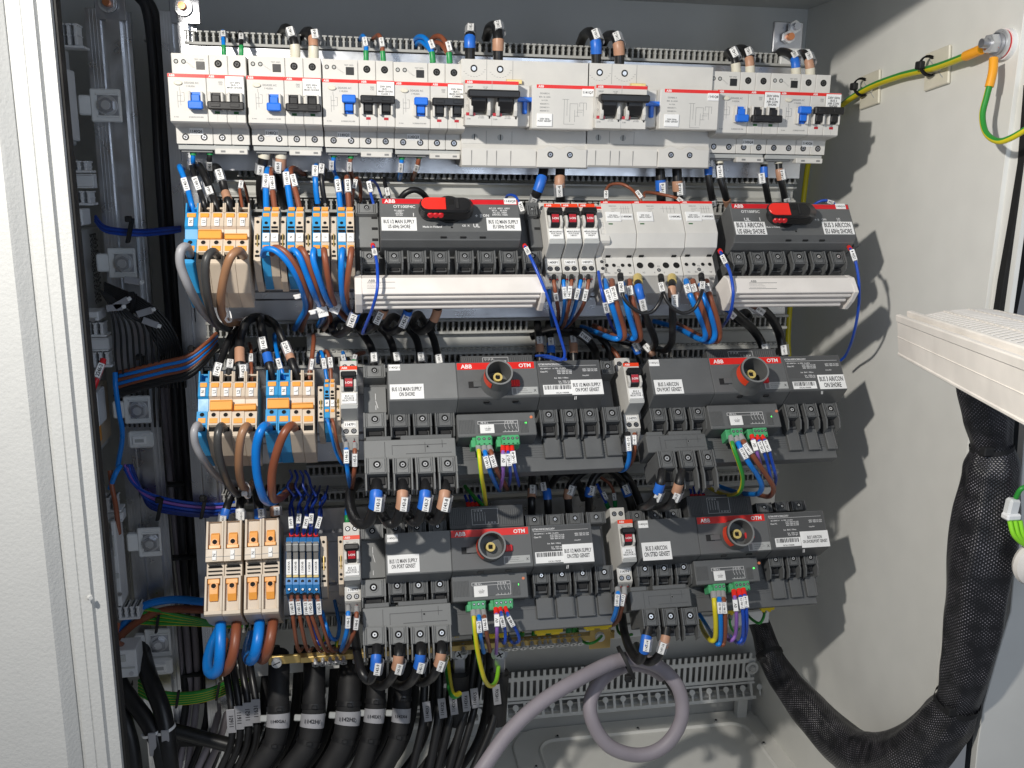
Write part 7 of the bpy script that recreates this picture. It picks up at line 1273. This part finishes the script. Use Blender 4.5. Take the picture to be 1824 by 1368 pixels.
for k in range(16):
    v=6
    while v<v1-8: w=random.uniform(1,4); m.box(P0,F.r,F.d,X_,u1*.12+k*1.6,u1*.12+k*1.6+.7,v,min(v+w,v1-6),-.1,.15,'ink',.01); v+=w+random.uniform(.8,3)
for k in range(9): m.cyl(P0+F.r*(u1*.1)+F.d*(14+k*6),X_,1.2,1.2,.3,'hole',8)
T.part('print',m)
for v in (12,v1-10): m=M(); m.cyl(P0+F.r*(u1*.82)+F.d*v,X_,5,4.6,1.2,'zinc',14); T.part('screw',m)
sidebox(T,F,P0,u1*.7,v1*.82,u1*.92,v1*.9,-1,1.2,'paper','label_plate')
T,F,P0,u1,v1=side(90,258,95,122,'modgrey',0,'tall grey cover on the left side, highest module')
sidebox(T,F,P0,2,20,8,v1-20,-1,3,'perf','edge_rib')
T,F,P0,u1,v1=side(640,795,140,188,'modgrey',0,'dark grey terminal carrier on the left side, with an orange-edged block')
sidebox(T,F,P0,u1*.25,v1*.2,u1*.75,v1*.88,-1,6,'beige','block'); sidebox(T,F,P0,u1*.7,v1*.3,u1*.76,v1*.8,5,8,'orange','orange_lever')
T,F,P0,u1,v1=side(940,1106,178,225,'modgrey',0,'tall pale module on the left side beside the fourth bracket')
sidebox(T,F,P0,4,10,9,v1-10,-1,3,'perf','edge_rib')
for k in range(6): sidebox(T,F,P0,u1*.5,20+k*12,u1*.5+2,24+k*12,-1,.8,'lgrey','stud',.2)
T,F,P0,u1,v1=side(1150,1214,198,250,'modgrey',0,'short metal end box on the left side, lowest module')
sidebox(T,F,P0,u1*.4,v1*.45,u1*.52,v1*.6,-1,.3,'hole','slot',.1)
for i,(x0_,x1_,y0_,y1_) in enumerate(((92,150,40,86),(112,162,286,308),(118,166,340,366),(142,190,575,600),(152,200,628,654),(166,216,888,912),(210,250,1082,1102))):
    F=Face(UY(x0_,y0_,24),X_,-Z_); r=F.rect(x0_,y0_,x1_,y1_); T=Thing('side_comb','slotted grey comb on the left side, %s from the top'%['first','second','third','fourth','fifth','sixth','seventh'][i],'wiring duct','slotted combs on the left side',org=F.P0)
    m=M(); F.ub(m,0,r[3]-2.5,r[2],r[3],-20,1,'modgrey',.5); u=0
    while u<r[2]-3: F.ub(m,u,0,u+2.8,r[3]-2,-18,0,'modgrey',.4); F.ub(m,u-.6,0,u+4,1.6,-18,.7,'modgrey',.3); F.ub(m,u-.4,r[3]*.45,u+3.6,r[3]*.45+1,-18,.3,'modgrey',.2); u+=6.4
    T.part('fingers',m)
    if i in (1,3,5):
        m=M(); v=r[3]; H=(15,15,11)[(1,3,5).index(i)]; fprism(F,0,r[2]+1,[(v+1,0),(v+2,1),(v+3,-3),(v+H-2,-3),(v+H-1,1),(v+H,1),(v+H,-16),(v+1,-16)],'modgrey',.5,m); T.part('cover',m)
for i,(x0_,y0_,x1_,y1_) in enumerate(((100,120,128,250),(124,372,148,402),(140,556,176,572),(152,700,178,760),(196,930,218,1080),(204,1160,246,1206))):
    F=Face(UY(x0_,y0_,6),(X_-Y_*-.0).normalized(),-Z_); r=F.rect(x0_,y0_,x1_,y1_); T=Thing('rail_module','pale grey rail module seen edge-on at the left, %s from the top'%['first','second','third','fourth','fifth','sixth'][i],'module','edge-on rail modules at the left',org=F.P0)
    m=M(); F.ub(m,0,0,r[2],r[3],-30,0,'modgrey',1); F.ub(m,r[2]*.2,r[3]*.15,r[2]*.5,r[3]*.4,-1,1.4,'lgrey',.5); F.ub(m,r[2]*.1,r[3]*.6,r[2]*.9,r[3]*.66,-1,1.2,'lgrey',.4); T.part('housing',m)
    m=M(); m.cyl(F.pt(r[2]*.7,r[3]*.85,-.2),F.n,2.4,2.4,1,'zinc',12); T.part('screw',m)
W('thick dark red wire 2246-3 leaving the left side duct','red',11,[(184,640,-30),(180,655,-36),(172,676,-44),(164,700,-44),(160,740,-20)],mk=[(175,662,'2246-3',16)],ys=0)
for i,(c,pp) in enumerate((('wblue',((205,664,20),(206,690,14),(212,735,14),(218,775,20),(210,830,40))),('brown',((196,838,10),(200,870,4),(206,900,4),(212,950,20))),('brown',((210,1110,10),(206,1140,0),(222,1150,30))),('wblue',((214,830,10),(205,845,0),(196,870,10))))):
    W('%s cable end at the left side, %s'%(['blue','brown','brown','blue'][i],['above the third bracket','beside the fourth bracket','above the lowest module','by the sixth comb'][i]),c,9,pp,ys=0)
for i,(x,y) in enumerate(((256,70),(300,382),(325,750),(356,1060))):
    p=UY(x+8,y,YB-40); m=M(); m.cyl(p,-Y_,5,3,10,'zinc',10); m.cyl(p-Y_*10,-Y_,3,3,5,'steel',8); single('small_screw',m,'small steel screw on the panel beside the hoses, %s from the top'%['first','second','third','fourth'][i],'screw','small screws beside the hoses',org=p)
# ---------------------------------------------------------------- right wall: earth wire, ties, lugs, fan cover, braided hose
W('yellow-green earth wire climbing the side wall to the bolt','yellow',10,[(1405,640,140),(1404,590,150),(1412,500,165),('x',1428,380,757),('x',1440,290,757),('x',1458,240,757),('x',1490,196,757),('x',1540,160,756),('x',1600,136,756),('x',1665,120,754),('x',1722,99,750),('x',1748,88,750)],stripe=('green',(5,6,7,8,9)),ys=0,ends=[(-1,'lugorange',22,1.35)])
W('yellow-green earth wire hanging from the bolt to the right edge','yellow',11,[('x',1770,104,748),('x',1768,130,746),('x',1758,170,742),('x',1750,205,738),('x',1756,236,736),('x',1776,251,736),('x',1800,246,738),('x',1840,222,744),('x',1870,200,750)],stripe=('green',(0,1,2,3,4)),ys=0,ends=[(0,'lugorange',24,1.4)])
p=UX(1772,78,752); T=Thing('earth_bolt','stacked steel washers and nut with copper lug on the side wall','bolt',org=p)
m=M(); m.cyl(p+X_*13,-X_,14,14,5,'paper',22); m.cyl(p+X_*8,-X_,12.5,12.5,2,'red',22); m.cyl(p+X_*6,-X_,13,13,2.5,'steel',22); m.cyl(p+X_*3,-X_,10,10,3,'zinc',22); T.part('washer',m)
m=M(); m.cyl(p,-X_,9,8.6,7,'steel',6,sm=False); m.cyl(p-X_*7,-X_,4.5,4.2,7,'zinc',12); T.part('nut',m)
q=UX(1756,84,748); m=M(); m.cyl(q,(p-q).normalized(),6,7,12,'copper',14); T.part('copper_lug',m)
for i,(x,y,t) in enumerate(((1551,160,'left'),(1671,122,'right'))):
    P0=UX(x,y,763.5); F=Face(P0,-Y_,-Z_); F.n=-X_; T=Thing('tie_mount','white adhesive cable tie mount on the side wall, %s one'%t,'cable tie mount','adhesive tie mounts on the side wall',org=P0)
    r_,d_=(Y_*-1+Z_*.12).normalized(),(-Z_-Y_*.12).normalized()
    m=M(); m.box(P0,r_,d_,-X_,-20,20,-19,19,-1,2.2,'ivory',1); m.box(P0,r_,d_,-X_,-9,9,-4,4,2,5,'ivory',1.5); m.box(P0,(r_+d_).normalized(),(r_-d_).normalized(),-X_,-16,16,-.6,.6,2.1,2.7,'lgrey',.2); T.part('base',m)
    c=UX(x-14,y-6,756); m=M(); m.ring(c,V((.0,1,-.3)),11,9.4,3.5,'blackmat',20); m.box(c+V((-9,4,0)),Y_,Z_,X_,-5,5,-4,4,-3,3,'blackmat',1); T.part('tie',m)
# braided hose with flattened, swelling section
bp=[(1336,1060,130,34),(1348,1096,100,36),(1360,1130,64,38),(1372,1168,40,44),(1400,1215,10,54),(1445,1270,-40,66),(1500,1325,-90,80),(1560,1358,-140,96),(1625,1345,-190,104),(1680,1290,-225,84),(1706,1245,-240,70),(1722,1180,-250,82),(1737,1090,-255,98),(1748,1000,-255,108),(1758,920,-255,108),(1766,840,-255,94),(1766,792,-255,66),(1758,740,-255,84),(1750,690,-255,84),(1748,650,-255,76)]
P=[UY(x,y,Y) for x,y,Y,w in bp]; Sp=[]; Wp=[]
for i in range(len(P)-1):
    a=P[max(i-1,0)];b=P[i];c=P[i+1];d=P[min(i+2,len(P)-1)]
    for j in range(12): t=j/12; Sp.append(.5*((2*b)+(c-a)*t+(2*a-5*b+4*c-d)*t*t+(3*b-a-3*c+d)*t*t*t)); Wp.append(bp[i][3]+(bp[i+1][3]-bp[i][3])*(3*t*t-2*t*t*t))
rr_=[w/2*(RC@(p-CAM)).z/FPX for w,p in zip(Wp,Sp)]
T=Thing('braided_sleeve','fat black braided cable sleeve sweeping from the frame up to the door','cable sleeve',org=P[0])
def rf(t):
    k=min(len(rr_)-1,int(t*(len(rr_)-1)+.5)); return (rr_[k]*(1+.03*math.sin(t*40)),rr_[k]*(1+.03*math.sin(t*55)))
m=M(); m.tube(Sp,rf,'braid',60,uvw=True,lump=.035); T.part('sleeve',m)
for x,y in ((1357,1168),(1705,1250),(1766,796)):
    k=min(range(len(Sp)),key=lambda i:(proj(Sp[i])[0]-x)**2+(proj(Sp[i])[1]-y)**2); m=M(); m.tube([Sp[max(k-1,0)],Sp[k],Sp[min(k+1,len(Sp)-1)]],rr_[k]+1.6,'blackmat',28,caps=False); m.box(Sp[k]-X_*rr_[k]*.8-Y_*rr_[k]*.7,X_,Z_,Y_,-5,5,-4,4,-4,4,'blackmat',1); T.part('tie',m)
# fan cover on the door
A0=UY(1597,560,-330); dv=ray(1253,441).normalized(); Lf=V((0,0,0))
def along(P,px,py,dirv):
    # point on the line P + t*dir that projects closest to column px
    t=0
    lo,hi=0,900
    for _ in range(60):
        mid=(lo+hi)/2
        if proj(P-dirv*mid)[0]<px: lo=mid
        else: hi=mid
    return P-dirv*lo
A1=along(A0,1850,0,dv); up=V((0,0,1)); up=(up-dv*up.dot(dv)).normalized(); sd=dv.cross(up).normalized()   # sd points right
hgt=(A0-UY(1594,632,-330)).length
Tq=hit(1777,546,A0,dv); sd=(Tq-A0); WF=sd.length; sd.normalize(); up=sd.cross(dv).normalized(); up=up if up.z>0 else -up
T=Thing('fan_cover','white louvred fan filter cover jutting in from the right door','fan cover',org=A0)
def vb(m,l0,l1,s0,s1,z0,z1,mt='vent',ch=1.2): m.box(A0,-dv,sd,up,l0,l1,s0,s1,z0,z1,mt,ch)
LL=(A1-A0).length+40
m=M(); vb(m,0,LL,0,WF,-hgt,-3.5); vb(m,0,LL,-.8,3.0,-6,0,ch=.8); vb(m,0,LL,-.6,2,-hgt-.3,-hgt+2.5,ch=.8); vb(m,0,LL,-.35,.5,-hgt*.55,-hgt*.55+.6,ch=.1); T.part('housing',m)
m=M(); vb(m,4,LL,WF*.09,WF*.09+4,-4,2.5,ch=.8); T.part('rim',m)
m=M(); vb(m,6,LL,WF*.13,WF*.96,-3.6,-3.2,'lgrey',.1); T.part('grille_back',m)
def hz(t): return -2.6+3.0*math.sin(t*math.pi)
def fpt(l,t,z=0): return A0-dv*l+sd*(WF*(.14+.82*t))+up*(hz(t)+z)
m=M(); m.extr([fpt(8,j/10) for j in range(11)]+[fpt(8,1)-up*6,fpt(8,0)-up*6],-dv*(LL-10),'cdark',.2); T.part('grille_back',m)  # dark sheet stands in for shade in the gaps between louvres
l=12
while l<LL-12:
    m=M(); vs=[]
    for j in range(11):
        t=j/10; o=14*t*t; vs+=[fpt(l-o,t,.5),fpt(l-o+6.0,t,.5),fpt(l-o+6.0,t,-.4),fpt(l-o,t,-.4)]
    m.add(vs,[(4*i+a,4*i+(a+1)%4,4*i+4+(a+1)%4,4*i+4+a) for i in range(10) for a in range(4)]+[(0,1,2,3),(40,41,42,43)],'vent'); T.part('louvre',m); l+=10.5
for t0 in (0,.36,.66,.96):
    m=M(); vs=[]
    for l in (9,LL-4): vs+=[fpt(l,t0,.9),fpt(l,t0+.035,.9),fpt(l,t0+.035,-.5),fpt(l,t0,-.5)]
    m.add(vs,[(a,(a+1)%4,4+(a+1)%4,4+a) for a in range(4)]+[(0,1,2,3),(4,5,6,7)],'vent'); T.part('cross_bar',m)
# plug with green wires at the right edge
p=UY(1803,906,-300); T=Thing('plug','clear plug with green wires and a red terminal at the right edge','plug',org=p)
m=M(); m.box(p,(X_-Z_*.1).normalized(),(-Z_-X_*.1).normalized(),-Y_,-5,6,-9,9,-6,3,'perf',2); m.box(p,X_,-Z_,-Y_,-7,7,4,10,-5,5,'paper',1.5); T.part('body',m)
for i in range(3): m=M(); m.tube(spline([p+V((-4+5*i,-4,-10)),p+V((-1+5*i,-8,-22-i)),p+V((12+4*i,-8,-32)),p+V((30,-6,-38+i*3))]),2.1,'green' if 0 else 'lime',10); T.part('green_wire',m)
m=M(); m.tube(spline([p+V((2,0,10)),p+V((3,-4,20)),p+V((14,-4,22))]),2.2,'green',10); T.part('green_wire',m)
m=M(); m.cyl(p+V((12,-2,18)),X_,5,5,16,'orangered',12); T.part('red_terminal',m)
p=UY(1836,1000,-300); m=M(); 
for r0,r1,z in ((19,21,0),(21,20,4),(20,14,8)): m.cyl(p-Y_*z,-Y_,r0,r1,4,'vent',28)
single('round_knob',m,'white round knob partly out of frame at the right edge','knob',org=p)
